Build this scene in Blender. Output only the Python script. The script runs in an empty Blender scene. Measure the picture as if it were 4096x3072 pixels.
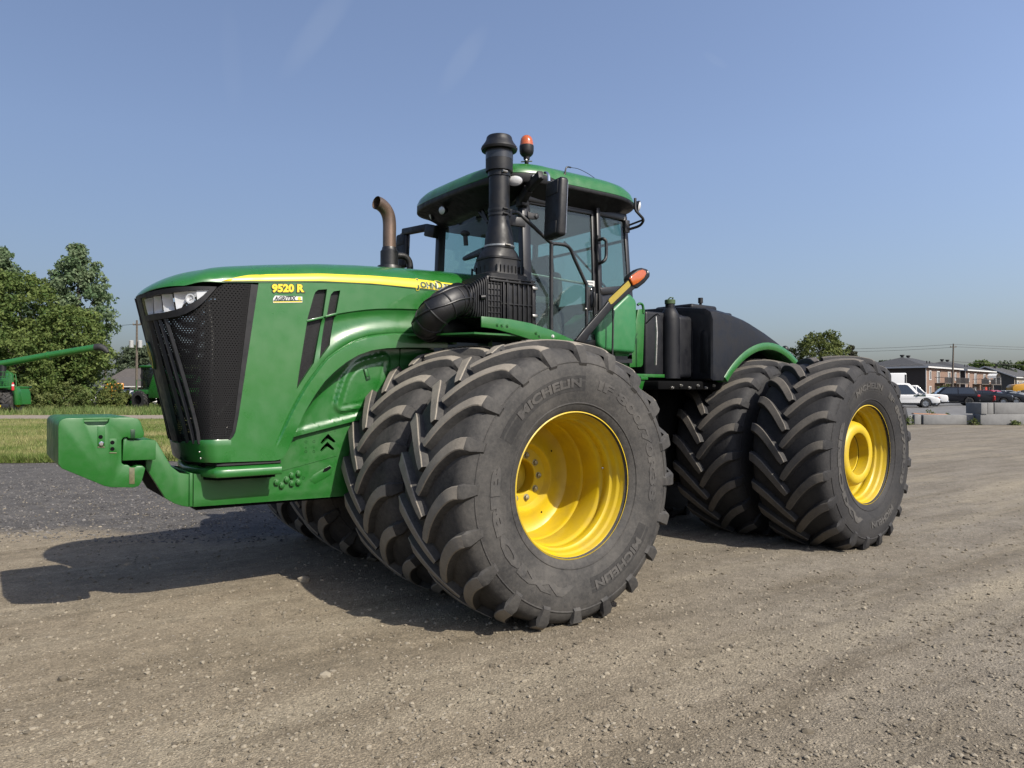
import bpy, bmesh, math, random
import numpy as np
from mathutils import Vector, Matrix, noise as mnoise
R = math.radians
scene = bpy.context.scene
col = scene.collection
rng = np.random.default_rng(7)
random.seed(7)

# ------------------------------------------------------------------ camera, sky, sun, exposure
# world frame: tractor frame, X = tractor forward, Y = tractor left, Z up, origin on the ground below the front axle
CAM = Vector((3.3307, 5.9340, 1.5811))
CAM_YAW, CAM_PITCH = R(-125.870), R(0.591)
fw = Vector((math.cos(CAM_PITCH)*math.cos(CAM_YAW), math.cos(CAM_PITCH)*math.sin(CAM_YAW), math.sin(CAM_PITCH)))
cam_d = bpy.data.cameras.new('camera'); cam = bpy.data.objects.new('camera', cam_d); col.objects.link(cam)
cam.location = CAM; cam.rotation_euler = fw.to_track_quat('-Z', 'Y').to_euler()
cam_d.sensor_width = 36.0; cam_d.lens = 36.0*2959.9/4096; cam_d.clip_start = 0.05; cam_d.clip_end = 6000
scene.camera = cam

SUN_TO = Vector((-0.18, 1.10, 1.0)).normalized()          # direction towards the sun
SUN_EL = math.asin(SUN_TO.z); SUN_AZ = math.atan2(SUN_TO.x, SUN_TO.y)
sun_d = bpy.data.lights.new('sun', 'SUN'); sun = bpy.data.objects.new('sun', sun_d); col.objects.link(sun)
sun_d.energy = 5.0; sun_d.angle = R(0.55); sun_d.color = (1.0, 0.93, 0.82)
sun.rotation_euler = SUN_TO.to_track_quat('Z', 'Y').to_euler(); sun.location = (0, 0, 40)

world = bpy.data.worlds.new('World'); scene.world = world; world.use_nodes = True
wn, wl = world.node_tree.nodes, world.node_tree.links
wn.clear()
w_out = wn.new('ShaderNodeOutputWorld'); w_bg = wn.new('ShaderNodeBackground'); w_sky = wn.new('ShaderNodeTexSky')
w_sky.sky_type = 'NISHITA'; w_sky.sun_disc = False
w_sky.sun_elevation = SUN_EL; w_sky.sun_rotation = SUN_AZ
w_sky.altitude = 0; w_sky.air_density = 1.0; w_sky.dust_density = 2.2; w_sky.ozone_density = 2.0
w_bg.inputs['Strength'].default_value = 0.062
# thin cirrus wisps: two short streaks high in the sky
w_tc = wn.new('ShaderNodeTexCoord')
def wnode(t, **k):
    n = wn.new(t)
    for a, b in k.items(): setattr(n, a, b)
    return n
def wisp(c, along, la, lb, amt):
    """soft streak centred on direction c, stretched along a tangent direction"""
    c = Vector(c).normalized(); a = Vector(along); a = (a-c*a.dot(c)).normalized(); b = c.cross(a)
    outs = []
    for v, l in ((a, la), (b, lb)):
        d = wnode('ShaderNodeVectorMath', operation='DOT_PRODUCT'); d.inputs[1].default_value = v/l
        wl.new(w_tc.outputs['Generated'], d.inputs[0])
        p = wnode('ShaderNodeMath', operation='POWER'); wl.new(d.outputs['Value'], p.inputs[0]); p.inputs[1].default_value = 2.0
        outs.append(p.outputs[0])
    s = wnode('ShaderNodeMath', operation='ADD'); wl.new(outs[0], s.inputs[0]); wl.new(outs[1], s.inputs[1])
    m = wnode('ShaderNodeMapRange'); m.interpolation_type = 'SMOOTHSTEP'
    m.inputs['From Min'].default_value = 1.0; m.inputs['From Max'].default_value = 0.0; m.inputs['To Max'].default_value = amt
    wl.new(s.outputs[0], m.inputs['Value'])
    f = wnode('ShaderNodeVectorMath', operation='DOT_PRODUCT'); f.inputs[1].default_value = c; wl.new(w_tc.outputs['Generated'], f.inputs[0])
    g = wnode('ShaderNodeMath', operation='GREATER_THAN'); g.inputs[1].default_value = 0.5; wl.new(f.outputs['Value'], g.inputs[0])
    q = wnode('ShaderNodeMath', operation='MULTIPLY'); wl.new(m.outputs[0], q.inputs[0]); wl.new(g.outputs[0], q.inputs[1])
    return q.outputs[0]

wn_noise = wnode('ShaderNodeTexNoise'); wn_noise.inputs['Scale'].default_value = 14.0; wn_noise.inputs['Detail'].default_value = 6.0
w_map = wnode('ShaderNodeMapping'); w_map.inputs['Scale'].default_value = (1.0, 1.0, 0.45)
wl.new(w_tc.outputs['Generated'], w_map.inputs['Vector']); wl.new(w_map.outputs[0], wn_noise.inputs['Vector'])
ws = [wisp((-.3264, -.8411, .4313), (-.035, .045, .06), .085, .018, .11), wisp((-.4842, -.7732, .4096), (-.02, .035, .045), .055, .016, .12),
      wisp((-.7159, -.5737, .3979), (.02, -.02, .02), .02, .006, .05), wisp((-.2389, -.8903, .3876), (0.01, .02, .06), .07, .014, .03)]
acc = ws[0]
for q in ws[1:]:
    a = wnode('ShaderNodeMath', operation='ADD'); wl.new(acc, a.inputs[0]); wl.new(q, a.inputs[1]); acc = a.outputs[0]
a = wnode('ShaderNodeMath', operation='MULTIPLY'); wl.new(acc, a.inputs[0]); wl.new(wn_noise.outputs['Fac'], a.inputs[1])
w_mix = wnode('ShaderNodeMix', data_type='RGBA'); wl.new(a.outputs[0], w_mix.inputs[0])
# summer haze: aerosol brightens the sky towards the sun's side
w_sd = wnode('ShaderNodeVectorMath', operation='DOT_PRODUCT'); w_sd.inputs[1].default_value = SUN_TO; wl.new(w_tc.outputs['Generated'], w_sd.inputs[0])
w_sr = wnode('ShaderNodeMapRange'); w_sr.inputs['From Min'].default_value = -.75; w_sr.inputs['From Max'].default_value = .12; w_sr.inputs['To Min'].default_value = .84; w_sr.inputs['To Max'].default_value = 1.82
wl.new(w_sd.outputs['Value'], w_sr.inputs['Value'])
w_el = wnode('ShaderNodeSeparateXYZ'); wl.new(w_tc.outputs['Generated'], w_el.inputs[0])
w_er = wnode('ShaderNodeMapRange'); w_er.inputs['From Max'].default_value = .30; w_er.inputs['To Min'].default_value = .80; w_er.inputs['To Max'].default_value = 1.0; wl.new(w_el.outputs['Z'], w_er.inputs['Value'])
w_fm = wnode('ShaderNodeMath', operation='MULTIPLY'); wl.new(w_sr.outputs[0], w_fm.inputs[0]); wl.new(w_er.outputs[0], w_fm.inputs[1])
w_cb = wnode('ShaderNodeVectorMath', operation='SCALE'); w_cb.inputs[0].default_value = (1.07, 1.085, 1.19); wl.new(w_fm.outputs[0], w_cb.inputs['Scale'])
w_gam = wnode('ShaderNodeMix', data_type='RGBA'); w_gam.blend_type = 'MULTIPLY'; w_gam.inputs[0].default_value = 1.0
w_hsv = wnode('ShaderNodeHueSaturation'); w_hsv.inputs['Saturation'].default_value = .88; wl.new(w_sky.outputs[0], w_hsv.inputs['Color']); wl.new(w_hsv.outputs[0], w_gam.inputs[6]); wl.new(w_cb.outputs[0], w_gam.inputs[7])
wl.new(w_gam.outputs[2], w_mix.inputs[6]); w_mix.inputs[7].default_value = (7.0, 7.6, 8.4, 1)
wl.new(w_mix.outputs[2], w_bg.inputs['Color']); wl.new(w_bg.outputs[0], w_out.inputs['Surface'])
scene.view_settings.view_transform = 'Standard'; scene.view_settings.look = 'None'
scene.view_settings.exposure = 0.60; scene.view_settings.gamma = 1.0; scene.view_settings.use_curve_mapping = False
scene.render.engine = 'CYCLES'
scene.cycles.max_bounces = 8; scene.cycles.transparent_max_bounces = 16; scene.cycles.use_denoising = True
scene.cycles.caustics_reflective = False; scene.cycles.caustics_refractive = False

# ------------------------------------------------------------------ materials
MATS = {}
ALB = 0.62                                # overall reflectance level that goes with the exposure above
def dim(c): return tuple(v*ALB for v in c)
def nd(nt, t, **k):
    n = nt.nodes.new(t)
    for a, b in k.items():
        if a.startswith('i_'):
            key = a[2:].replace('_', ' ')
            n.inputs[key].default_value = b
        else: setattr(n, a, b)
    return n
def pbr(name, base, rough=.5, metal=0.0, spec=.5, noise=0.0, nscale=8.0, col2=None, bump=0.0, bscale=60.0, coat=0.0, rough_var=0.0, detail=6.0, object_coords=True):
    if metal < .3: base = dim(base); col2 = dim(col2) if col2 else None
    m = bpy.data.materials.new(name); m.use_nodes = True; nt = m.node_tree; b = nt.nodes['Principled BSDF']
    b.inputs['Base Color'].default_value = (*base, 1); b.inputs['Roughness'].default_value = rough
    b.inputs['Metallic'].default_value = metal; b.inputs['Specular IOR Level'].default_value = spec
    if coat: b.inputs['Coat Weight'].default_value = coat; b.inputs['Coat Roughness'].default_value = .06
    geo = nd(nt, 'ShaderNodeTexCoord'); vec = geo.outputs['Object']
    if noise or col2:
        n = nd(nt, 'ShaderNodeTexNoise', i_Scale=nscale, i_Detail=detail, i_Roughness=.6); nt.links.new(vec, n.inputs['Vector'])
        mx = nd(nt, 'ShaderNodeMix', data_type='RGBA')
        c2 = col2 if col2 else tuple(c*(1-noise) for c in base)
        mx.inputs[6].default_value = (*base, 1); mx.inputs[7].default_value = (*c2, 1)
        rp = nd(nt, 'ShaderNodeMapRange'); rp.inputs['From Min'].default_value = .38; rp.inputs['From Max'].default_value = .66
        nt.links.new(n.outputs['Fac'], rp.inputs['Value']); nt.links.new(rp.outputs[0], mx.inputs[0]); nt.links.new(mx.outputs[2], b.inputs['Base Color'])
        if rough_var:
            rr = nd(nt, 'ShaderNodeMapRange'); rr.inputs['To Min'].default_value = rough-rough_var; rr.inputs['To Max'].default_value = rough+rough_var
            nt.links.new(n.outputs['Fac'], rr.inputs['Value']); nt.links.new(rr.outputs[0], b.inputs['Roughness'])
    if bump:
        n2 = nd(nt, 'ShaderNodeTexNoise', i_Scale=bscale, i_Detail=4.0); nt.links.new(vec, n2.inputs['Vector'])
        bp = nd(nt, 'ShaderNodeBump', i_Strength=bump, i_Distance=.01); nt.links.new(n2.outputs['Fac'], bp.inputs['Height']); nt.links.new(bp.outputs[0], b.inputs['Normal'])
    MATS[name] = m
    return m
def dusty(name, base, dust, rough=.35, spec=.5, amount=.5, scale=3.0, coat=0.0, streak=1.0):
    """paint with patchy dust, fine scratches and roughness changes"""
    m = pbr(name, base, rough, spec=spec, coat=coat); nt = m.node_tree; b = nt.nodes['Principled BSDF']; base, dust = dim(base), dim(dust)
    tc = nd(nt, 'ShaderNodeTexCoord'); mp = nd(nt, 'ShaderNodeMapping'); mp.inputs['Scale'].default_value = (1, 1, streak)
    nt.links.new(tc.outputs['Object'], mp.inputs['Vector'])
    n1 = nd(nt, 'ShaderNodeTexNoise', i_Scale=scale, i_Detail=8.0, i_Roughness=.65); nt.links.new(mp.outputs[0], n1.inputs['Vector'])
    n2 = nd(nt, 'ShaderNodeTexNoise', i_Scale=scale*5, i_Detail=5.0); nt.links.new(tc.outputs['Object'], n2.inputs['Vector'])
    ml = nd(nt, 'ShaderNodeMath', operation='MULTIPLY'); nt.links.new(n1.outputs['Fac'], ml.inputs[0]); nt.links.new(n2.outputs['Fac'], ml.inputs[1])
    rp = nd(nt, 'ShaderNodeMapRange'); rp.inputs['From Min'].default_value = .16; rp.inputs['From Max'].default_value = .42; rp.inputs['To Max'].default_value = amount
    nt.links.new(ml.outputs[0], rp.inputs['Value'])
    mx = nd(nt, 'ShaderNodeMix', data_type='RGBA'); mx.inputs[6].default_value = (*base, 1); mx.inputs[7].default_value = (*dust, 1)
    nt.links.new(rp.outputs[0], mx.inputs[0]); nt.links.new(mx.outputs[2], b.inputs['Base Color'])
    rr = nd(nt, 'ShaderNodeMapRange'); rr.inputs['From Max'].default_value = max(amount, .01); rr.inputs['To Min'].default_value = rough; rr.inputs['To Max'].default_value = min(1, rough+.3)
    nt.links.new(rp.outputs[0], rr.inputs['Value']); nt.links.new(rr.outputs[0], b.inputs['Roughness'])
    return m
def glass(name, tint, trans=.75, rough=.02):
    """window glass: sees through with a tint, mirrors the surroundings by Fresnel"""
    m = bpy.data.materials.new(name); m.use_nodes = True; nt = m.node_tree; nt.nodes.clear()
    o = nd(nt, 'ShaderNodeOutputMaterial'); t = nd(nt, 'ShaderNodeBsdfTransparent'); g = nd(nt, 'ShaderNodeBsdfGlossy'); f = nd(nt, 'ShaderNodeLayerWeight', i_Blend=.5); mx = nd(nt, 'ShaderNodeMixShader')
    d = nd(nt, 'ShaderNodeBsdfDiffuse'); m2 = nd(nt, 'ShaderNodeMixShader', i_Fac=1-trans); d.inputs['Color'].default_value = (.075, .088, .09, 1)
    t.inputs['Color'].default_value = (*tint, 1); g.inputs['Roughness'].default_value = rough
    nt.links.new(t.outputs[0], m2.inputs[1]); nt.links.new(d.outputs[0], m2.inputs[2])
    pw = nd(nt, 'ShaderNodeMath', operation='POWER'); pw.inputs[1].default_value = 5.0; nt.links.new(f.outputs['Facing'], pw.inputs[0])
    ad = nd(nt, 'ShaderNodeMath', operation='MULTIPLY_ADD'); ad.inputs[1].default_value = .9; ad.inputs[2].default_value = 0.045; nt.links.new(pw.outputs[0], ad.inputs[0])
    nt.links.new(ad.outputs[0], mx.inputs[0]); nt.links.new(m2.outputs[0], mx.inputs[1]); nt.links.new(g.outputs[0], mx.inputs[2]); nt.links.new(mx.outputs[0], o.inputs['Surface'])
    MATS[name] = m
    return m
def perforated(name, base, pitch, open_frac, rough=.5):
    """sheet with a hexagonal grid of real see-through holes, in the object's own XZ (or YZ) plane"""
    m = bpy.data.materials.new(name); m.use_nodes = True; nt = m.node_tree; b = nt.nodes['Principled BSDF']; o = nt.nodes['Material Output']
    b.inputs['Base Color'].default_value = (*base, 1); b.inputs['Roughness'].default_value = rough
    uv = nd(nt, 'ShaderNodeUVMap'); sep = nd(nt, 'ShaderNodeSeparateXYZ'); nt.links.new(uv.outputs[0], sep.inputs[0])
    def mth(op, a, bb=None):
        n = nd(nt, 'ShaderNodeMath', operation=op)
        for i, v in enumerate((a, bb)):
            if v is None: continue
            if isinstance(v, (int, float)): n.inputs[i].default_value = v
            else: nt.links.new(v, n.inputs[i])
        return n.outputs[0]
    dist = None
    for ox, oy in ((0, 0), (.5, .866)):
        u = mth('ADD', mth('DIVIDE', sep.outputs[0], pitch), ox); v = mth('ADD', mth('DIVIDE', sep.outputs[1], pitch), oy)
        fu = mth('SUBTRACT', mth('FRACT', u), .5)
        fv = mth('MULTIPLY', mth('SUBTRACT', mth('FRACT', mth('DIVIDE', v, 1.732)), .5), 1.732)
        dd = mth('ADD', mth('MULTIPLY', fu, fu), mth('MULTIPLY', fv, fv))
        dist = dd if dist is None else mth('MINIMUM', dist, dd)
    hole = mth('LESS_THAN', dist, open_frac*open_frac)
    t = nd(nt, 'ShaderNodeBsdfTransparent'); mx = nd(nt, 'ShaderNodeMixShader')
    nt.links.new(hole, mx.inputs[0]); nt.links.new(b.outputs[0], mx.inputs[1]); nt.links.new(t.outputs[0], mx.inputs[2]); nt.links.new(mx.outputs[0], o.inputs['Surface'])
    MATS[name] = m
    return m

GREEN = (.017, .150, .022)
dusty('green_paint', GREEN, (.060, .165, .062), rough=.26, amount=.22, scale=1.6, coat=.4)
dusty('green_metal', (.015, .138, .018), (.055, .150, .050), rough=.34, amount=.26, scale=3.0)
dusty('yellow_paint', (.70, .50, .012), (.40, .27, .055), rough=.38, amount=.55, scale=1.8)
pbr('stripe_yellow', (.80, .64, .030), .35)
dusty('black_plastic', (.0050, .0055, .0072), (.016, .016, .017), rough=.40, spec=.38, amount=.30, scale=4.0)
dusty('black_metal', (.0065, .0067, .0080), (.024, .023, .022), rough=.38, amount=.3, scale=5.0)
dusty('tank_plastic', (.0045, .0052, .0085), (.012, .013, .016), rough=.45, spec=.30, amount=.3, scale=2.0)
pbr('dark_void', (.004, .004, .005), .9, spec=.1)
pbr('under_metal', (.0045, .0046, .005), .9, noise=.5, nscale=6, spec=.08)
pbr('hose_rubber', (.0085, .0085, .0095), .50, noise=.4, nscale=20, bump=.1)
pbr('seal_rubber', (.008, .008, .009), .6)
pbr('chrome', (.62, .62, .62), .18, metal=1.0)
pbr('zinc', (.42, .41, .38), .38, metal=.9, noise=.4, nscale=30)
pbr('bolt_steel', (.38, .35, .24), .45, metal=.7, noise=.5, nscale=50)
pbr('exhaust_steel', (.150, .105, .080), .45, metal=.6, col2=(.085, .065, .054), nscale=6, rough_var=.08)
pbr('seat_fabric', (.030, .032, .035), .85, noise=.3, nscale=30)
pbr('cab_interior', (.045, .048, .050), .7, noise=.3, nscale=8)
pbr('decal_white', (.72, .72, .70), .45)
pbr('decal_dark', (.012, .020, .030), .45)
pbr('deep_green', (.006, .040, .012), .4)
pbr('reflector_strip', (.40, .30, .030), .45, bump=.3, bscale=300)
pbr('amber_lens', (.80, .16, .010), .12, coat=1.0); MATS['amber_lens'].node_tree.nodes['Principled BSDF'].inputs['Transmission Weight'].default_value = .35
pbr('amber_core', (.55, .10, .006), .3)
pbr('lamp_reflector', (.80, .81, .82), .25, metal=.12, bump=.2, bscale=40)
pbr('lamp_white', (.78, .79, .80), .35)
glass('lamp_lens', (.95, .96, .97), trans=.97)
glass('cab_glass', (.50, .66, .66), trans=.86)
glass('car_glass', (.25, .30, .32), trans=.6)
glass('house_glass', (.30, .33, .36), trans=.3)
perforated('grille_mesh', (.0035, .0035, .004), .0185, .205, .7); MATS['grille_mesh'].node_tree.nodes['Principled BSDF'].inputs['Specular IOR Level'].default_value = .2
perforated('vent_mesh', (.006, .006, .007), .007, .36)

# rubber: grey black with dried mud and dust; the tread tops are scuffed paler and browner
def rubber(name, base, dust, amt, sc):
    m = pbr(name, base, .72, spec=.3); nt = m.node_tree; b = nt.nodes['Principled BSDF']; base, dust = dim(base), dim(dust)
    tc = nd(nt, 'ShaderNodeTexCoord')
    n1 = nd(nt, 'ShaderNodeTexNoise', i_Scale=sc, i_Detail=9.0, i_Roughness=.7); nt.links.new(tc.outputs['Object'], n1.inputs['Vector'])
    n2 = nd(nt, 'ShaderNodeTexNoise', i_Scale=sc*14, i_Detail=4.0, i_Roughness=.7); nt.links.new(tc.outputs['Object'], n2.inputs['Vector'])
    ad = nd(nt, 'ShaderNodeMath', operation='MULTIPLY_ADD'); nt.links.new(n2.outputs['Fac'], ad.inputs[0]); ad.inputs[1].default_value = .45; nt.links.new(n1.outputs['Fac'], ad.inputs[2])
    rp = nd(nt, 'ShaderNodeMapRange'); rp.inputs['From Min'].default_value = .52; rp.inputs['From Max'].default_value = .95; rp.inputs['To Max'].default_value = amt
    nt.links.new(ad.outputs[0], rp.inputs['Value'])
    mx = nd(nt, 'ShaderNodeMix', data_type='RGBA'); mx.inputs[6].default_value = (*base, 1); mx.inputs[7].default_value = (*dust, 1); nt.links.new(rp.outputs[0], mx.inputs[0])
    nt.links.new(mx.outputs[2], b.inputs['Base Color'])
    bp = nd(nt, 'ShaderNodeBump', i_Strength=.35, i_Distance=.006); nt.links.new(n2.outputs['Fac'], bp.inputs['Height']); nt.links.new(bp.outputs[0], b.inputs['Normal'])
    return m
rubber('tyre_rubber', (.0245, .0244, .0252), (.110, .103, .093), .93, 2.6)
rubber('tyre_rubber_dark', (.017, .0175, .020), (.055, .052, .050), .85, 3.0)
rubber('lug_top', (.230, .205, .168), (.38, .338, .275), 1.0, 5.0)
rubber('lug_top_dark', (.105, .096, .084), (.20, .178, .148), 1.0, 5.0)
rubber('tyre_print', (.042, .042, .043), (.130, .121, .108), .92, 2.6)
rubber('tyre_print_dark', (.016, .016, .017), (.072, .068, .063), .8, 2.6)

# ------------------------------------------------------------------ mesh helpers
class MB:
    """collects polygons; build() links them as one mesh object"""
    def __init__(s): s.v = []; s.f = []; s.mi = []; s.cur = 0
    def add(s, verts, faces, mi=None):
        o = len(s.v); s.v += [tuple(float(c) for c in v) for v in verts]; s.f += [tuple(i+o for i in f) for f in faces]
        s.mi += [s.cur if mi is None else mi]*len(faces); return s
    def box(s, lo, hi, rot=None, about=None):
        x0, y0, z0 = lo; x1, y1, z1 = hi
        vs = [Vector(p) for p in ((x0,y0,z0),(x1,y0,z0),(x1,y1,z0),(x0,y1,z0),(x0,y0,z1),(x1,y0,z1),(x1,y1,z1),(x0,y1,z1))]
        if rot is not None:
            c = Vector(about) if about is not None else (Vector(lo)+Vector(hi))/2
            vs = [rot @ (p-c) + c for p in vs]
        return s.add(vs, [(0,3,2,1),(4,5,6,7),(0,1,5,4),(1,2,6,5),(2,3,7,6),(3,0,4,7)])
    def bar(s, a, b, w, h, up=(0,0,1)):
        """rectangular bar from a to b"""
        a, b = Vector(a), Vector(b); d = (b-a).normalized(); u = Vector(up); sd = d.cross(u)
        if sd.length < 1e-4: sd = d.cross(Vector((1,0,0)))
        sd.normalize(); u = sd.cross(d)
        vs = [p+sd*(sx*w/2)+u*(sz*h/2) for p in (a, b) for sx, sz in ((-1,-1),(1,-1),(1,1),(-1,1))]
        return s.add(vs, [(0,1,2,3),(7,6,5,4),(0,4,5,1),(1,5,6,2),(2,6,7,3),(3,7,4,0)])
    def prism(s, poly, lo, hi, axis='y'):
        """polygon given in the two other axes (x,z for 'y'; x,y for 'z'; y,z for 'x') extruded lo..hi"""
        n = len(poly)
        def P(p, t): return {'y': (p[0], t, p[1]), 'z': (p[0], p[1], t), 'x': (t, p[0], p[1])}[axis]
        vs = [P(p, lo) for p in poly]+[P(p, hi) for p in poly]
        return s.add(vs, [tuple(range(n))[::-1], tuple(range(n, 2*n))]+[(i, (i+1)%n, n+(i+1)%n, n+i) for i in range(n)])
    def tube(s, path, r, n=12, caps=True, flat=1.0):
        path = [Vector(p) for p in path]; m = len(path); rs = r if isinstance(r, (list, tuple)) else [r]*m
        d0 = (path[1]-path[0]).normalized(); ref = Vector((0,0,1)) if abs(d0.z) < .9 else Vector((1,0,0))
        u = d0.cross(ref).normalized(); vs = []
        for i, p in enumerate(path):
            d = (path[min(i+1, m-1)]-path[max(i-1, 0)]).normalized()
            u = (u-d*u.dot(d)).normalized(); w = d.cross(u)
            vs += [p+(u*math.cos(2*math.pi*k/n)+w*math.sin(2*math.pi*k/n)*flat)*rs[i] for k in range(n)]
        fs = [(i*n+k, i*n+(k+1)%n, (i+1)*n+(k+1)%n, (i+1)*n+k) for i in range(m-1) for k in range(n)]
        if caps: fs += [tuple(range(n))[::-1], tuple(range((m-1)*n, m*n))]
        return s.add(vs, fs)
    def lathe(s, prof, n=32, axis='z', at=(0,0,0), closed=False, sx=1.0):
        """profile of (offset along axis, radius)"""
        at = Vector(at); vs = []
        for h, r in prof:
            for k in range(n):
                a = 2*math.pi*k/n; c, q = r*math.cos(a), r*math.sin(a)
                vs.append(at+Vector({'z': (c, q, h), 'y': (c, h, q), 'x': (h, c, q)}[axis]))
        m = len(prof); rows = range(m if closed else m-1)
        fs = [(i*n+k, i*n+(k+1)%n, ((i+1)%m)*n+(k+1)%n, ((i+1)%m)*n+k) for i in rows for k in range(n)]
        return s.add(vs, fs)
    def loft(s, rings, closed=True, caps=False):
        m, n = len(rings), len(rings[0]); vs = [p for r in rings for p in r]; kk = n if closed else n-1
        fs = [(i*n+k, i*n+(k+1)%n, (i+1)*n+(k+1)%n, (i+1)*n+k) for i in range(m-1) for k in range(kk)]
        if caps: fs += [tuple(range(n))[::-1], tuple(range((m-1)*n, m*n))]
        return s.add(vs, fs)
    def sphere(s, c, r, n=12, m=8, sc=(1,1,1)):
        c = Vector(c); rings = []
        for i in range(m+1):
            t = math.pi*i/m; rings.append([c+Vector((r*math.sin(t)*math.cos(2*math.pi*k/n)*sc[0], r*math.sin(t)*math.sin(2*math.pi*k/n)*sc[1], -r*math.cos(t)*sc[2])) for k in range(n)])
        return s.loft(rings)
    def mesh(s, name, mats, bevel=0.0, seg=2, angle=35, smooth=True):
        me = bpy.data.meshes.new(name); me.from_pydata(s.v, [], s.f)
        for m in (mats if isinstance(mats, (list, tuple)) else [mats]): me.materials.append(MATS[m])
        if any(s.mi): me.polygons.foreach_set('material_index', s.mi)
        bm = bmesh.new(); bm.from_mesh(me); bmesh.ops.remove_doubles(bm, verts=bm.verts, dist=1e-5); bmesh.ops.recalc_face_normals(bm, faces=bm.faces)
        if bevel:
            es = [e for e in bm.edges if len(e.link_faces) == 2 and e.calc_face_angle(0) > R(angle)]
            bmesh.ops.bevel(bm, geom=es, offset=bevel, segments=seg, affect='EDGES', profile=.5, clamp_overlap=True)
        bm.to_mesh(me); bm.free()
        if smooth:
            me.polygons.foreach_set('use_smooth', [True]*len(me.polygons)); me.set_sharp_from_angle(angle=R(angle))
        return me
    def build(s, name, mats, parent=None, bevel=0.0, seg=2, angle=35, smooth=True):
        return link(name, s.mesh(name, mats, bevel, seg, angle, smooth), parent)
def link(name, me, parent=None):
    o = bpy.data.objects.new(name, me); col.objects.link(o)
    if parent is not None: o.parent = parent
    return o
def empty(name, loc=(0,0,0), rz=0.0, parent=None):
    o = bpy.data.objects.new(name, None); col.objects.link(o); o.location = loc; o.rotation_euler = (0, 0, rz); o.empty_display_size = .2
    if parent is not None: o.parent = parent
    return o
def tag(o, label=None, cat=None, group=None, kind=None):
    if label: o['label'] = label
    if cat: o['category'] = cat
    if group: o['group'] = group
    if kind: o['kind'] = kind
    return o
def copy_tree(o, parent=None):
    c = o.copy(); col.objects.link(c); c.parent = parent
    for ch in list(o.children): copy_tree(ch, c)
    return c
def lerp(a, b, t): return a+(b-a)*t
def table(xs, ys):
    xs, ys = np.array(xs, float), np.array(ys, float); o = np.argsort(xs); xs, ys = xs[o], ys[o]
    return lambda x: float(np.interp(x, xs, ys))
def smooth01(a, b, x):
    t = np.clip((x-a)/(b-a), 0, 1); return t*t*(3-2*t)
def catmull(pts, n=6):
    """smooth path through points"""
    P = [Vector(p) for p in pts]; P = [P[0]*2-P[1]]+P+[P[-1]*2-P[-2]]; out = []
    for i in range(1, len(P)-2):
        for k in range(n):
            t = k/n; a, b, c, d = P[i-1], P[i], P[i+1], P[i+2]
            out.append(.5*((2*b)+(c-a)*t+(2*a-5*b+4*c-d)*t*t+(3*b-a-3*c+d)*t**3))
    return out+[P[-2]]
def inside(poly, x, z):
    r = False; n = len(poly); j = n-1
    for i in range(n):
        if (poly[i][1] > z) != (poly[j][1] > z) and x < (poly[j][0]-poly[i][0])*(z-poly[i][1])/(poly[j][1]-poly[i][1])+poly[i][0]: r = not r
        j = i
    return r
def text_mesh(body, size=1.0, bold=.0, extrude=0.0, spacing=1.0, shear=0.0, res=3):
    cu = bpy.data.curves.new('lettering', 'FONT'); cu.body = body; cu.size = size; cu.offset = bold; cu.extrude = extrude; cu.space_character = spacing; cu.shear = shear; cu.resolution_u = res
    cu.align_x = 'CENTER'; cu.align_y = 'CENTER'
    o = bpy.data.objects.new('lettering', cu); col.objects.link(o); dg = bpy.context.evaluated_depsgraph_get()
    me = bpy.data.meshes.new_from_object(o.evaluated_get(dg)); bpy.data.objects.remove(o); bpy.data.curves.remove(cu)
    return me
def map_mesh(me, fn, mats):
    for v in me.vertices: v.co = Vector(fn(v.co))
    me.materials.clear()
    for m in (mats if isinstance(mats, (list, tuple)) else [mats]): me.materials.append(MATS[m])
    me.update(); return me
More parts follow.
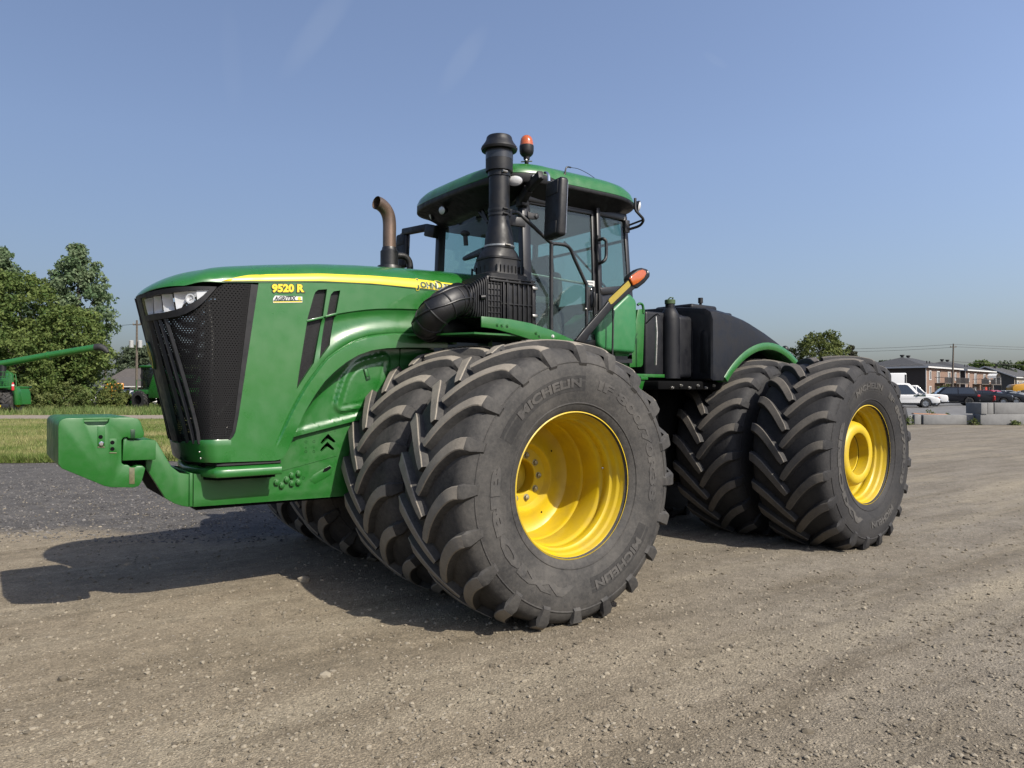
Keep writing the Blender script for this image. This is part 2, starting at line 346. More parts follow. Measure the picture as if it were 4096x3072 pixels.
def relief_panel(name, outline, yfun, mat, parent=None, holes=(), res=.012, depth=.03, wall=True, creases=()):
    """sheet over an (x,z) outline at height yfun(x,z), with exact cut edges, holes and turned-in rims"""
    ox = [p[0] for p in outline]; oz = [p[1] for p in outline]
    xs = np.linspace(min(ox)-.004, max(ox)+.004, max(2, int((max(ox)-min(ox))/res)+2)); zs = np.linspace(min(oz)-.004, max(oz)+.004, max(2, int((max(oz)-min(oz))/res)+2))
    bm = bmesh.new(); g = [[bm.verts.new((x, 0, z)) for z in zs] for x in xs]
    for i in range(len(xs)-1):
        for k in range(len(zs)-1): bm.faces.new((g[i][k], g[i+1][k], g[i+1][k+1], g[i][k+1]))
    def cut(poly, closed=True):
        n = len(poly)
        for i in range(n if closed else n-1):
            a, b = poly[i], poly[(i+1)%n]; dx, dz = b[0]-a[0], b[1]-a[1]; L = math.hypot(dx, dz)
            if L < 1e-5: continue
            pad = .03
            lo = (min(a[0], b[0])-pad, min(a[1], b[1])-pad); hi = (max(a[0], b[0])+pad, max(a[1], b[1])+pad)
            fs = [f for f in bm.faces if any(lo[0] <= v.co.x <= hi[0] and lo[1] <= v.co.z <= hi[1] for v in f.verts)]
            ge = set(fs); [ge.update(f.edges) for f in fs]; [ge.update(f.verts) for f in fs]
            bmesh.ops.bisect_plane(bm, geom=list(ge), dist=1e-5, plane_co=(a[0], 0, a[1]), plane_no=(dz/L, 0, -dx/L))
    cut(outline); [cut(h) for h in holes]; [cut(c, False) for c in creases]
    dead = []
    for f in bm.faces:
        c = f.calc_center_median()
        if not inside(outline, c.x, c.z) or any(inside(h, c.x, c.z) for h in holes): dead.append(f)
    bmesh.ops.delete(bm, geom=dead, context='FACES')
    for v in bm.verts: v.co.y = yfun(v.co.x, v.co.z)
    if wall:
        be = [e for e in bm.edges if e.is_boundary]
        ex = bmesh.ops.extrude_edge_only(bm, edges=be)
        for v in (q for q in ex['geom'] if isinstance(q, bmesh.types.BMVert)): v.co.y -= depth
    bmesh.ops.recalc_face_normals(bm, faces=bm.faces)
    # outward = +y
    s = sum(f.normal.y for f in bm.faces)
    if s < 0: bmesh.ops.reverse_faces(bm, faces=bm.faces)
    me = bpy.data.meshes.new(name); bm.to_mesh(me); bm.free(); me.materials.append(MATS[mat])
    me.polygons.foreach_set('use_smooth', [True]*len(me.polygons)); me.set_sharp_from_angle(angle=R(30))
    return link(name, me, parent)
def mirror_y(o, name=None):
    me = o.data.copy()
    for v in me.vertices: v.co.y = -v.co.y
    me.flip_normals(); c = link(name or o.name.split('.')[0], me, o.parent); c.location = o.location; c.rotation_euler = o.rotation_euler
    return c

# ------------------------------------------------------------------ yard frame: r = metres to the right of the standpoint, d = metres ahead
FH = Vector((math.cos(CAM_YAW), math.sin(CAM_YAW), 0)); RH = Vector((-math.sin(CAM_YAW)*-1, 0, 0))
RH = FH.cross(Vector((0, 0, 1)))
def yard(r, d, z=0.0):
    p = CAM+RH*r+FH*d; return Vector((p.x, p.y, z))
YARD_RZ = math.atan2(RH.y, RH.x)           # rotation that turns local +X to 'right' and local +Y to 'ahead'

def fnoise(P, s, seed=0.0, octs=3):
    return np.array([mnoise.fractal(Vector((x*s+seed, y*s-seed, seed*.7)), 1.0, 2.0, octs) for x, y in P])

# ------------------------------------------------------------------ ground
def graded(lo, hi, flo, fhi, fine, grow=1.16):
    a = list(np.arange(flo, fhi+1e-6, fine)); s = fine
    while a[-1] < hi: s *= grow; a.append(a[-1]+s)
    s = fine; b = [flo]
    while b[-1] > lo: s *= grow; b.append(b[-1]-s)
    return np.array(b[:0:-1]+a)
gr_, gd_ = graded(-420, 420, -7.0, 7.0, .085), graded(-90, 640, 2.6, 13.0, .075)
RR, DD = np.meshgrid(gr_, gd_, indexing='ij'); P2 = np.stack([RR.ravel(), DD.ravel()], 1)
near = np.clip(1-(np.hypot(P2[:, 0], P2[:, 1]-6)-8)/14, 0, 1)
hz = np.zeros(len(P2)); ix = near > 0
hz[ix] = (fnoise(P2[ix], .55, 3.1)*.014+fnoise(P2[ix]*np.array([1, 1]), 3.0, 9.2, 4)*.006)*near[ix]
# old wheel ruts running off to the right
rot = math.radians(24); u = P2[:, 0]*math.cos(rot)+P2[:, 1]*math.sin(rot); v = -P2[:, 0]*math.sin(rot)+P2[:, 1]*math.cos(rot)
hz -= .014*np.exp(-((v-2.9+.10*np.sin(u*.6))/.16)**2)*near+.012*np.exp(-((v-4.6+.12*np.sin(u*.5+1))/.18)**2)*near
hz -= .006
co = np.array([(lambda p: (p.x, p.y, 0))(yard(a, b)) for a, b in P2]); co[:, 2] = hz
n0, n1 = len(gr_), len(gd_); idx = np.arange(n0*n1).reshape(n0, n1)
quads = np.stack([idx[:-1, :-1], idx[1:, :-1], idx[1:, 1:], idx[:-1, 1:]], -1).reshape(-1, 4)
gm = bpy.data.meshes.new('ground'); gm.from_pydata(co.tolist(), [], quads.tolist())
# colour zones of the real surface: dark crushed asphalt on the left, pale dusty wear, grey gravel to the right
dark = smooth01(7.4, 9.2, P2[:, 1]+.35*(P2[:, 0]+5)*.0+.5*fnoise(P2*np.array([1, 1]), .5, 5.5)-.30*np.clip(P2[:, 0]+3.8, 0, 20)*0)*smooth01(-.6, -3.0, P2[:, 0]-.02*P2[:, 1])
at = gm.attributes.new('dark', 'FLOAT', 'POINT'); at.data.foreach_set('value', dark.astype(np.float32))
grey = smooth01(-2.0, 4.5, P2[:, 0]+.25*(P2[:, 1]-4)+1.2*fnoise(P2, .3, 8.8)); at = gm.attributes.new('grey', 'FLOAT', 'POINT'); at.data.foreach_set('value', grey.astype(np.float32))
gm.polygons.foreach_set('use_smooth', [True]*len(gm.polygons))
def gravel_material(name):
    m = pbr(name, (.2, .18, .15), .95, spec=.25); nt = m.node_tree; b = nt.nodes['Principled BSDF']; L = nt.links.new
    tc = nd(nt, 'ShaderNodeTexCoord'); obj = tc.outputs['Object']
    def noise(sc, det=5.0, rough=.6, vec=obj):
        n = nd(nt, 'ShaderNodeTexNoise', i_Scale=sc, i_Detail=det, i_Roughness=rough); L(vec, n.inputs['Vector']); return n.outputs['Fac']
    def ramp(v, a, b_, to0=0.0, to1=1.0):
        n = nd(nt, 'ShaderNodeMapRange'); n.inputs['From Min'].default_value = a; n.inputs['From Max'].default_value = b_; n.inputs['To Min'].default_value = to0; n.inputs['To Max'].default_value = to1; L(v, n.inputs['Value']); return n.outputs[0]
    def mix(f, a, b_, mode='MIX'):
        n = nd(nt, 'ShaderNodeMix', data_type='RGBA'); n.blend_type = mode
        if isinstance(f, float): n.inputs[0].default_value = f
        else: L(f, n.inputs[0])
        for s, v in ((6, a), (7, b_)):
            if isinstance(v, tuple): n.inputs[s].default_value = (*dim(v), 1)
            else: L(v, n.inputs[s])
        return n.outputs[2]
    at1 = nd(nt, 'ShaderNodeAttribute', attribute_name='dark').outputs['Fac']; at2 = nd(nt, 'ShaderNodeAttribute', attribute_name='grey').outputs['Fac']
    mp = nd(nt, 'ShaderNodeMapping'); mp.inputs['Rotation'].default_value = (0, 0, YARD_RZ*-1-R(22)); mp.inputs['Scale'].default_value = (.22, 1.5, 1); L(obj, mp.inputs['Vector'])
    tan = mix(ramp(noise(.7, 6, .65), .35, .68), (.262, .216, .150), (.335, .281, .201))
    gre = mix(ramp(noise(.9, 6, .65), .35, .68), (.232, .202, .158), (.300, .266, .212))
    c = mix(at2, tan, gre)
    c = mix(ramp(noise(1.6, 7, .72, mp.outputs[0]), .48, .66, 0, .65), c, (.150, .122, .082))      # streaks left by wheels
    c = mix(ramp(noise(.55, 8, .72, mp.outputs[0]), .50, .66, 0, .80), c, (.395, .342, .248))      # dusty pale wear
    drk = mix(ramp(noise(2.2, 6, .7), .35, .7), (.088, .083, .079), (.165, .155, .145))
    dm = nd(nt, 'ShaderNodeMath', operation='MULTIPLY_ADD'); L(noise(1.8, 6, .7), dm.inputs[0]); dm.inputs[1].default_value = .9; dm2 = nd(nt, 'ShaderNodeMath', operation='ADD'); L(at1, dm2.inputs[0]); dm2.inputs[1].default_value = -.45; L(dm2.outputs[0], dm.inputs[2])
    c = mix(ramp(dm.outputs[0], .30, .70), c, drk)
    # fine grain and stones of two sizes, each with its own tone
    def shade(c, f, amt=1.0):
        cb = nd(nt, 'ShaderNodeCombineColor'); [L(f, cb.inputs[i]) for i in range(3)]
        return mix(amt, c, cb.outputs[0], 'MULTIPLY')
    c = shade(c, ramp(noise(240, 3, .7), .30, .70, .86, 1.15)); c = shade(c, ramp(noise(7, 8, .8), .30, .70, .72, 1.26))
    bh = None
    for sc, amt, hh in ((64.0, .15, 1.0), (150.0, .24, .5)):
        vo = nd(nt, 'ShaderNodeTexVoronoi', i_Scale=sc, i_Randomness=1.0); L(obj, vo.inputs['Vector'])
        tone = nd(nt, 'ShaderNodeSeparateColor'); L(vo.outputs['Color'], tone.inputs[0])
        c = shade(c, ramp(tone.outputs[0], 0, 1, 1-amt, 1+amt)); c = shade(c, ramp(vo.outputs['Distance'], .25, .65, 1.06, .86))
        h = nd(nt, 'ShaderNodeMath', operation='MULTIPLY'); L(ramp(vo.outputs['Distance'], .1, .6, 1.0, 0.0), h.inputs[0]); h.inputs[1].default_value = hh
        if bh is None: bh = h.outputs[0]
        else:
            a = nd(nt, 'ShaderNodeMath', operation='ADD'); L(bh, a.inputs[0]); L(h.outputs[0], a.inputs[1]); bh = a.outputs[0]
    # scattered pale grit
    wv = nd(nt, 'ShaderNodeTexVoronoi', i_Scale=30.0); L(obj, wv.inputs['Vector']); sp = nd(nt, 'ShaderNodeSeparateColor'); L(wv.outputs['Color'], sp.inputs[0])
    g1 = nd(nt, 'ShaderNodeMath', operation='GREATER_THAN'); L(sp.outputs[1], g1.inputs[0]); g1.inputs[1].default_value = .94
    g2 = nd(nt, 'ShaderNodeMath', operation='LESS_THAN'); L(wv.outputs['Distance'], g2.inputs[0]); g2.inputs[1].default_value = .22
    g3 = nd(nt, 'ShaderNodeMath', operation='MULTIPLY'); L(g1.outputs[0], g3.inputs[0]); L(g2.outputs[0], g3.inputs[1])
    c = mix(g3.outputs[0], c, (.40, .36, .30))
    nn = nd(nt, 'ShaderNodeMath', operation='ADD'); L(bh, nn.inputs[0]); n9 = nd(nt, 'ShaderNodeMath', operation='MULTIPLY'); L(noise(14, 6, .7), n9.inputs[0]); n9.inputs[1].default_value = 1.8; L(n9.outputs[0], nn.inputs[1])
    bp = nd(nt, 'ShaderNodeBump', i_Strength=.60, i_Distance=.006); L(nn.outputs[0], bp.inputs['Height']); L(bp.outputs[0], b.inputs['Normal'])
    L(c, b.inputs['Base Color']); return m
gravel_material('yard_gravel'); gm.materials.append(MATS['yard_gravel']); ground = link('ground', gm); ground['kind'] = 'structure'

# loose stones lying on the yard
def pebbles(name, spots, sizes, mat, seed):
    g = np.random.default_rng(seed); n = len(spots)
    base = np.array([(0,0,1),(.89,0,.45),(.28,.85,.45),(-.72,.53,.45),(-.72,-.53,.45),(.28,-.85,.45),(.72,.53,-.45),(-.28,.85,-.45),(-.89,0,-.45),(-.28,-.85,-.45),(.72,-.53,-.45)])
    tris = np.array([(0,1,2),(0,2,3),(0,3,4),(0,4,5),(0,5,1),(1,6,2),(2,7,3),(3,8,4),(4,9,5),(5,10,1),(6,7,2),(7,8,3),(8,9,4),(9,10,5),(10,6,1)])
    V_ = base[None]*(1+g.uniform(-.28, .28, (n, 11, 1)))*np.stack([g.uniform(.7, 1.4, n), g.uniform(.7, 1.1, n), g.uniform(.45, .8, n)], 1)[:, None]*np.asarray(sizes)[:, None, None]
    a = g.uniform(0, 6.28, n); c, s = np.cos(a)[:, None], np.sin(a)[:, None]
    X = V_[..., 0]*c-V_[..., 1]*s; Y = V_[..., 0]*s+V_[..., 1]*c
    V_ = np.stack([X, Y, V_[..., 2]], -1)+np.asarray(spots)[:, None]
    F = (tris[None]+np.arange(n)[:, None, None]*11).reshape(-1, 3)
    me = bpy.data.meshes.new(name); me.from_pydata(V_.reshape(-1, 3).tolist(), [], F.tolist()); me.materials.append(MATS[mat])
    t = me.attributes.new('tone', 'FLOAT', 'POINT'); t.data.foreach_set('value', np.repeat(g.uniform(0, 1, n), 11).astype(np.float32))
    return link(name, me)
def toned(name, c0, c1, rough=.9):
    m = pbr(name, c0, rough, spec=.25); c0, c1 = dim(c0), dim(c1); nt = m.node_tree; b = nt.nodes['Principled BSDF']; a = nd(nt, 'ShaderNodeAttribute', attribute_name='tone'); mx = nd(nt, 'ShaderNodeMix', data_type='RGBA'); mx.inputs[6].default_value = (*c0, 1); mx.inputs[7].default_value = (*c1, 1)
    nt.links.new(a.outputs['Fac'], mx.inputs[0]); nt.links.new(mx.outputs[2], b.inputs['Base Color']); return m
toned('pebble_stone', (.14, .118, .085), (.36, .315, .24)); toned('asphalt_chip', (.05, .048, .047), (.24, .228, .215))
def ground_z(r, d):
    i = np.clip(np.searchsorted(gr_, r), 0, n0-1); k = np.clip(np.searchsorted(gd_, d), 0, n1-1); return hz.reshape(n0, n1)[i, k]
def scatter(n, rfun, dlo, dhi, power, seed, smin, smax):
    g = np.random.default_rng(seed); d = dlo*(dhi/dlo)**(g.uniform(0, 1, n)**power); r = rfun(g.uniform(-1, 1, n), d); s = smin*(smax/smin)**(g.uniform(0, 1, n)**2.6)
    p = np.array([tuple(yard(a, b)) for a, b in zip(r, d)]); p[:, 2] = ground_z(r, d)+s*.15; return p, s
p, s = scatter(24000, lambda u, d: u*d*.74, 2.9, 13.0, 1.2, 11, .0035, .017)
o = pebbles('loose_gravel', p, s, 'pebble_stone', 21); tag(o, 'loose pebbles strewn over the tan gravel yard', 'gravel', kind='stuff')
p, s = scatter(6000, lambda u, d: -d*(.30+.42*(u*.5+.5)), 7.8, 16.5, 1.0, 12, .007, .022)
o = pebbles('asphalt_chips', p, s, 'asphalt_chip', 22); tag(o, 'dark crushed asphalt chips at the edge of the grass', 'gravel', kind='stuff')
# a few bigger stones one can pick out
for i, (r_, d_, sz, lb) in enumerate(((-1.73, 6.17, .060, 'pale flat stone in the shade in front of the front inner tyre'), (-1.04, 4.13, .034, 'pale stone lying on the open gravel in the foreground'), (-2.48, 4.11, .036, 'dark grey stone on the gravel at the lower left'), (1.37, 3.46, .030, 'dark stone on the gravel at the lower right'), (1.33, 4.57, .018, 'small white stone right of the middle foreground'), (-2.06, 4.20, .022, 'small white pebble left of the middle foreground'))):
    q = yard(r_, d_, float(ground_z(np.array([r_]), np.array([d_]))[0])+sz*.15)
    o = pebbles('stone', [tuple(q)], [sz], 'pebble_stone', 60+i); o.data.attributes['tone'].data.foreach_set('value', [.95 if 'pale' in lb or 'white' in lb else .05]*11); tag(o, lb, 'stone', 'larger stones on the yard')

# grass verge, dirt track and the field beyond (left), sheets laid 4 mm apart
def sheet(name, pts, z, mat, step=None):
    mb = MB(); mb.add([tuple(yard(a, b, z)) for a, b in pts], [tuple(range(len(pts)))]); o = mb.build(name, mat); o['kind'] = 'structure'; return o
def turf(name, c0, c1, c2):
    m = pbr(name, c0, 1.0, spec=.1); c0, c1, c2 = dim(c0), dim(c1), dim(c2); nt = m.node_tree; b = nt.nodes['Principled BSDF']; tc = nd(nt, 'ShaderNodeTexCoord')
    n1_ = nd(nt, 'ShaderNodeTexNoise', i_Scale=.35, i_Detail=7.0, i_Roughness=.7); n2_ = nd(nt, 'ShaderNodeTexNoise', i_Scale=14.0, i_Detail=4.0)
    [nt.links.new(tc.outputs['Object'], q.inputs['Vector']) for q in (n1_, n2_)]
    r1 = nd(nt, 'ShaderNodeMapRange'); r1.inputs['From Min'].default_value = .42; r1.inputs['From Max'].default_value = .66; nt.links.new(n1_.outputs['Fac'], r1.inputs['Value'])
    m1 = nd(nt, 'ShaderNodeMix', data_type='RGBA'); m1.inputs[6].default_value = (*c0, 1); m1.inputs[7].default_value = (*c1, 1); nt.links.new(n2_.outputs['Fac'], m1.inputs[0])
    m2 = nd(nt, 'ShaderNodeMix', data_type='RGBA'); nt.links.new(m1.outputs[2], m2.inputs[6]); m2.inputs[7].default_value = (*c2, 1); nt.links.new(r1.outputs[0], m2.inputs[0]); nt.links.new(m2.outputs[2], b.inputs['Base Color']); return m
turf('turf', (.100, .150, .032), (.165, .205, .055), (.31, .265, .13))
pbr('track_dirt', (.33, .27, .21), .95, noise=.35, nscale=2.0)
pbr('lot_gravel', (.19, .187, .180), .95, noise=.35, nscale=1.2)
edge = [(-70, 16.9), (-30, 16.7), (-14, 16.6), (-11.5, 16.35), (-10.2, 16.5), (-9, 16.8), (-7.6, 16.9), (-6.2, 17.2), (-4.0, 18.4), (-2.5, 21), (-2, 26), (-1, 60), (-1, 110), (-170, 110), (-170, 16.9)]
verge = sheet('grass_verge', edge, .004, 'turf')
sheet('dirt_track', [(-170, 42.6), (-60, 42.6), (-30, 42.9), (-10, 43.6), (-1.5, 44.5), (-1.5, 50), (-10, 49.8), (-30, 49.4), (-60, 49), (-170, 49)], .008, 'track_dirt')
def grass(name, n, fun, hmin, hmax, wid, seed, mat):
    g = np.random.default_rng(seed); r, d = fun(g, n); base = np.array([tuple(yard(a, b, .004)) for a, b in zip(r, d)]); h = hmin*(hmax/hmin)**g.uniform(0, 1, n); a = g.uniform(0, 6.28, n); w = wid*g.uniform(.6, 1.4, n)
    dirv = np.stack([np.cos(a), np.sin(a), 0*a], 1); lean = np.stack([g.normal(0, .35, n), g.normal(0, .35, n), np.ones(n)], 1)*h[:, None]
    V_ = np.stack([base-dirv*w[:, None], base+dirv*w[:, None], base+lean+dirv*w[:, None]*.15], 1)
    me = bpy.data.meshes.new(name); me.from_pydata(V_.reshape(-1, 3).tolist(), [], np.arange(n*3).reshape(-1, 3).tolist()); me.materials.append(MATS[mat])
    t = me.attributes.new('tone', 'FLOAT', 'POINT'); pt = fnoise(np.stack([r, d], 1), .25, 4.4); t.data.foreach_set('value', np.repeat(np.clip(.35+.9*pt+g.normal(0, .22, n), 0, 1), 3).astype(np.float32)); return link(name, me)
def leafy(name, c0, c1, trans=.35):
    m = toned(name, c0, c1, .7); nt = m.node_tree; b = nt.nodes['Principled BSDF']; o = nt.nodes['Material Output']; tr = nd(nt, 'ShaderNodeBsdfTranslucent'); mx = nd(nt, 'ShaderNodeMixShader', i_Fac=trans)
    src = b.inputs['Base Color'].links[0].from_socket; nt.links.new(src, tr.inputs['Color']); nt.links.new(b.outputs[0], mx.inputs[1]); nt.links.new(tr.outputs[0], mx.inputs[2]); nt.links.new(mx.outputs[0], o.inputs['Surface']); return m
leafy('grass_blade', (.130, .195, .036), (.40, .36, .16), .25); leafy('tall_grass', (.105, .175, .040), (.26, .29, .11), .25)
def f1(g, n): d = 16.6*(42.4/16.6)**g.uniform(0, 1, n); return -d*(.20+.58*g.uniform(0, 1, n)), d+.3*g.uniform(0, 1, n)
o = grass('grass', 60000, f1, .04, .13, .010, 31, 'grass_blade'); tag(o, 'mown grass of the verge beside the gravel yard', 'grass', kind='stuff')
def f2(g, n): d = g.uniform(49.6, 78, n); return -d*(.20+.58*g.uniform(0, 1, n)), d
o = grass('tall_grass', 22000, f2, .18, .60, .03, 32, 'tall_grass'); tag(o, 'longer grass beyond the dirt track under the trees', 'grass', kind='stuff')
def f3(g, n): r = g.uniform(-33, -19, n); return r, 16.55+g.normal(0, .12, n)
def f4(g, n): r = -16.4*g.uniform(.40, .74, n); return r, np.interp(r, [-14, -11.5, -10.2, -9, -7.6, -6.2], [16.6, 16.35, 16.5, 16.8, 16.9, 17.2])+np.abs(g.normal(0, .16, n))
o = grass('edge_grass', 5000, f4, .08, .26, .010, 33, 'grass_blade'); tag(o, 'uncut grass fringe along the edge of the dark gravel', 'grass', kind='stuff')
# raised parking lot behind the concrete blocks (right)
lot = [(14.5, 36.4), (60, 36.6), (120, 37), (180, 60), (180, 126), (10, 126), (10, 45)]
mb = MB(); mb.loft([[tuple(yard(a, b, -.05)) for a, b in lot], [tuple(yard(a, b, .24)) for a, b in lot]], caps=True); o = mb.build('parking_lot', 'lot_gravel'); o['kind'] = 'structure'

# ------------------------------------------------------------------ the tractor
tractor = empty('tractor')
tag(tractor, 'large green articulated tractor with dual wheels and yellow rims on the gravel yard', 'tractor')
WB = 3.912; ART = 0.0612; AXZ = .939
def rear(o):
    """place a part built in the rear half's own frame (origin at the articulation joint)"""
    o.location = (-WB/2, 0, 0); o.rotation_euler = (0, 0, ART); return o

# --- wheels.  Local frame: axle along Y (+Y = outboard), origin at the hub, forward = +X
NL = 20
def crown(y):                       # radius of the lug tops across the tread
    a = abs(y)/.40; return 1.022-.050*a**2.2
def carcass(y): return crown(y)-.052
def settle(p):
    """flatten and bulge the tyre where it stands on the ground"""
    x, y, z = p; gz = -AXZ+.002
    if z < -.55:
        k = smooth01(-.55, -.95, z); y = y*(1+.030*k)
    if z < gz: z = gz+(z-gz)*.04
    return (x, y, z)
def tyre_mesh(name, mats, phase):
    mb = MB()
    half = [(.345, .495), (.375, .515), (.392, .56), (.412, .64), (.421, .72), (.418, .79), (.405, .85), (.385, .895), (.350, .930), (.30, carcass(.30)), (.22, carcass(.22)), (.12, carcass(.12)), (0, carcass(0))]
    prof = half+[(-a, b) for a, b in half[-2::-1]]
    n = 120; vs = []
    for y, r in prof:
        for k in range(n):
            a = 2*math.pi*k/n; vs.append(settle((r*math.cos(a), y, r*math.sin(a))))
    m = len(prof); mb.add(vs, [(i*n+k, i*n+(k+1)%n, (i+1)*n+(k+1)%n, (i+1)*n+k) for i in range(m-1) for k in range(n)], 0)
    # rings moulded into the sidewall
    for sgn in (1, -1):
        for r0 in (.565, .845):
            vs = []; ya = {.565: .396, .845: .409}[r0]
            for dr, dy in ((-.006, 0), (-.003, .004), (.003, .004), (.006, 0)):
                for k in range(96):
                    a = 2*math.pi*k/96; vs.append(settle(((r0+dr)*math.cos(a), sgn*(ya+dy-.002), (r0+dr)*math.sin(a))))
            mb.add(vs, [(i*96+k, i*96+(k+1)%96, (i+1)*96+(k+1)%96, (i+1)*96+k) for i in range(3) for k in range(96)], 0)
    # lugs
    T = 12; lug = random.Random(3)
    for sgn in (1, -1):
        for j in range(NL):
            a0 = R(phase)+2*math.pi*(j+(0 if sgn > 0 else .5))/NL; vs, fs, mi = [], [], []
            wob = lug.uniform(-.006, .006)
            for i in range(T+1):
                t = i/T; y = -.012+.400*t
                ph = a0+R(20.5)*(1-(1-t)**1.55)+wob*t
                hw = (.030+.010*t)                              # half width of the top
                if i == 0: hw *= .75
                top = crown(y); base = carcass(y)-.006
                if t > .86:                                     # run out over the shoulder
                    q = (t-.86)/.14; top = lerp(top, top-.012, q)
                # direction along the lug in (y, arc) to offset the width sideways
                dph = R(20.5)*1.55*(1-t)**.55; dl = math.hypot(.400, dph*1.0); ny, na = -dph/dl, .400/dl
                for rr, w in ((base, hw+.016), (top-.006, hw+.003), (top, hw-.004), (top, -hw+.004), (top-.006, -hw-.003), (base, -hw-.022)):
                    yy = (y+ny*w); an = ph+na*w/.98
                    vs.append(settle((rr*math.cos(an), sgn*yy, rr*math.sin(an))))
            # foot of the lug on the sidewall
            for q, (yf, rf) in enumerate(((.408, .925), (.424, .84))):
                ph = a0+R(20.5)*1.0+wob+R(.8)*q
                for rr, w in ((rf-.03, .050), (rf, .040), (rf+.0, .034), (rf+.0, -.034), (rf, -.042), (rf-.03, -.056)):
                    an = ph+w*(1-.25*q)/.95; vs.append(settle((rr*math.cos(an), sgn*(yf-(.02 if rr < rf else 0)), rr*math.sin(an))))
            L = T+3
            for i in range(L-1):
                for k in range(5):
                    fs.append((i*6+k, i*6+k+1, (i+1)*6+k+1, (i+1)*6+k)); mi.append(1 if (k in (1, 2, 3) and i < T) else 0)
            fs += [tuple(range(5, -1, -1)), tuple((L-1)*6+k for k in range(6))]; mi += [0, 0]
            o = len(mb.v); mb.v += vs; mb.f += [tuple(q+o for q in f) for f in fs]; mb.mi += mi
    return mb.mesh(name, mats, angle=38)
def side_print(parent, mat, body, size, a0, a1, r0, y0, bold):
    """lettering moulded on the outer sidewall from a0 to a1 degrees, clockwise from the top seen from outside"""
    me = text_mesh(body, size, bold=bold, extrude=.002, spacing=1.0)
    xs = [v.co.x for v in me.vertices]; k = R(a1-a0)/(max(xs)-min(xs)); mid = (max(xs)+min(xs))/2
    bm = bmesh.new(); bm.from_mesh(me); bmesh.ops.triangulate(bm, faces=bm.faces); bmesh.ops.subdivide_edges(bm, edges=[e for e in bm.edges if e.calc_length() > size*.3], cuts=3, use_grid_fill=True); bmesh.ops.triangulate(bm, faces=bm.faces); bm.to_mesh(me); bm.free()
    def fn(c):
        a = R((a0+a1)/2)+(c.x-mid)*k; r = r0+c.y
        y = SIDE(r)+y0+c.z
        return settle((-r*math.sin(a), y, r*math.cos(a)))
    map_mesh(me, fn, mat); return link('lettering', me, parent)
SIDE = table([.495, .515, .56, .64, .72, .79, .85, .895], [.345, .375, .392, .412, .421, .418, .405, .385])
def side_block(parent, mat, a0, a1, r0, r1, y0):
    """raised plate behind a word"""
    mb = MB(); n = 20; rings = []
    for r, dy in ((r0, -.003), (r0+.002, y0), ((r0+r1)/2, y0), (r1-.002, y0), (r1, -.003)):
        rings.append([settle((-r*math.sin(R(lerp(a0, a1, i/n))), SIDE(r)+dy, r*math.cos(R(lerp(a0, a1, i/n))))) for i in range(n+1)])
    mb.loft(rings, closed=False); return mb.build('lettering_plate', mat, parent)
def print_wheel(w, sh, light, dark):
    side_block(w, dark, -62+sh, 4+sh, .645, .755, .0015)
    side_print(w, light, 'MICHELIN', .080, -47+sh, 1+sh, .700, .0035, .0035)
    side_print(w, light, 'IF 800/70R38', .085, 14+sh, 103+sh, .705, .0015, .004)
    side_block(w, dark, 118+sh, 172+sh, .645, .755, .0015)
    side_print(w, light, 'MICHELIN', .080, 127+sh, 169+sh, .700, .0035, .0035)
    side_print(w, light, 'AXIOBIB', .095, 184+sh, 284+sh, .700, .0025, .006)
RIM = [(0.004, .500), (.002, .507), (-.004, .514), (-.012, .516), (-.020, .510), (-.026, .499), (-.034, .494), (-.062, .490), (-.070, .486), (-.078, .476), (-.088, .472), (-.118, .469), (-.126, .465), (-.136, .452), (-.148, .448), (-.180, .446), (-.190, .450), (-.200, .456), (-.214, .456), (-.224, .450), (-.236, .440), (-.250, .437), (-.395, .436), (-.405, .440), (-.418, .440), (-.428, .432), (-.445, .428), (-.56, .426)]
def rim_mesh_front():
    mb = MB(); prof = RIM+[(-.585, .418), (-.602, .392), (-.606, .340), (-.598, .300), (-.585, .270), (-.585, .255), (-.612, .236), (-.625, .225), (-.625, .137), (-.632, .131), (-.70, .131), (-.74, .131), (-.742, 0.0)]
    mb.lathe(prof, 96, 'y')
    mb.lathe([(-.56, .436), (-.69, .50), (-.70, .514)], 96, 'y')
    return mb.mesh('rim', 'yellow_paint', angle=30)
def rim_mesh_plain():
    mb = MB(); mb.lathe(RIM+[(-.69, .50), (-.70, .514)], 64, 'y'); mb.lathe([(-.30, .440), (-.32, .30), (-.32, 0)], 64, 'y'); return mb.mesh('rim', 'yellow_paint', angle=30)
def rim_mesh_rear():
    mb = MB(); mb.lathe(RIM+[(-.62, .45), (-.69, .50), (-.70, .514)], 96, 'y')
    mb.lathe([(-.44, .446), (-.46, .40), (-.46, .20)], 64, 'y')
    return mb.mesh('rim', 'yellow_paint', angle=30)
def hub_mesh_rear():
    mb = MB()
    n = 160; rings = []
    for d, r, sc in ((-.46, .372, 0), (-.335, .370, 0), (-.330, .368, 1), (-.250, .356, 1), (-.190, .344, .6), (-.172, .338, 0), (-.125, .324, 0), (-.098, .302, 0), (-.086, .286, 0), (-.086, .228, 0), (-.094, .218, 0), (-.20, .214, 0), (-.205, .200, 0), (-.33, .198, 0), (-.33, 0.001, 0)):
        ring = []
        for k in range(n):
            a = 2*math.pi*k/n; q = max(0.0, math.cos(a*10))**1.5; rr = r-.055*sc*q
            ring.append((rr*math.cos(a), d, rr*math.sin(a)))
        rings.append(ring)
    mb.loft(rings); return mb.mesh('hub', 'yellow_paint', angle=40)
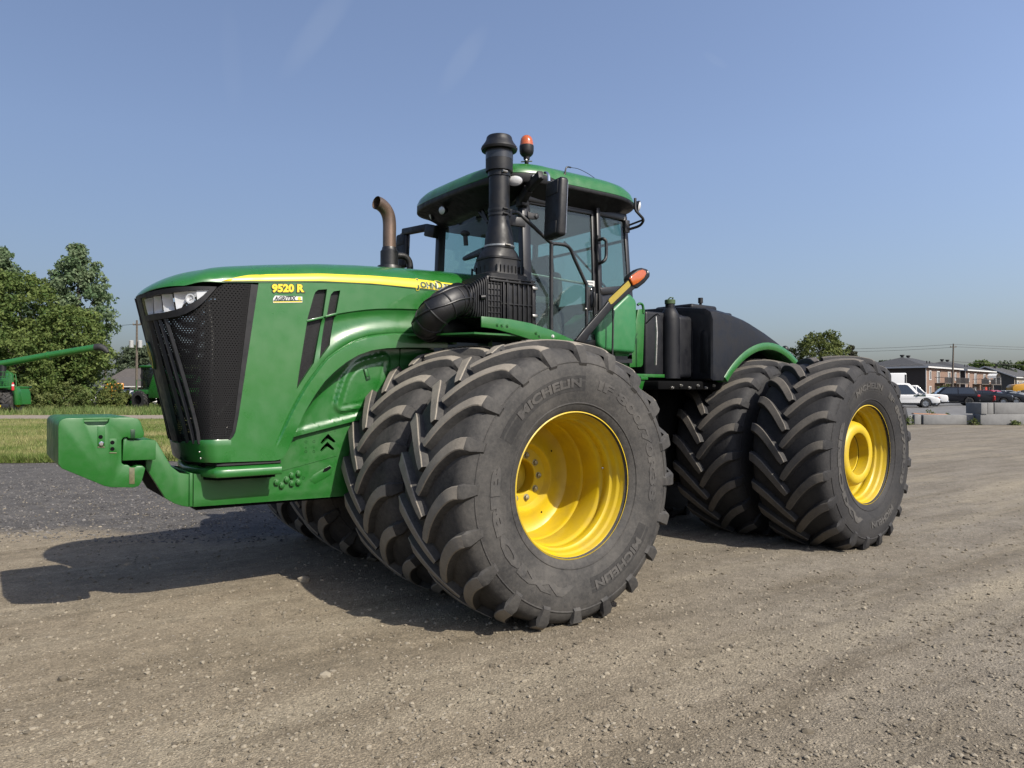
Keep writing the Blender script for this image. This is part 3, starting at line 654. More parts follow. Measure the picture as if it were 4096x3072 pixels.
def bolt_mesh():
    mb = MB(); mb.lathe([(0, .026), (.004, .026), (.004, .019)], 16, 'y')
    hexa = [(.0185*math.cos(R(60*k)), .0185*math.sin(R(60*k))) for k in range(6)]
    mb.prism(hexa, .003, .020, 'y'); mb.lathe([(.020, .010), (.028, .010), (.028, 0)], 10, 'y'); return mb.mesh('bolt', 'bolt_steel', bevel=.0015)
RIM_F, RIM_P, RIM_R, BOLT = rim_mesh_front(), rim_mesh_plain(), rim_mesh_rear(), bolt_mesh()
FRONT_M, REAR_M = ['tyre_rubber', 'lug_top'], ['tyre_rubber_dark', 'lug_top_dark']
def wheel(y, tyre, rim, rearhalf=False):
    w = empty('wheel', parent=tractor); side = 1 if y > 0 else -1
    if rearhalf:
        c, s = math.cos(ART), math.sin(ART); lx = -WB/2; w.location = (-WB/2+lx*c-y*s, lx*s+y*c, AXZ); w.rotation_euler = (0, 0, ART)
    else: w.location = (0, y, AXZ)
    if side < 0: w.scale = (1, -1, 1)
    link('tyre', tyre, w); r = link('rim', rim, w); r.location = (0, .365, 0)
    return w
t_fo = tyre_mesh('tyre', FRONT_M, 53.1); t_fi = tyre_mesh('tyre', FRONT_M, 47.6)
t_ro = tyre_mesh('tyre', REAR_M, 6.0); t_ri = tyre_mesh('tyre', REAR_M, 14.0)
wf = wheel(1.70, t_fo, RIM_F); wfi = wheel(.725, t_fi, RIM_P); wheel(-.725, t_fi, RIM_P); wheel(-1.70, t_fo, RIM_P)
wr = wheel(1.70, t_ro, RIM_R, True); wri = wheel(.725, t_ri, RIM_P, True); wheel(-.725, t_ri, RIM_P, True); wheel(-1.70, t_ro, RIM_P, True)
tag(wf, 'front outer wheel with deep yellow dish and ring of bolts'); tag(wr, 'rear outer wheel with thick yellow cast hub')
print_wheel(wf, 0, 'tyre_print', 'tyre_print_dark'); print_wheel(wr, 16, 'tyre_print', 'tyre_print_dark')
hub = link('hub', hub_mesh_rear(), wr); hub.location = (0, .365, 0)
mb = MB(); mb.lathe([(-.197, .2142), (-.2, .2115), (-.206, .2115)], 48, 'y'); hg = mb.build('hub_gap', 'dark_void', wr); hg.location = (0, .3655, 0)
for k in range(10):
    b = link('bolt', BOLT, wf); a = R(36*k); b.location = (.1675*math.cos(a), .365-.625, .1675*math.sin(a)); b.rotation_euler = (0, a, 0)
for k in range(4):                       # small drain holes in the dish
    a = R(45+90*k+12); mb = MB(); mb.lathe([(0, .008), (.0015, .008), (.0015, 0)], 12, 'y'); o = mb.build('drain_hole', 'dark_void', wf); o.location = (.335*math.cos(a), .365-.605, .335*math.sin(a))
mb = MB(); mb.tube([(0, 0, 0), (.0, .028, 0)], .007, 10); mb.tube([(0, .028, 0), (0, .045, 0)], .0045, 8)
vs = mb.build('valve_stem', 'zinc', wf); vs.location = (-.435, .365-.20, .075); vs.rotation_euler = (0, 0, R(60))
mb = MB(); mb.lathe([(-.02, .125), (.0, .125), (.0, .06), (-.03, .055), (-.03, 0)], 24, 'y'); hubf = mb.build('hub', 'yellow_paint', wf); hubf.location = (0, .365-.735, 0)
# wheel axles and the dual spacers between inner and outer wheels
for rh in (False, True):
    for sg in (1, -1):
        mb = MB(); mb.tube([(0, sg*.2, AXZ), (0, sg*1.10, AXZ)], .13, 20); mb.lathe([(sg*.45, .20), (sg*.45, .30), (sg*.52, .30), (sg*.52, .20)], 24, 'y', (0, 0, AXZ)); mb.lathe([(sg*.9, .22), (sg*1.2, .22)], 24, 'y', (0, 0, AXZ))
        o = mb.build('axle', 'under_metal', tractor)
        if rh:
            c, s = math.cos(ART), math.sin(ART); o.location = (-WB/2-WB/2*c, -WB/2*s, 0); o.rotation_euler = (0, 0, ART)

# --- hood: shell, nose, side panels
z_part = table([-.35, .391, .717, 1.217, 1.69, 1.95], [2.395, 2.424, 2.431, 2.409, 2.366, 2.345])
z_crown = table([-.35, .16, .40, .83, 1.14, 1.52, 1.70, 1.88, 2.05], [2.672, 2.662, 2.655, 2.634, 2.612, 2.565, 2.535, 2.500, 2.45])
HW = .560
def nose_tip(z): return 2.134+(z-1.204)*.2397
def nose_edge(z): return float(np.interp(z, [1.05, 1.25, 1.30, 1.41, 1.88, 2.24, 2.36], [1.885, 1.880, 1.851, 1.829, 1.761, 1.710, 1.693]))
def nose_x(y, z):
    """front surface of the nose: blunt plan, leaning back towards the ground"""
    k = min(1.0, abs(y)/(HW+.002)); t, e = nose_tip(z), nose_edge(z); return t-(t-e)*(1-(1-k**1.8)**(1/4.5))
def nose_top_edge(y): return 2.275+.035*smooth01(0, .54, abs(y))
def hood_n(xb): return lerp(2.2, 1.5, float(smooth01(1.75, 2.33, xb)))
# perimeter of the shell's lower edge, rear left -> nose -> rear right
per = [(x, HW, z_part(x)) for x in np.linspace(-.35, 1.69, 36)]
yy = [HW*math.sin(a) for a in np.linspace(R(89), 0, 22)]
nose_l = []
for y in yy:
    z = nose_top_edge(y); 
    for _ in range(3): x = nose_x(y, z); z = nose_top_edge(y) if y < .5 else lerp(nose_top_edge(y), z_part(min(x, 1.95)), float(smooth01(.5, .556, y)))
    nose_l.append((nose_x(y, z), y, z))
per_l = per+nose_l; per_all = per_l+[(x, -y, z) for x, y, z in per_l[-2::-1]]
def shell_pt(b, t):
    xb, yb, zb = b; xs = xb if xb < 1.3 else xb-.54*((xb-1.3)/1.09)**2
    zc = z_crown(xs)+.004; n = hood_n(xb); a = t*math.pi/2
    h = math.cos(a)**(2/n); v = math.sin(a)**(2/n)          # h: 1 at the edge, 0 at the spine
    return (xs+(xb-xs)*h, yb*h, zb+(zc-zb)*v)
mb = MB(); rows = [i/16 for i in range(17)]
mb.loft([[shell_pt(b, t) for b in per_all] for t in rows], closed=False)
# turned-under lip of the shell
mb.loft([[b for b in per_all], [(b[0]-.0, b[1]*.985, b[2]-.004) for b in per_all], [(b[0]-.02, b[1]*.95, b[2]+.004) for b in per_all]], closed=False)
# rear closing wall of the hood
mb.add([shell_pt(per_all[0], t) for t in rows]+[shell_pt(per_all[-1], t) for t in rows[::-1]], [tuple(range(34))])
hood = mb.build('hood', 'green_paint', tractor, angle=40)
def shell_y(x, z):
    """left side of the shell at height z (for bands and lettering laid on it)"""
    zb, zc, n = z_part(x), z_crown(x)+.004, hood_n(x); v = min(.999, max(0, (z-zb)/(zc-zb)))
    yb = HW
    if x > 1.69:
        t, e = nose_tip(2.33), nose_edge(2.33); q = min(1, max(0, (t-x)/(t-e))); yb = (HW+.002)*(1-(1-q)**4.5)**(1/1.8)
    return yb*(1-v**n)**(1/n)
st_lo = table([-.3, .29, .391, .821, 1.217, 1.755, 1.945], [2.41, 2.432, 2.434, 2.434, 2.418, 2.371, 2.353])
st_hi = table([-.3, .013, .386, .817, 1.213, 1.600, 1.752, 1.818, 1.880, 1.920, 1.945], [2.490, 2.502, 2.510, 2.500, 2.479, 2.438, 2.418, 2.401, 2.380, 2.367, 2.356])
def band(name, lo, hi, x0, x1, mat, off, parent, n=60, m=9, side=1, ribs=0.0):
    mb = MB(); g = []
    for x in np.linspace(x0, x1, n):
        g.append([(x, side*(shell_y(x, lerp(lo(x), hi(x), j/(m-1)))+off+(ribs if j % 2 else 0)), lerp(lo(x), hi(x), j/(m-1))) for j in range(m)])
    mb.loft(g, closed=False); return mb.build(name, mat, parent, angle=60)
for sd in (1, -1):
    band('stripe', st_lo, st_hi, -.28, 1.945, 'stripe_yellow', .0022, hood, side=sd, m=15, ribs=.0009)
band('stripe_edge', lambda x: st_lo(x)-.006, lambda x: st_lo(x), -.28, 1.93, 'deep_green', .0015, hood, m=2)
def hood_text(body, size, bold, x, z, mat, off, name='lettering', sx=1.0, shear=0.0, flat=None, res=3, tilt=0.0, spacing=1.0):
    me = text_mesh(body, size, bold=bold, extrude=.0006, shear=shear, res=res, spacing=spacing)
    bm = bmesh.new(); bm.from_mesh(me); bmesh.ops.triangulate(bm, faces=bm.faces); bm.to_mesh(me); bm.free()
    def fn(c):
        X, Zz = x-c.x*sx, z+c.y+tilt*c.x; return (X, (flat if flat else shell_y(X, Zz))+off+c.z, Zz)
    return link(name, map_mesh(me, fn, mat), hood)
for off, mt, bo in ((.0045, 'stripe_yellow', .008), (.0062, 'deep_green', .0038)):
    hood_text('J', .100, bo, .395, 2.470, mt, off, sx=.9); hood_text('OHN', .066, bo, .297, 2.461, mt, off, sx=1.02)
    hood_text('D', .094, bo, .195, 2.470, mt, off, sx=.9); hood_text('EERE', .066, bo, .088, 2.461, mt, off, sx=.95)

# side panel with sweeping arch, crease lines and two tall air vents
emb = [(1.575, 1.150), (1.517, 1.294), (1.446, 1.443), (1.355, 1.604), (1.271, 1.722), (1.177, 1.833), (1.061, 1.919), (.922, 1.990), (.768, 2.030), (.556, 2.054), (.185, 2.066)]
arch = [(1.471, 1.161), (1.420, 1.285), (1.367, 1.407), (1.275, 1.558), (1.2, 1.659), (1.123, 1.733), (1.026, 1.809), (.926, 1.867), (.814, 1.907), (.689, 1.927), (.507, 1.940), (.179, 1.948)]
line1 = [(1.40, 2.085), (1.329, 2.108), (1.081, 2.182), (.769, 2.238), (.413, 2.258), (.12, 2.262)]
line2 = [(1.30, 1.80), (1.158, 1.925), (1.081, 1.983), (.972, 2.035), (.769, 2.092), (.413, 2.120), (.12, 2.125)]
def sdist(poly):
    P = np.array([(p[0], p[1]) for p in catmull([(a, b, 0) for a, b in poly], 5)])
    A, B = P[:-1], P[1:]; D = B-A; L2 = (D**2).sum(1)
    def f(x, z):
        q = np.array([x, z]); t = np.clip(((q-A)*D).sum(1)/L2, 0, 1); pr = A+D*t[:, None]; dd = np.hypot(*(q-pr).T); i = int(dd.argmin())
        s = D[i, 0]*(q[1]-A[i, 1])-D[i, 1]*(q[0]-A[i, 0]); return -dd[i] if s > 0 else dd[i]     # + above / outside the arch
    return f
def smooth_line(poly, n=4): return [(p.x, p.y) for p in catmull([(a, b, 0) for a, b in poly], n)]
def offset_line(poly, d):
    P = np.array(poly); T = np.gradient(P, axis=0); T /= np.linalg.norm(T, axis=1)[:, None]; return [tuple(q) for q in P+np.stack([-T[:, 1], T[:, 0]], 1)*-d]
emb_s, l1_s, l2_s = smooth_line(emb), smooth_line(line1), smooth_line(line2)
d_emb, d_l1, d_l2 = sdist(emb), sdist(line1), sdist(line2)
W1, W2 = .012, .008
def lin01(a, b, x): return min(1.0, max(0.0, (x-a)/(b-a)))
def side_y(x, z):
    y = HW-.0015
    e = d_emb(x, z)
    lip = .014*lin01(0.0005, -W1+.0005, e)-.006*lin01(.012, 0, abs(e))*lin01(-.003, .0, e)
    lip *= float(smooth01(1.16, 1.34, z))
    fade = float(smooth01(1.33, 1.17, x))
    a, b = d_l1(x, z), d_l2(x, z)
    s = -.011*lin01(-.0005, -W2+.0005, a)*float(smooth01(-.30, -.05, a))
    s -= .014*float(smooth01(-.05, .07, b))*float(smooth01(.0, -.05, a))
    s += .010*float(smooth01(.05, -.05, b))*float(smooth01(0, .06, e))
    return y+lip+s*fade
outline = [(1.693, 2.361), (1.71, 2.241), (1.761, 1.882), (1.829, 1.41), (1.851, 1.294), (1.866, 1.262), (1.884, 1.246), (1.884, 1.086), (1.577, 1.080), (1.545, 1.083), (1.526, 1.090), (1.500, 1.112)]+arch+[(.12, 1.948), (.12, 2.412), (.391, 2.4195), (.717, 2.4265), (1.0, 2.418), (1.217, 2.4045), (1.45, 2.386)]
ventA = [(1.412, 1.599), (1.392, 1.738), (1.329, 2.135), (1.283, 2.301), (1.270, 2.332), (1.248, 2.350), (1.178, 2.360), (1.216, 2.106), (1.281, 1.794), (1.337, 1.712)]
ventB = [(1.239, 1.822), (1.206, 2.015), (1.159, 2.274), (1.148, 2.322), (1.125, 2.348), (1.072, 2.359), (1.101, 2.204), (1.153, 1.934)]
panel = relief_panel('hood_side_panel', outline, side_y, 'green_paint', tractor, holes=[ventA, ventB], res=.018, depth=.035, creases=[emb_s, offset_line(emb_s, -W1), offset_line(emb_s, .012), [p for p in l1_s if p[0] < 1.34], [p for p in offset_line(l1_s, -W2) if p[0] < 1.34]])
panel_r = mirror_y(panel)
def flat_uv(me, ax=(0, 2)):
    uv = me.uv_layers.new(name='UVMap')
    for lp in me.loops:
        c = me.vertices[lp.vertex_index].co; uv.data[lp.index].uv = (c[ax[0]], c[ax[1]])
for vp in (ventA, ventB):
    mb = MB(); mb.add([(x, HW-.034, z) for x, z in vp], [tuple(range(len(vp)))]); o = mb.build('vent_screen', 'vent_mesh', panel); flat_uv(o.data)
# bar across the vents that carries on the crease line
mb = MB(); mb.bar((1.338, HW-.012, 2.108), (1.206, HW-.012, 2.146), .030, .016); mb.bar((1.192, HW-.012, 2.150), (1.098, HW-.012, 2.180), .030, .016); mb.build('vent_bar', 'green_paint', panel, bevel=.004)
# engine parts seen dimly behind the vents
mb = MB(); mb.tube([(1.42, .36, 1.78), (1.30, .38, 1.90), (1.16, .38, 1.93), (1.05, .36, 1.8)], .085, 16); mb.tube([(1.36, .40, 1.62), (1.36, .40, 2.3)], .02, 8); mb.box((.1, -.34, 1.30), (1.50, .30, 2.25)); mb.box((.1, -.36, .80), (1.5, .33, 1.30))
mb.build('engine', 'under_metal', tractor, bevel=.01)
# number and dealer plate on the side panel
for off, mt, bo in ((.0035, 'decal_dark', .0085), (.0050, 'stripe_yellow', .0042)):
    hood_text('9520 R', .076, bo, 1.482, 2.339, mt, off, sx=1.06, flat=HW, tilt=.085)
mb = MB(); mb.add([(1.590, HW+.0022, 2.258), (1.590, HW+.0022, 2.226), (1.372, HW+.0022, 2.244), (1.372, HW+.0022, 2.288), (1.575, HW+.0022, 2.281)], [(0, 1, 2, 3, 4)]); plate = mb.build('dealer_decal', 'decal_white', hood)
mb = MB(); mb.add([(1.588, HW+.0027, 2.236), (1.588, HW+.0027, 2.229), (1.374, HW+.0027, 2.247), (1.374, HW+.0027, 2.254)], [(0, 1, 2, 3)]); mb.build('dealer_decal_line', 'stripe_yellow', hood)
mb = MB(); mb.add([(1.588, HW+.0027, 2.245), (1.588, HW+.0027, 2.237), (1.374, HW+.0027, 2.255), (1.374, HW+.0027, 2.263)], [(0, 1, 2, 3)]); mb.build('dealer_decal_line', 'deep_green', hood)
hood_text('AGRITEX', .040, .0016, 1.503, 2.2645, 'decal_dark', .0032, sx=.95, flat=HW, tilt=.085, shear=.2)
mb = MB(); mb.lathe([(0, .013), (.0005, .0)], 16, 'y', (1.395, HW+.003, 2.272)); mb.build('dealer_emblem', 'stripe_yellow', hood)
# recessed lower panel with latch door
door = [(.991, 1.476), (.965, 1.570), (.93, 1.672), (.905, 1.712), (.879, 1.740), (.840, 1.766), (.796, 1.785), (.637, 1.827), (.669, 1.684), (.690, 1.625), (.711, 1.586), (.755, 1.536), (.817, 1.504)]
d_door = sdist(door+[door[0]])
def pdist(poly):
    P = np.array(poly+[poly[0]]); A, B = P[:-1], P[1:]; D = B-A; L2 = (D**2).sum(1)
    def f(x, z):
        q = np.array([x, z]); t = np.clip(((q-A)*D).sum(1)/L2, 0, 1); dd = np.hypot(*(q-(A+D*t[:, None])).T).min(); return -dd if inside(poly, x, z) else dd
    return f
d_door = pdist(door); d_arch = sdist(arch)
def low_y(x, z):
    y = .395; d = d_door(x, z)
    y += .022*float(smooth01(.075, .045, d)); y -= .007*float(smooth01(.034, .014, d)); y += .003*(1 if d < -.0005 else 0)
    zb = 1.233+(1.379-x)*.216; h = z-zb
    y += .014*float(smooth01(.065, .040, h))
    y += .014*float(smooth01(-.10, -.05, d_arch(x, z)))
    if .4785 < x < .4895: y -= .010
    return y
low_out = [(1.379, 1.238), (1.46, 1.24), (1.46, 1.34), (1.367, 1.50), (1.2, 1.70), (1.026, 1.85), (.814, 1.955), (.507, 1.985), (.16, 1.985), (.16, 1.50), (.87, 1.350)]
dl = door+[door[0]]
lowp = relief_panel('lower_side_panel', low_out, low_y, 'green_paint', tractor, res=.014, depth=.02, creases=[dl, [(.49, 1.4), (.49, 2.0)], [(.478, 1.4), (.478, 2.0)]]); mirror_y(lowp)
mb = MB(); mb.prism([(.815, 1.765), (.785, 1.772), (.755, 1.683), (.790, 1.673)], .420, .4225); mb.build('latch_seat', 'deep_green', lowp)
mb = MB(); mb.prism([(.810, 1.758), (.788, 1.764), (.769, 1.705), (.794, 1.698)], .420, .4265); mb.lathe([(0, .006), (.004, .006), (.004, 0)], 10, 'y', (.779, .4225, 1.689)); mb.build('latch', 'green_paint', lowp, bevel=.002)

# nose: perforated grille wrapped round the front, slats, lamps, badge
def nose_grid(y0, y1, zlo, zhi, n, m, off=0.0):
    g = []
    for i in range(n+1):
        y = lerp(y0, y1, i/n); zl, zh = zlo(y), zhi(y)
        g.append([(nose_x(y, lerp(zl, zh, j/m))+off, y, lerp(zl, zh, j/m)) for j in range(m+1)])
    return g
def strip_y(s_):
    """y on the nose for arc parameter s: by angle up to .8, then by depth along the nearly flat side"""
    a, sg = abs(s_), (1 if s_ >= 0 else -1)
    if a <= .8: return sg*.562*math.sin(R(90)*a)
    q0 = 1-(1-math.sin(R(72))**1.8)**(1/4.5); q = lerp(q0, 1.0, (a-.8)/.2); return sg*.562*min(1.0, 1-(1-q)**4.5)**(1/1.8)
def nose_strip(s0, s1, zlo, zhi, off, n=14, m=20):
    """strip given by the arc parameter s (-1..1), denser where the nose turns"""
    g = []
    for i in range(n+1):
        s_ = lerp(s0, s1, i/n); y = strip_y(s_); a = R(90)*max(-1.0, min(1.0, s_)); zl, zh = zlo(y), zhi(y); row = []
        for j in range(m+1):
            z = lerp(zl, zh, j/m); x = nose_x(y, z); row.append((x-off*math.cos(a), y-off*math.sin(a), z))
        g.append(row)
    return g
gr_lo = lambda y: 1.212+.030*smooth01(.0, .56, abs(y)); gr_hi = lambda y: nose_top_edge(y)+.040*smooth01(.50, .56, abs(y))
lamp_low = table([.56*math.sin(R(89.9)*a) for a in (0, .109, .34, .50, .624, .70, .779, .832, .873, .923, .957)]+[.5595, .562], [2.083, 2.083, 2.085, 2.090, 2.100, 2.118, 2.149, 2.185, 2.225, 2.290, 2.317, 2.33, 2.355])
mesh_hi = lambda y: min(gr_hi(y), lamp_low(abs(y))+.004)
for sd in (1, -1):
    mb = MB(); g = nose_strip(sd*.10, sd*1.0, gr_lo, mesh_hi, .012, n=60, m=30); mb.loft(g, closed=False); o = mb.build('grille', 'grille_mesh', tractor)
    uv = o.data.uv_layers.new(name='UVMap')
    arc = {}
    pts = [Vector((r[15][0], r[15][1], 0)) for r in g]; acc_ = [0]
    for a, b in zip(pts, pts[1:]): acc_.append(acc_[-1]+(b-a).length)
    ys = [p.y*sd for p in pts]
    for lp in o.data.loops:
        c = o.data.vertices[lp.vertex_index].co; uv.data[lp.index].uv = (float(np.interp(c.y*sd, ys, acc_)), c.z)
    if sd > 0: grille = o
# solid surround: centre rib, louvre slats, side and lower borders
mb = MB(); mb.loft(nose_strip(-.12, .12, gr_lo, gr_hi, -.004, n=8), closed=False); mb.build('grille_rib', 'black_plastic', tractor)
for sd in (1, -1):
    for k, (sa, sb, ta, tb) in enumerate(((.12, .20, .14, .26), (.24, .29, .34, .41), (.335, .365, .50, .55), (.42, .46, .62, .67))):
        mb = MB(); g = []
        for j in range(21):
            z = lerp(1.215, 2.088, j/20); u = j/20; row = []
            for q in range(4):
                s_ = lerp(lerp(ta, tb, q/3), lerp(sa, sb, q/3), u) if k else lerp(sa, sb, q/3); a = R(89.9)*s_*sd; y = HW*math.sin(a)
                row.append((nose_x(y, z)+.004+(.006 if q in (1, 2) else -.01), y, z))
            g.append(row)
        mb.loft(g, closed=False); mb.build('grille_slat', 'black_plastic', tractor)
    mb = MB(); g = nose_strip(sd*.975, sd*1.0, gr_lo, gr_hi, .004, n=4); mb.loft(g, closed=False); mb.build('grille_border', 'black_plastic', tractor)
# radiator and pipes behind the grille
mb = MB(); mb.box((1.60, -.50, 1.20), (1.81, .50, 2.30)); radiator = mb.build('radiator', 'under_metal', tractor)
mb = MB(); mb.tube([(2.012, .45, 2.22), (1.990, .45, 2.06), (1.981, .45, 1.98), (1.986, .45, 1.52), (1.986, .45, 1.25)], .013, 10); mb.build('coolant_pipe', 'zinc', tractor)
mb = MB(); mb.tube(catmull([(1.814, .50, 2.15), (1.815, .50, 1.955), (1.816, .50, 1.665), (1.85, .50, 1.55), (1.911, .50, 1.468), (1.958, .50, 1.412)], 5), .011, 8); mb.build('hose', 'hose_rubber', tractor)
mb = MB(); mb.box((1.90, .40, 1.22), (1.94, .455, 2.32)); mb.box((1.91, .41, 1.97), (1.975, .462, 2.03)); mb.box((1.91, .41, 1.50), (1.975, .462, 1.56)); mb.build('radiator_mount', 'under_metal', tractor, bevel=.004)
mb = MB(); mb.tube([(1.895, .505, 1.335), (1.905, .530, 1.330), (1.907, .540, 1.300), (1.905, .530, 1.270), (1.895, .505, 1.268)], .006, 8); mb.build('latch_ring', 'zinc', tractor)
# green cowl band below the grille
mb = MB(); bz = [1.086, 1.092, 1.14, 1.20, 1.236, 1.246]; g = []
for i in range(-36, 37):
    a = R(90)*i/36; y = strip_y(i/36); k = smooth01(.0, .56, abs(y)); row = []
    for j, z in enumerate(bz):
        zz = z-(.034*(1-k) if z > 1.15 else .012*(1-k)); o_ = -.004 if j in (0,) else (.002 if j < 5 else -.012)
        row.append((nose_x(y, zz)+o_*math.cos(a)+(.02 if abs(i) == 36 else 0)*0, math.copysign(min(abs(y), HW-.0015)+o_*.3*abs(math.sin(a)), y) if abs(y) > .01 else y, zz))
    row.append((row[-1][0]-.03*math.cos(a), row[-1][1]-.03*math.sin(a), row[-1][2]-.004)); g.append(row)
mb.loft(g, closed=False); cowl = mb.build('nose_cowl', 'green_paint', tractor, angle=50)
for zz in (1.160, 1.115):
    mb = MB(); a = R(89.9)*.62; y = HW*math.sin(a); mb.sphere((nose_x(y, zz)+.003, y+.003, zz), .007, 10, 6); mb.build('rivet', 'zinc', cowl)

# headlamps: black housing, silver cells behind a clear lens
def nose_at(s_, z, off=0.0):
    a = R(89.9)*s_; y = HW*math.sin(a); return (nose_x(y, z)+off*max(.25, math.cos(a)), y+off*math.sin(a)*.6, z)
house = [(.103, 2.266), (.30, 2.276), (.507, 2.287), (.667, 2.299), (.80, 2.306), (.935, 2.312), (.923, 2.290), (.873, 2.225), (.832, 2.185), (.779, 2.149), (.70, 2.118), (.624, 2.100), (.50, 2.090), (.34, 2.085), (.20, 2.083), (.109, 2.083)]
lens = [(.125, 2.246), (.30, 2.248), (.45, 2.254), (.585, 2.262), (.70, 2.270), (.792, 2.278), (.889, 2.287), (.846, 2.243), (.790, 2.203), (.725, 2.178), (.66, 2.158), (.585, 2.143), (.50, 2.134), (.416, 2.128), (.26, 2.125), (.118, 2.125)]
def nose_patch(poly, off, mats, name, parent, rim=None, sd=1, res=.02, zres=.012):
    """patch of the nose surface inside an (s,z) outline, lifted by off, with a turned-in rim"""
    bm = bmesh.new(); S = np.arange(min(p[0] for p in poly)-.01, max(p[0] for p in poly)+.03, res); Zs = np.arange(min(p[1] for p in poly)-.005, max(p[1] for p in poly)+.02, zres)
    g = [[bm.verts.new((a, 0, b)) for b in Zs] for a in S]
    for i in range(len(S)-1):
        for k in range(len(Zs)-1): bm.faces.new((g[i][k], g[i+1][k], g[i+1][k+1], g[i][k+1]))
    def cutp(p_):
        for i in range(len(p_)):
            a, b = p_[i], p_[(i+1) % len(p_)]; dx, dz = b[0]-a[0], b[1]-a[1]; L = math.hypot(dx, dz)
            bmesh.ops.bisect_plane(bm, geom=bm.verts[:]+bm.edges[:]+bm.faces[:], dist=1e-6, plane_co=(a[0], 0, a[1]), plane_no=(dz/L, 0, -dx/L))
    cutp(poly)
    if rim: cutp(rim)
    dead = [f for f in bm.faces if not inside(poly, *(lambda c: (c.x, c.z))(f.calc_center_median())) or (rim and inside(rim, *(lambda c: (c.x, c.z))(f.calc_center_median())))]
    bmesh.ops.delete(bm, geom=dead, context='FACES')
    be = [e for e in bm.edges if e.is_boundary]; ex = bmesh.ops.extrude_edge_only(bm, edges=be); inner = {v for v in ex['geom'] if isinstance(v, bmesh.types.BMVert)}
    for v in bm.verts:
        p = nose_at(v.co.x, v.co.z, off-(.035 if v in inner else 0)); v.co = (p[0], p[1]*sd, p[2])
    bmesh.ops.recalc_face_normals(bm, faces=bm.faces)
    me = bpy.data.meshes.new(name); bm.to_mesh(me); bm.free(); me.materials.append(MATS[mats]); me.polygons.foreach_set('use_smooth', [True]*len(me.polygons)); me.set_sharp_from_angle(angle=R(35))
    return link(name, me, parent)
for sd in (1, -1):
    hl = nose_patch(house, .014, 'black_plastic', 'headlight', tractor, rim=lens, sd=sd)
    nose_patch(lens, .010, 'lamp_lens', 'lens', hl, sd=sd)
    # reflector bowls: four cells between dark ribs, then a white filler
    for (s0, s1, z0, z1, t0, t1) in ((.125, .245, 2.130, 2.242, .12, .30), (.262, .405, 2.132, 2.246, .315, .425), (.424, .570, 2.136, 2.254, .44, .57), (.588, .80, 2.150, 2.272, .588, .80)):
        mb = MB(); g = []
        for i in range(9):
            row = []
            for j in range(9):
                u, v = i/8, j/8; s_ = lerp(lerp(s0, t0, v), lerp(s1, t1, v), u); z = lerp(z0, z1, v)
                if s_ > .66: z = max(z, 2.178+(s_-.66)*.45)
                d = -.010-.040*(1-(2*u-1)**2)*(1-(2*v-1)**4); p = nose_at(s_, z, d); row.append((p[0], p[1]*sd, p[2]))
            g.append(row)
        mb.loft(g, closed=False); mb.build('reflector', 'lamp_reflector', hl)
    mb = MB(); mb.add([(lambda p: (p[0], p[1]*sd, p[2]))(nose_at(a, b, -.006)) for a, b in ((.80, 2.278), (.885, 2.286), (.846, 2.244), (.80, 2.212))], [(0, 1, 2, 3)]); mb.build('lamp_filler', 'lamp_white', hl)
    p = nose_at(.742, 2.222, -.012); mb = MB()
    mb.lathe([(0, .030), (.004, .034), (.004, .026), (-.006, .012), (-.004, 0)], 20, 'x', (0, 0, 0)); o = mb.build('bulb_ring', 'lamp_reflector', hl); o.location = (p[0], p[1]*sd, p[2]); o.rotation_euler = (0, 0, R(48)*sd)
# badge with a leaping stag on the centre rib
bx = nose_x(0, 1.845)
mb = MB(); n = 32; lean = math.atan(.2397)
def badge_ring(r, d): return [(d+math.sin(lean)*r*1.55*math.sin(2*math.pi*k/n), r*.72*math.cos(2*math.pi*k/n), r*1.55*math.sin(2*math.pi*k/n)) for k in range(n)]
mb.loft([badge_ring(.066, 0), badge_ring(.066, .026), badge_ring(.060, .032)], caps=True); badge = mb.build('badge', 'deep_green', tractor); badge.location = (bx-.012, 0, 1.845)
mb = MB(); mb.loft([badge_ring(.0605, .0322), badge_ring(.0605, .0338), badge_ring(.0545, .0338)]); mb.build('badge_rim', 'stripe_yellow', badge)
mb = MB(); mb.add(badge_ring(.058, .0335), [tuple(range(n))]); mb.build('badge_field', 'deep_green', badge)
stag = [(-.032, .020), (-.020, .028), (-.012, .040), (-.004, .055), (-.002, .040), (.006, .058), (.004, .036), (.000, .024), (.014, .018), (.030, .014), (.036, -.010), (.030, -.034), (.026, -.010), (.014, .000), (.000, .000), (-.006, -.016), (-.018, -.036), (-.016, -.012), (-.014, .006), (-.022, .014)]
mb = MB(); mb.add([(.0352+math.sin(lean)*b*1.3, a*.8, b*1.3) for a, b in stag], [tuple(range(len(stag)))]); mb.build('badge_stag', 'stripe_yellow', badge)

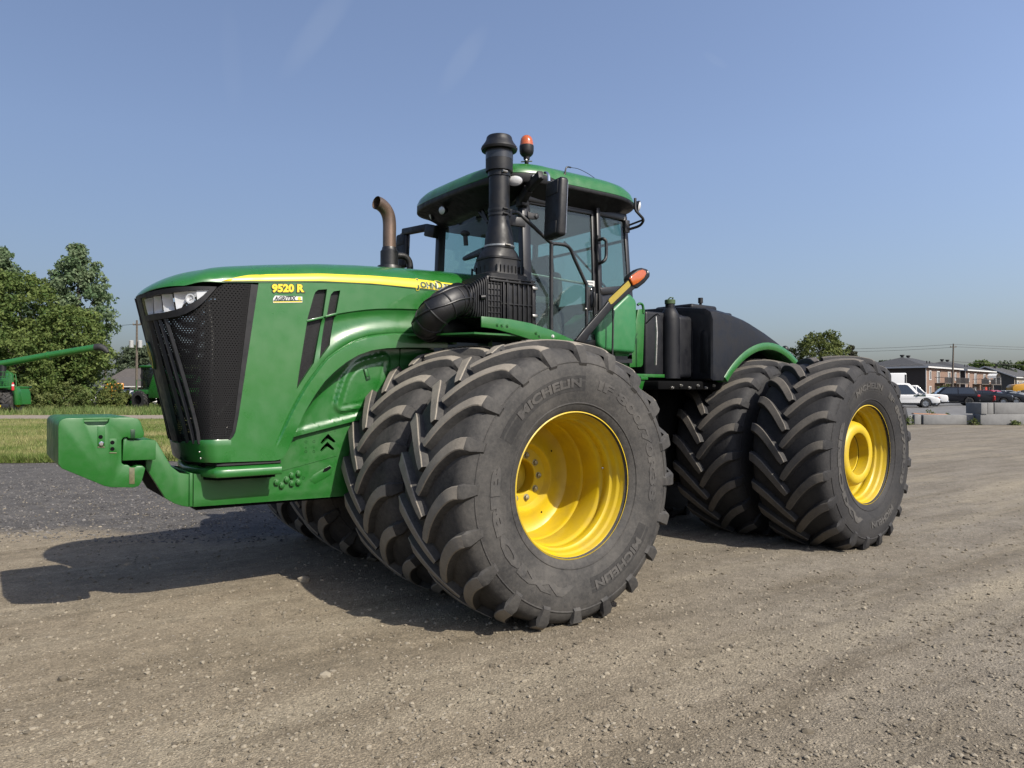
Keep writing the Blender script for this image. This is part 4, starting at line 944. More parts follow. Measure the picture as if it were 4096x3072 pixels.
# lower bumper lip
def bump_ring(ins, z):
    pts = [(1.525, .572-ins)]+[(x, .572-ins) for x in (1.70, 1.85, 1.93)]+[(1.972, .560-ins), (1.995, .535-ins), (2.03, .42), (2.065, .22)]
    pts = [(x-(ins if i > 4 else 0), y) for i, (x, y) in enumerate(pts)]; pts.append((2.078-ins, 0)); full = pts+[(x, -y) for x, y in pts[-2::-1]]
    return [(x, y, z-.008*(1-min(1, abs(y)/.5))) for x, y in full]
mb = MB(); mb.loft([bump_ring(.06, .979), bump_ring(.006, .979), bump_ring(0, .985), bump_ring(0, 1.030), bump_ring(.006, 1.036), bump_ring(.030, 1.053), bump_ring(.08, 1.056)], closed=False)
mb.build('bumper', 'green_paint', tractor, angle=50)
mb = MB(); mb.loft([bump_ring(.045, 1.050), bump_ring(.022, 1.062), bump_ring(.022, 1.072), bump_ring(.045, 1.090)], closed=False); mb.build('bumper_seal', 'seal_rubber', tractor)
mb = MB(); mb.prism([(1.55, .50), (1.95, .50), (2.02, .38), (2.05, 0), (2.02, -.38), (1.95, -.50), (1.55, -.50)], .955, 1.10, 'z'); mb.build('nose_floor', 'dark_void', tractor)

# main frame: side plates with cut-outs
fr = [(2.085, .765), (2.085, 1.000), (2.03, .992), (1.98, .985), (1.52, .990), (1.46, 1.12), (1.455, 1.215), (1.379, 1.233), (.87, 1.346), (.20, 1.49), (.20, .738), (.964, .748)]
def chev(cx, cz, k=1.0): return [(cx+.062*k, cz-.034*k), (cx+.050*k, cz-.014*k), (cx, cz+.034*k), (cx-.050*k, cz-.014*k), (cx-.062*k, cz-.030*k), (cx-.050*k, cz-.040*k), (cx, cz-.006*k), (cx+.050*k, cz-.046*k)]
c1 = (1.091, 1.216); c2 = (1.097, 1.155)
plate = relief_panel('frame', fr, lambda x, z: .37-.010*float(smooth01(.79, .762, z)), 'green_metal', tractor, holes=[chev(*c1), chev(*c2, .95)], res=.03, depth=.03)
mirror_y(plate)
mb = MB(); mb.box((.15, -.335, .735), (2.06, .335, .985)); mb.box((.15, -.33, .985), (1.45, .33, 1.2)); mb.build('frame_core', 'under_metal', tractor)
mb = MB(); mb.bar((1.455, .3715, .984), (1.02, .3715, 1.075), .004, .005, up=(0, 1, 0)); mb.build('weld_seam', 'green_metal', plate)
for (a, b) in (((1.498, 0.898)), ((1.459, 0.871)), ((1.421, 0.912)), ((1.382, 0.941)), ((1.329, 0.951)), ((1.382, 0.881)), ((1.331, 0.886))):
    mb = MB(); mb.prism([(a+.022*math.cos(R(60*k+10)), b+.022*math.sin(R(60*k+10))) for k in range(6)], .368, .390); mb.lathe([(.390, .012), (.394, .011), (.394, 0)], 12, 'y', (a, 0, b)); mb.lathe([(.369, .027), (.373, .027), (.373, .02)], 16, 'y', (a, 0, b)); mb.build('bolt', 'green_metal', plate, bevel=.002)
for (a, b), r_ in ((((1.27, 1.193)), .010), (((1.206, 1.193)), .010), (((1.27, 1.148)), .006), (((1.207, 1.147)), .006), (((1.271, 1.118)), .010), (((1.207, 1.116)), .010), (((1.363, 1.205)), .006), (((1.036, 1.268)), .006), (((1.291, 0.916)), .011)):
    mb = MB(); mb.lathe([(.360, r_), (.3712, r_), (.3712, r_*.85), (.366, r_*.8), (.366, 0)], 14, 'y', (a, 0, b)); mb.build('drilled_hole', 'dark_void', plate)
sl = [(1.243, 0.9), (1.209, 0.937), (1.078, 1.002), (1.046, 0.991), (1.064, 0.928), (1.195, 0.864)]
mb = MB(); mb.prism(sl, .3702, .3725); mb.build('slot_edge', 'green_metal', plate, bevel=.002)
s2 = [(1.138, 0.948), (1.124, 0.978), (1.078, 0.995), (1.064, 0.981), (1.099, 0.957)]
mb = MB(); mb.prism(s2, .3715, .3735); mb.build('slot', 'dark_void', plate)
# weight carrier arm and hanger block
arm = [(2.321, 1.236), (2.228, 1.059), (2.173, 1.01), (2.104, 0.994), (2.107, 0.764), (2.155, 0.776), (2.205, 0.797), (2.266, 0.84), (2.39, 1.059), (2.38, 1.233)]
for sg in (1, -1):
    mb = MB(); mb.prism(arm, sg*.30, sg*.35); mb.build('weight_carrier', 'green_metal', tractor, bevel=.006)
mb = MB(); mb.prism(arm, -.299, .299); mb.build('weight_carrier', 'under_metal', tractor)
mb = MB(); mb.box((2.088, -.365, .768), (2.112, .365, 1.005)); mb.build('carrier_flange', 'green_metal', tractor, bevel=.006)
blk = [(2.543, 1.262), (2.535, 1.278), (2.518, 1.275), (2.518, 1.262), (2.345, 1.251), (2.346, 1.12), (2.548, 1.124)]
mb = MB(); mb.prism(blk, -.45, .45); mb.build('weight_hanger', 'green_metal', tractor, bevel=.004)
# suitcase weight stack hung on the carrier
wt = [(2.913, 1.126), (2.914, 1.361), (2.91, 1.387), (2.894, 1.405), (2.869, 1.413), (2.773, 1.412), (2.77, 1.378), (2.75, 1.364), (2.655, 1.361), (2.633, 1.378), (2.629, 1.41), (2.5, 1.41), (2.46, 1.4), (2.443, 1.381), (2.42, 1.303), (2.424, 1.277), (2.45, 1.268), (2.517, 1.271), (2.521, 1.281), (2.547, 1.277), (2.556, 1.258), (2.555, 1.111), (2.538, 1.096), (2.516, 1.095), (2.499, 1.078), (2.477, 1.076), (2.467, 1.087), (2.427, 1.084), (2.412, 1.066), (2.433, 0.982), (2.453, 0.95), (2.488, 0.943), (2.615, 0.955), (2.653, 0.966), (2.893, 1.095)]
top_z = wt[4][1]
flat = [p for k, p in enumerate(wt) if k not in (6, 7, 8, 9)]
mb = MB(); mb.prism(flat, -.47, .425); weight = mb.build('front_weight', 'green_metal', tractor, bevel=.008, seg=2)
mb = MB(); mb.prism(wt, .4255, .47); mb.build('weight_face', 'green_metal', weight, bevel=.006, seg=2)
mb = MB(); mb.box((wt[10][0]-.02, .452, top_z-.014), (wt[5][0]+.02, .469, top_z-.001)); mb.build('weight_handle', 'green_metal', weight, bevel=.003)
tag(weight, 'thick green suitcase weight block with cut-out handle')
def inset(poly, mat, d, name='weight_recess', parent=weight):
    mb = MB(); mb.prism(poly, .4695, .4695+d); return mb.build(name, mat, parent, bevel=.001)
pbr('recess_brass', (.16, .15, .075), .5, noise=.4, nscale=30)
rec1 = [(2.697, 1.358), (2.653, 1.357), (2.653, 1.216), (2.696, 1.218)]; inset(rec1, 'green_metal', .003)
for q in range(2): inset([(p[0]+(-.004 if i in (1, 2) else .004)*0, p[1]) for i, p in enumerate([(2.696, 1.225), (2.653, 1.223), (2.653, 1.216), (2.696, 1.218)])], 'recess_brass', .0042+.0004*q)
rec2 = [(2.628, 1.274), (2.585, 1.272), (2.584, 1.176), (2.628, 1.179)]; inset(rec2, 'green_metal', .003)
inset([(2.628, 1.184), (2.584, 1.182), (2.584, 1.176), (2.628, 1.179)], 'recess_brass', .0042)
rec3 = [(2.51, 1.078), (2.478, 1.076), (2.477, 0.967), (2.51, 0.97)]; inset(rec3, 'recess_brass', .0035)
inset([(2.504, 1.33), (2.476, 1.329), (2.476, 1.27), (2.503, 1.271)], 'deep_green', .0030)
for (a, b) in (((2.678, 1.287)), ((2.61, 1.248)), ((2.61, 1.206))):
    mb = MB(); mb.lathe([(.468, .013), (.4735, .013), (.4735, 0)], 18, 'y', (a, 0, b)); mb.build('bolt_hole', 'dark_void', weight)
a, b = (2.674, 1.243)
mb = MB(); mb.lathe([(.470, .016), (.484, .0155), (.488, .010), (.488, 0)], 8, 'y', (a, 0, b)); mb.build('bolt', 'chrome', weight)

# --- intake side: shelf, air cleaner, elbow, stack
mb = MB(); mb.prism([(-.52, .40), (.50, .40), (.50, .60), (.20, 1.104), (-.52, 1.104)], 2.030, 2.044, 'z'); mb.box((.05, .52, 1.98), (.09, .60, 2.10)); mb.box((-.3, .45, 1.95), (-.26, .62, 2.1)); mb.build('shelf', 'green_metal', tractor)
fp = [(0.144, 2.169), (0.061, 2.168), (-0.137, 2.162), (-0.342, 2.141), (-0.556, 2.096), (-0.824, 2.016), (-0.763, 1.958), (-0.469, 1.992), (-0.328, 2.011), (-0.137, 2.05), (0.022, 2.078), (0.144, 2.085)]
mb = MB(); mb.prism(fp, 1.105, 1.120); fender = mb.build('fender_plate', 'green_paint', tractor, bevel=.003)
mb = MB(); top = [(x, z) for x, z in fp[:6]]; mb.loft([[(x, .62, z+.02) for x, z in top], [(x, 1.105, z-.002) for x, z in top]], closed=False); mb.build('fender_top', 'green_metal', tractor)
for (a, b), mt in ((((-0.007, 2.11)), 'green_metal'), (((-0.052, 2.109)), 'green_paint'), (((-0.103, 2.107)), 'green_metal'), (((-0.395, 2.063)), 'green_metal'), (((-0.429, 2.041)), 'green_paint'), (((-0.57, 2.044)), 'decal_white')):
    mb = MB(); mb.lathe([(1.118, .014), (1.124, .014), (1.124, .009)], 14, 'y', (a, 0, b)); mb.lathe([(1.124, .009), (1.132, .008), (1.132, 0)], 6, 'y', (a, 0, b)); mb.build('bolt', mt, fender)
# air cleaner housing (local corner frame: ribs on the outer face)
bx0, bx1, by0, by1, bz0, bz1 = -.49, -.01, .60, .965, 2.10, 2.525
mb = MB(); mb.box((bx0, by0, bz0), (bx1, by1, bz1)); air = mb.build('air_cleaner', 'black_plastic', tractor, bevel=.012)
mb = MB()
for k in range(7): x = lerp(bx0+.02, bx1-.165, k/6); mb.box((x-.004, by1-.002, bz0+.01), (x+.004, by1+.014, bz1-.05))
for k in range(5): x = lerp(bx1-.135, bx1-.005, k/4); mb.box((x-.003, by1-.002, bz0+.01), (x+.003, by1+.012, bz1-.03))
for k in range(8): z = lerp(bz0+.03, bz1-.06, k/7); mb.box((bx1-.138, by1-.001, z-.003), (bx1-.002, by1+.010, z+.003))
mb.box((bx0+.01, by1-.001, 2.300), (bx1-.14, by1+.011, 2.308)); mb.box((bx0, by1-.002, bz1-.045), (bx1-.02, by1+.022, bz1-.030)); mb.box((bx0, by1-.002, bz1-.022), (bx1-.02, by1+.022, bz1-.008))
for k in range(4): x = lerp(bx0+.03, bx1-.06, k/3); mb.box((x-.012, by1, bz1-.045), (x+.012, by1+.020, bz1-.008))
mb.box((bx1-.165, by1-.002, bz0), (bx1-.150, by1+.020, bz1-.03)); mb.box((bx1-.205, by1-.002, bz0), (bx1-.192, by1+.018, bz1-.03))
mb.build('rib', 'black_plastic', air, bevel=.001)
# tapered, stepped front end leading to the elbow
ex, ey, ez = .215, .855, 2.315; er = .128
def rr_ring(cx, cy, cz, hy, hz, n=40, e=5.0):
    out = []
    for k in range(n):
        a = 2*math.pi*k/n; c, s = math.cos(a), math.sin(a); out.append((cx, cy+hy*math.copysign(abs(c)**(2/e), c), cz+hz*math.copysign(abs(s)**(2/e), s)))
    return out
rings = []
for k in range(9):
    u = k/8; x = lerp(bx1, .155, u); cy, cz = lerp(.785, ey, u), lerp(2.312, ez, u); hy, hz = lerp(.178, .118, u), lerp(.208, .118, u); e = lerp(7, 2, u)
    rings += [rr_ring(x, cy, cz, hy+.008, hz+.008, e=e), rr_ring(x+.011, cy, cz, hy+.008, hz+.008, e=e), rr_ring(x+.0112, cy, cz, hy-.006, hz-.006, e=e)] if k < 8 else [rr_ring(x, cy, cz, hy, hz, e=2)]
mb = MB(); mb.loft(rings); mb.build('cleaner_cone', 'black_plastic', air, angle=30)
mb = MB(); mb.tube([(0.061, 0.98, 2.337), (0.024, 0.985, 2.342)], .022, 14); mb.build('service_gauge', 'black_plastic', air)
# ribbed rubber elbow, forward then back under itself
epath = catmull([(.130, .850, 2.315), (.205, .880, 2.316), (.300, .912, 2.288), (.400, .900, 2.220), (.438, .820, 2.145), (.405, .72, 2.108), (.32, .66, 2.10)], 9)
rs = []
for i, p in enumerate(epath):
    q = i % 8; rs.append(.114+.010*math.sin(math.pi*min(1, i/len(epath)*1.3)))
mb = MB(); mb.tube(epath, rs, 28); elbow = mb.build('intake_elbow', 'hose_rubber', tractor, angle=50)
mb = MB(); mb.tube([(.165, .862, 2.315), (.180, .868, 2.316)], .136, 28, caps=True); mb.tube([(.215, .880, 2.317), (.228, .885, 2.317)], .137, 28); mb.build('hose_clamp', 'black_metal', elbow)
for i in range(8, len(epath)-4, 7):
    d = (epath[i+1]-epath[i-1]).normalized(); e1 = d.cross(Vector((0, 0, 1))).normalized(); e2 = e1.cross(d); rr_ = rs[i]-.003
    mb = MB(); mb.tube([epath[i]+(e1*math.cos(2*math.pi*k/36)+e2*math.sin(2*math.pi*k/36))*rr_ for k in range(37)], .0095, 6, caps=False); mb.build('moulded_ring', 'hose_rubber', elbow)
# lengthwise moulded ribs of the elbow
for ph in (10, 65, 120, 175):
    pts = []
    for i in range(3, len(epath)-6, 2):
        d = (epath[i+1]-epath[i-1]).normalized(); u = d.cross(Vector((0, 0, 1))).normalized(); w = u.cross(d); a = R(ph); pts.append(epath[i]+(u*math.cos(a)+w*math.sin(a))*(rs[i]+.003))
    mb = MB(); mb.tube(pts, .008, 6); mb.build('moulded_rib', 'hose_rubber', elbow)
mb = MB(); mb.tube([(.37, .665, 2.10), (.10, .64, 2.105), (-.25, .60, 2.11)], .112, 24); mb.tube([(.345, .662, 2.10), (.33, .661, 2.10)], .122, 24); mb.build('intake_duct', 'black_plastic', tractor)
# stack
sx, sy = -.252, .795
mb = MB()
def oct_ring(z, hx, hy, e=3.5, n=40): return [(sx+hx*math.copysign(abs(math.cos(2*math.pi*k/n))**(2/e), math.cos(2*math.pi*k/n)), sy-.01+hy*math.copysign(abs(math.sin(2*math.pi*k/n))**(2/e), math.sin(2*math.pi*k/n)), z) for k in range(n)]
mb.loft([oct_ring(2.51, .215, .165, 6), oct_ring(2.555, .215, .165, 6), oct_ring(2.560, .20, .155, 6), oct_ring(2.575, .165, .15, 4.5), oct_ring(2.685, .160, .148, 4.0), oct_ring(2.690, .168, .155, 4), oct_ring(2.705, .168, .155, 4), oct_ring(2.708, .158, .148, 3.5), oct_ring(2.745, .148, .14, 3), oct_ring(2.795, .128, .125, 2), oct_ring(2.80, .122, .122, 2)])
base = mb.build('stack_base', 'black_plastic', tractor, angle=30)
for k in range(8):
    a = lerp(-.150, .125, k/7); mb = MB(); mb.box((sx+a-.003, sy+.135, 2.575), (sx+a+.003, sy+.150, 2.632)); mb.build('rib', 'black_plastic', base)
for k in range(4): mb = MB(); a = lerp(-.08, .12, k/3); mb.box((sx+.15, sy+a-.1-.003, 2.575), (sx+.166, sy+a-.1+.003, 2.632)); mb.build('rib', 'black_plastic', base)
mb = MB(); mb.lathe([(2.785, .128), (2.80, .1285), (2.812, .1285), (2.822, .125), (2.86, .123), (2.92, .113), (2.98, .099), (3.03, .092), (3.06, .090), (3.06, .0945), (3.085, .0945), (3.085, .091), (3.095, .091), (3.095, .0945), (3.135, .0945), (3.135, .0885), (3.40, .0885), (3.40, .097), (3.445, .097), (3.445, .115), (3.455, .116), (3.66, .116), (3.66, 0)], 40, 'z', (sx, sy, 0)); stack = mb.build('intake_stack', 'black_plastic', tractor, angle=30)
mb = MB(); mb.lathe([(3.618, .120), (3.622, .150), (3.640, .156), (3.655, .150), (3.690, .124), (3.715, .112), (3.735, .108), (3.745, .100), (3.750, .06), (3.750, 0)], 40, 'z', (sx, sy, 0)); mb.build('stack_cap', 'black_plastic', stack)
for z, r_ in ((2.806, .131), (3.073, .097), (3.115, .097)):
    mb = MB(); mb.lathe([(z-.007, r_), (z+.007, r_)], 40, 'z', (sx, sy, 0)); mb.tube([(sx-.02, sy+r_+.004, z), (sx+.03, sy+r_+.004, z)], .007, 8); mb.build('hose_clamp', 'zinc' if z < 2.9 else 'black_metal', stack)
pbr('window_plastic', (.030, .033, .038), .25)
mb = MB(); mb.lathe([(3.545, .1168), (3.60, .1168)], 40, 'z', (sx, sy, 0)); mb.build('screen_window', 'window_plastic', stack)
mb = MB(); mb.tube([(sx-.01, sy+.10, 3.425), (sx+.04, sy+.105, 3.425)], .011, 8); mb.build('clamp_bolt', 'zinc', stack)
mb = MB(); mb.box((sx-.20, .70, 3.02), (sx-.085, .76, 3.16)); mb.bar((sx-.14, .73, 3.06), (-.55, .76, 3.06), .03, .08); mb.build('stack_bracket', 'black_metal', tractor, bevel=.004)
for (a, b) in (((-0.488, 2.455)), ((-0.488, 2.222))):
    mb = MB(); mb.box((a-.030, .962, b-.012), (a+.022, .985, b+.012)); mb.build('toggle_clip', 'zinc', air, bevel=.004)
mb = MB(); mb.box((-.525, .60, 2.13), (-.488, .955, 2.50)); mb.build('cleaner_lid', 'black_plastic', air, bevel=.01)

# --- exhaust on the far side of the hood
exx, exy = .19, -.38
mb = MB(); mb.lathe([(2.62, .14), (2.70, .125), (2.762, .110), (2.765, .085), (2.80, .0845), (2.90, .0845), (2.915, .072), (2.94, .066)], 32, 'z', (exx, exy, 0)); exh = mb.build('exhaust_base', 'black_metal', tractor)
mb = MB(); mb.tube(catmull([(exx, exy, 2.92), (exx, exy, 3.05), (exx, exy, 3.16), (exx+.012, exy+.002, 3.235), (exx+.045, exy+.008, 3.29), (exx+.10, exy+.02, 3.325), (exx+.150, exy+.03, 3.335)], 6), .062, 24, caps=False); mb.tube(catmull([(exx+.045, exy+.008, 3.29), (exx+.10, exy+.02, 3.325), (exx+.150, exy+.03, 3.335)], 6), .058, 24, caps=False); mb.build('exhaust_pipe', 'exhaust_steel', exh)
mb = MB(); mb.tube(catmull([(exx-.07, exy, 2.87), (exx-.16, exy, 2.87), (exx-.21, exy, 2.82), (exx-.22, exy, 2.72)], 6), .032, 14); mb.tube([(exx-.085, exy, 2.87), (exx-.095, exy, 2.87)], .036, 14); mb.build('crankcase_hose', 'hose_rubber', exh)

# --- cab
MATS['cab_glass'].node_tree.nodes['Transparent BSDF'].inputs['Color'].default_value = (.80, .93, .88, 1)
pbr('cab_lining', (.20, .21, .215), .8, noise=.2, nscale=10)
pbr('cab_black', (.0105, .0108, .0125), .38, noise=.3, nscale=12)
cab = MB()
PA0, PA1 = (-.548, .785, 1.98), (-.568, .712, 3.32); PB0, PB1 = (-1.392, .800, 1.90), (-1.405, .735, 3.32); PC0, PC1 = (-1.815, .770, 2.30), (-1.800, .705, 3.30)
def mir(p): return (p[0], -p[1], p[2])
for f in (lambda p: p, mir):
    for a, b, w, h in ((PA0, PA1, .075, .085), (PB0, PB1, .085, .05), (PC0, PC1, .06, .05)): cab.bar(f(a), f(b), w, h, up=(1, 0, 0))
    cab.bar(f((-.55, .715, 3.295)), f((-1.82, .705, 3.285)), .06, .07)
    cab.bar(f((-1.39, .80, 2.52)), f((-1.80, .775, 2.58)), .045, .07)
cab.bar((-.55, .71, 3.30), (-.55, -.71, 3.30), .06, .07); cab.bar((-1.80, .70, 3.28), (-1.80, -.70, 3.28), .06, .08); cab.bar((-1.80, .77, 2.42), (-1.80, -.77, 2.42), .05, .10)
cabf = cab.build('cab_frame', 'cab_black', tractor, bevel=.012)
mb = MB(); mb.prism([(-1.36, 1.90), (-1.36, 2.50), (-1.44, 2.50), (-1.83, 2.60), (-1.86, 2.30), (-1.45, 1.90)], .742, .795); mb.build('cab_side_skin', 'cab_black', tractor, bevel=.006)
mb = MB(); mb.prism([(-.60, 1.92), (-.60, 2.02), (-1.36, 2.02), (-1.36, 1.92)], .70, .80); mb.box((-1.86, -.76, 1.90), (-1.80, .76, 2.42)); mb.box((-1.86, -.76, 1.86), (-.50, .76, 1.94)); mb.box((-.56, -.76, 1.90), (-.50, .70, 2.20)); mb.build('cab_floor', 'cab_black', tractor)
# glazing
def quad_glass(name, pts, parent, mat='cab_glass', th=.005):
    a, b, c, d = [Vector(p) for p in pts]; n = (b-a).cross(d-a).normalized()*th; mb = MB(); mb.add([a, b, c, d, a+n, b+n, c+n, d+n], [(0, 3, 2, 1), (4, 5, 6, 7), (0, 1, 5, 4), (1, 2, 6, 5), (2, 3, 7, 6), (3, 0, 4, 7)])
    return mb.build(name, mat, parent, smooth=False)
mb = MB(); g = []
for i in range(17):
    u = -1+i/8; bow = .085*(1-u*u); g.append([(lerp(-.530, -.556, j/8)+bow, u*lerp(.750, .680, j/8), lerp(2.10, 3.27, j/8)) for j in range(9)])
mb.loft(g, closed=False); mb.build('windshield', 'cab_glass', tractor)
door = empty('door', parent=tractor)
quad_glass('pane', [(-.605, .775, 2.05), (-1.345, .785, 2.05), (-1.355, .727, 3.25), (-.615, .712, 3.25)], door)
mb = MB()
for a, b, w in (((-.600, .782, 2.04), (-.612, .716, 3.26), .030), ((-1.350, .792, 2.04), (-1.362, .732, 3.26), .036), ((-.612, .716, 3.262), (-1.362, .732, 3.262), .036), ((-.600, .782, 2.04), (-1.35, .792, 2.04), .04)): mb.bar(a, b, w, .03, up=(0, 1, 0))
mb.build('door_frame', 'cab_black', door, bevel=.006)
mb = MB(); h0 = (-1.271, 0.82, 2.45); mb.box((h0[0]-.028, .785, h0[2]-.115), (h0[0]+.028, .815, h0[2]+.10)); mb.tube([(h0[0]-.015, .83, h0[2]-.09), (h0[0]-.015, .85, h0[2]-.03), (h0[0]-.010, .845, h0[2]+.05)], .016, 10); mb.build('handle', 'black_plastic', door, bevel=.008)
mb = MB(); mb.sphere((h0[0]+.0, .818, h0[2]+.075), .010, 10, 6); mb.build('lock', 'chrome', door)
stk = [(-1.237, 0.79, 2.611), (-1.333, 0.79, 2.614), (-1.332, 0.79, 2.562), (-1.265, 0.79, 2.563)]
mb = MB(); mb.prism([(p[0], p[2]) for p in stk], .798, .799); mb.build('sticker', 'decal_white', door)
mb = MB()
for k in range(9): a = lerp(stk[0][0]-.006, stk[1][0]+.02, k/8); mb.box((a-.002-.001*(k % 3), .7995, stk[0][2]-.012), (a+.002, .8000, stk[0][2]-.03+.006))
mb.box((stk[1][0]+.02, .7995, stk[0][2]-.046), (stk[0][0]-.02, .8000, stk[0][2]-.04)); mb.build('sticker_print', 'decal_dark', door)
quad_glass('side_window', [(-1.435, .792, 2.53), (-1.775, .775, 2.62), (-1.770, .715, 3.24), (-1.440, .728, 3.25)], tractor)
quad_glass('side_window', [mir(p) for p in [(-.605, .775, 2.05), (-1.345, .785, 2.05), (-1.355, .727, 3.25), (-.615, .712, 3.25)]], tractor)
quad_glass('side_window', [mir(p) for p in [(-1.435, .792, 2.53), (-1.775, .775, 2.62), (-1.770, .715, 3.24), (-1.440, .728, 3.25)]], tractor)
quad_glass('rear_window', [(-1.815, .74, 2.48), (-1.815, -.74, 2.48), (-1.800, -.67, 3.24), (-1.800, .67, 3.24)], tractor)
mb = MB(); mb.bar((-1.80, .74, 3.06), (-1.80, -.74, 3.06), .02, .025); mb.bar((-1.80, .60, 2.5), (-1.80, -.20, 3.2), .012, .02); mb.build('rear_wiper', 'cab_black', tractor)
# interior
mb = MB(); mb.box((-1.78, -.68, 3.235), (-.60, .68, 3.262)); mb.build('headliner', 'cab_lining', tractor)
mb = MB(); mb.prism([(-1.10, 2.02), (-1.10, 2.32), (-1.16, 2.36), (-1.28, 2.74), (-1.33, 2.78), (-1.40, 2.76), (-1.42, 2.6), (-1.34, 2.30), (-1.5, 2.02)], -.25, .25); mb.prism([(-.86, 2.30), (-.84, 2.37), (-.90, 2.41), (-1.20, 2.38), (-1.24, 2.30)], -.26, .26); seat = mb.build('seat', 'seat_fabric', tractor, bevel=.03, seg=3)
mb = MB(); mb.prism([(-1.30, 2.76), (-1.28, 2.92), (-1.31, 2.96), (-1.38, 2.95), (-1.41, 2.76)], -.14, .14); mb.build('headrest', 'seat_fabric', seat, bevel=.03, seg=3)
mb = MB(); mb.prism([(-.82, 2.42), (-.80, 2.49), (-.88, 2.52), (-1.22, 2.50), (-1.24, 2.42)], -.40, -.28); mb.prism([(-.86, 2.42), (-.88, 2.50), (-1.22, 2.49), (-1.24, 2.42)], .29, .38); mb.build('armrest', 'cab_interior', seat, bevel=.02)
mb = MB(); mb.tube([(-.62, 0, 2.0), (-.66, 0, 2.35), (-.72, 0, 2.66)], .06, 12); mb.prism([(-.58, 2.2), (-.60, 2.62), (-.66, 2.66), (-.70, 2.2)], -.22, .22); mb.build('dash_console', 'cab_interior', tractor, bevel=.02)
mb = MB(); swc = (-0.592, 0.02, 2.93); n = 28; rings = []; tl = Matrix.Rotation(R(28), 3, 'Y')
for k in range(n):
    a = 2*math.pi*k/n; c = Vector(swc)+tl @ Vector((.19*math.cos(a), .19*math.sin(a), 0)); e = tl @ Vector((math.cos(a), math.sin(a), 0)); f = tl @ Vector((0, 0, 1)); rings.append([c+(e*math.cos(2*math.pi*j/10)+f*math.sin(2*math.pi*j/10))*.016 for j in range(10)])
mb.loft(rings+[rings[0]]); mb.tube([Vector(swc)+tl @ Vector((-.18, 0, 0)), Vector(swc)+tl @ Vector((.18, 0, 0))], .014, 8); mb.tube([Vector(swc), (swc[0]+.06, 0, swc[2]-.2)], .03, 10); mb.build('steering_wheel', 'cab_interior', tractor)
mb = MB(); mb.box((-.95, -.62, 2.50), (-.80, -.58, 2.78)); mb.box((-1.5, -.68, 2.0), (-.8, -.45, 2.42)); mb.box((-1.72, -.60, 2.02), (-1.5, .60, 2.45)); mb.bar((-.60, .55, 2.12), (-.60, .55, 2.55), .05, .08); mb.build('control_panel', 'cab_interior', tractor, bevel=.01)
mb = MB(); mb.tube([(-0.647, 0.7, 2.626), (-0.801, 0.7, 2.622), (-1.056, 0.7, 2.607), (-1.288, 0.7, 2.596)], .011, 8); mb.build('door_rail', 'zinc', tractor)
mb = MB(); o_ = (-0.349, 0.1, 3.055); mb.sphere((o_[0], o_[1], o_[2]), .05, 12, 8, (1, .6, .6)); mb.tube([(o_[0], o_[1], o_[2]), (o_[0]-.01, o_[1], o_[2]-.11)], .022, 8); mb.build('interior_mirror', 'cab_interior', tractor)
mb = MB(); mb.bar((-0.44, 0.016, 3.41), (-0.47, 0.294, 3.143), .016, .02); mb.bar((-0.455, 0.215, 3.276), (-0.46, 0.313, 3.132), .012, .03); mb.build('wiper', 'cab_black', tractor)

# roof
RX, RY, RCX = .905, .925, -1.085
def roof_ring(k, zf, e=4.4, n=72):
    out = []
    for i in range(n):
        a = 2*math.pi*i/n; c, s = math.cos(a), math.sin(a); x = RCX+RX*k*math.copysign(abs(c)**(2/e), c); y = RY*k*math.copysign(abs(s)**(2/e), s)
        if x > RCX: x -= .06*(abs(y)/RY)**3*k
        out.append((x, y, zf(x, y) if callable(zf) else zf))
    return out
def tilt(z0, hump=0.0):
    """height with the rear dipping and the front corners carrying a deep black brow"""
    def f(x, y): return z0-.020*float(smooth01(-1.5, -2.0, x))-.012*float(smooth01(-.6, -.1, x))+hump*float(smooth01(-.86, -.62, x))*(.35+.65*float(smooth01(.45, .80, abs(y))))
    return f
mb = MB(); mb.loft([roof_ring(.74, 3.265), roof_ring(.80, 3.285), roof_ring(.90, 3.345), roof_ring(.965, tilt(3.375)), roof_ring(.992, tilt(3.383)), roof_ring(1.0, tilt(3.392)), roof_ring(.998, tilt(3.418, .045))]); mb.add(roof_ring(.74, 3.265), [tuple(range(72))]); brow = mb.build('roof_fascia', 'black_plastic', tractor, angle=50)
mb = MB(); mb.loft([roof_ring(.990, tilt(3.412, .045)), roof_ring(1.0, tilt(3.422, .045)), roof_ring(.996, tilt(3.45, .036)), roof_ring(.975, tilt(3.50, .022)), roof_ring(.93, tilt(3.545, .016)), roof_ring(.85, tilt(3.583)), roof_ring(.72, tilt(3.615)), roof_ring(.5, tilt(3.640)), roof_ring(.25, tilt(3.652)), roof_ring(.01, tilt(3.655))]); roof = mb.build('roof', 'green_paint', tractor, angle=50)
def work_lamp(p, r, yaw, el=1.0, ry=1.0, parent=brow, pitch=-12):
    mb = MB(); mb.lathe([(-.05, r*.7), (-.01, r*1.05), (.004, r*1.05), (.006, r*.92)], 24, 'x'); o = mb.build('work_lamp', 'black_plastic', parent); o.location = p; o.rotation_euler = (0, R(-pitch), R(yaw)); o.scale = (1, ry, el)
    mb = MB(); mb.lathe([(.004, r*.93), (.012, r*.7), (.017, r*.35), (.018, 0)], 24, 'x'); q = mb.build('lens', 'lamp_reflector', o)
    return o
lf = (-0.425, 0.8, 3.394); work_lamp((lf[0]+.035, lf[1]+.03, lf[2]-.008), .075, 40, el=.62)
lf2 = (-0.554, 0.885, 3.432); work_lamp((lf2[0], lf2[1]+.02, lf2[2]-.005), .035, 75, el=.7)
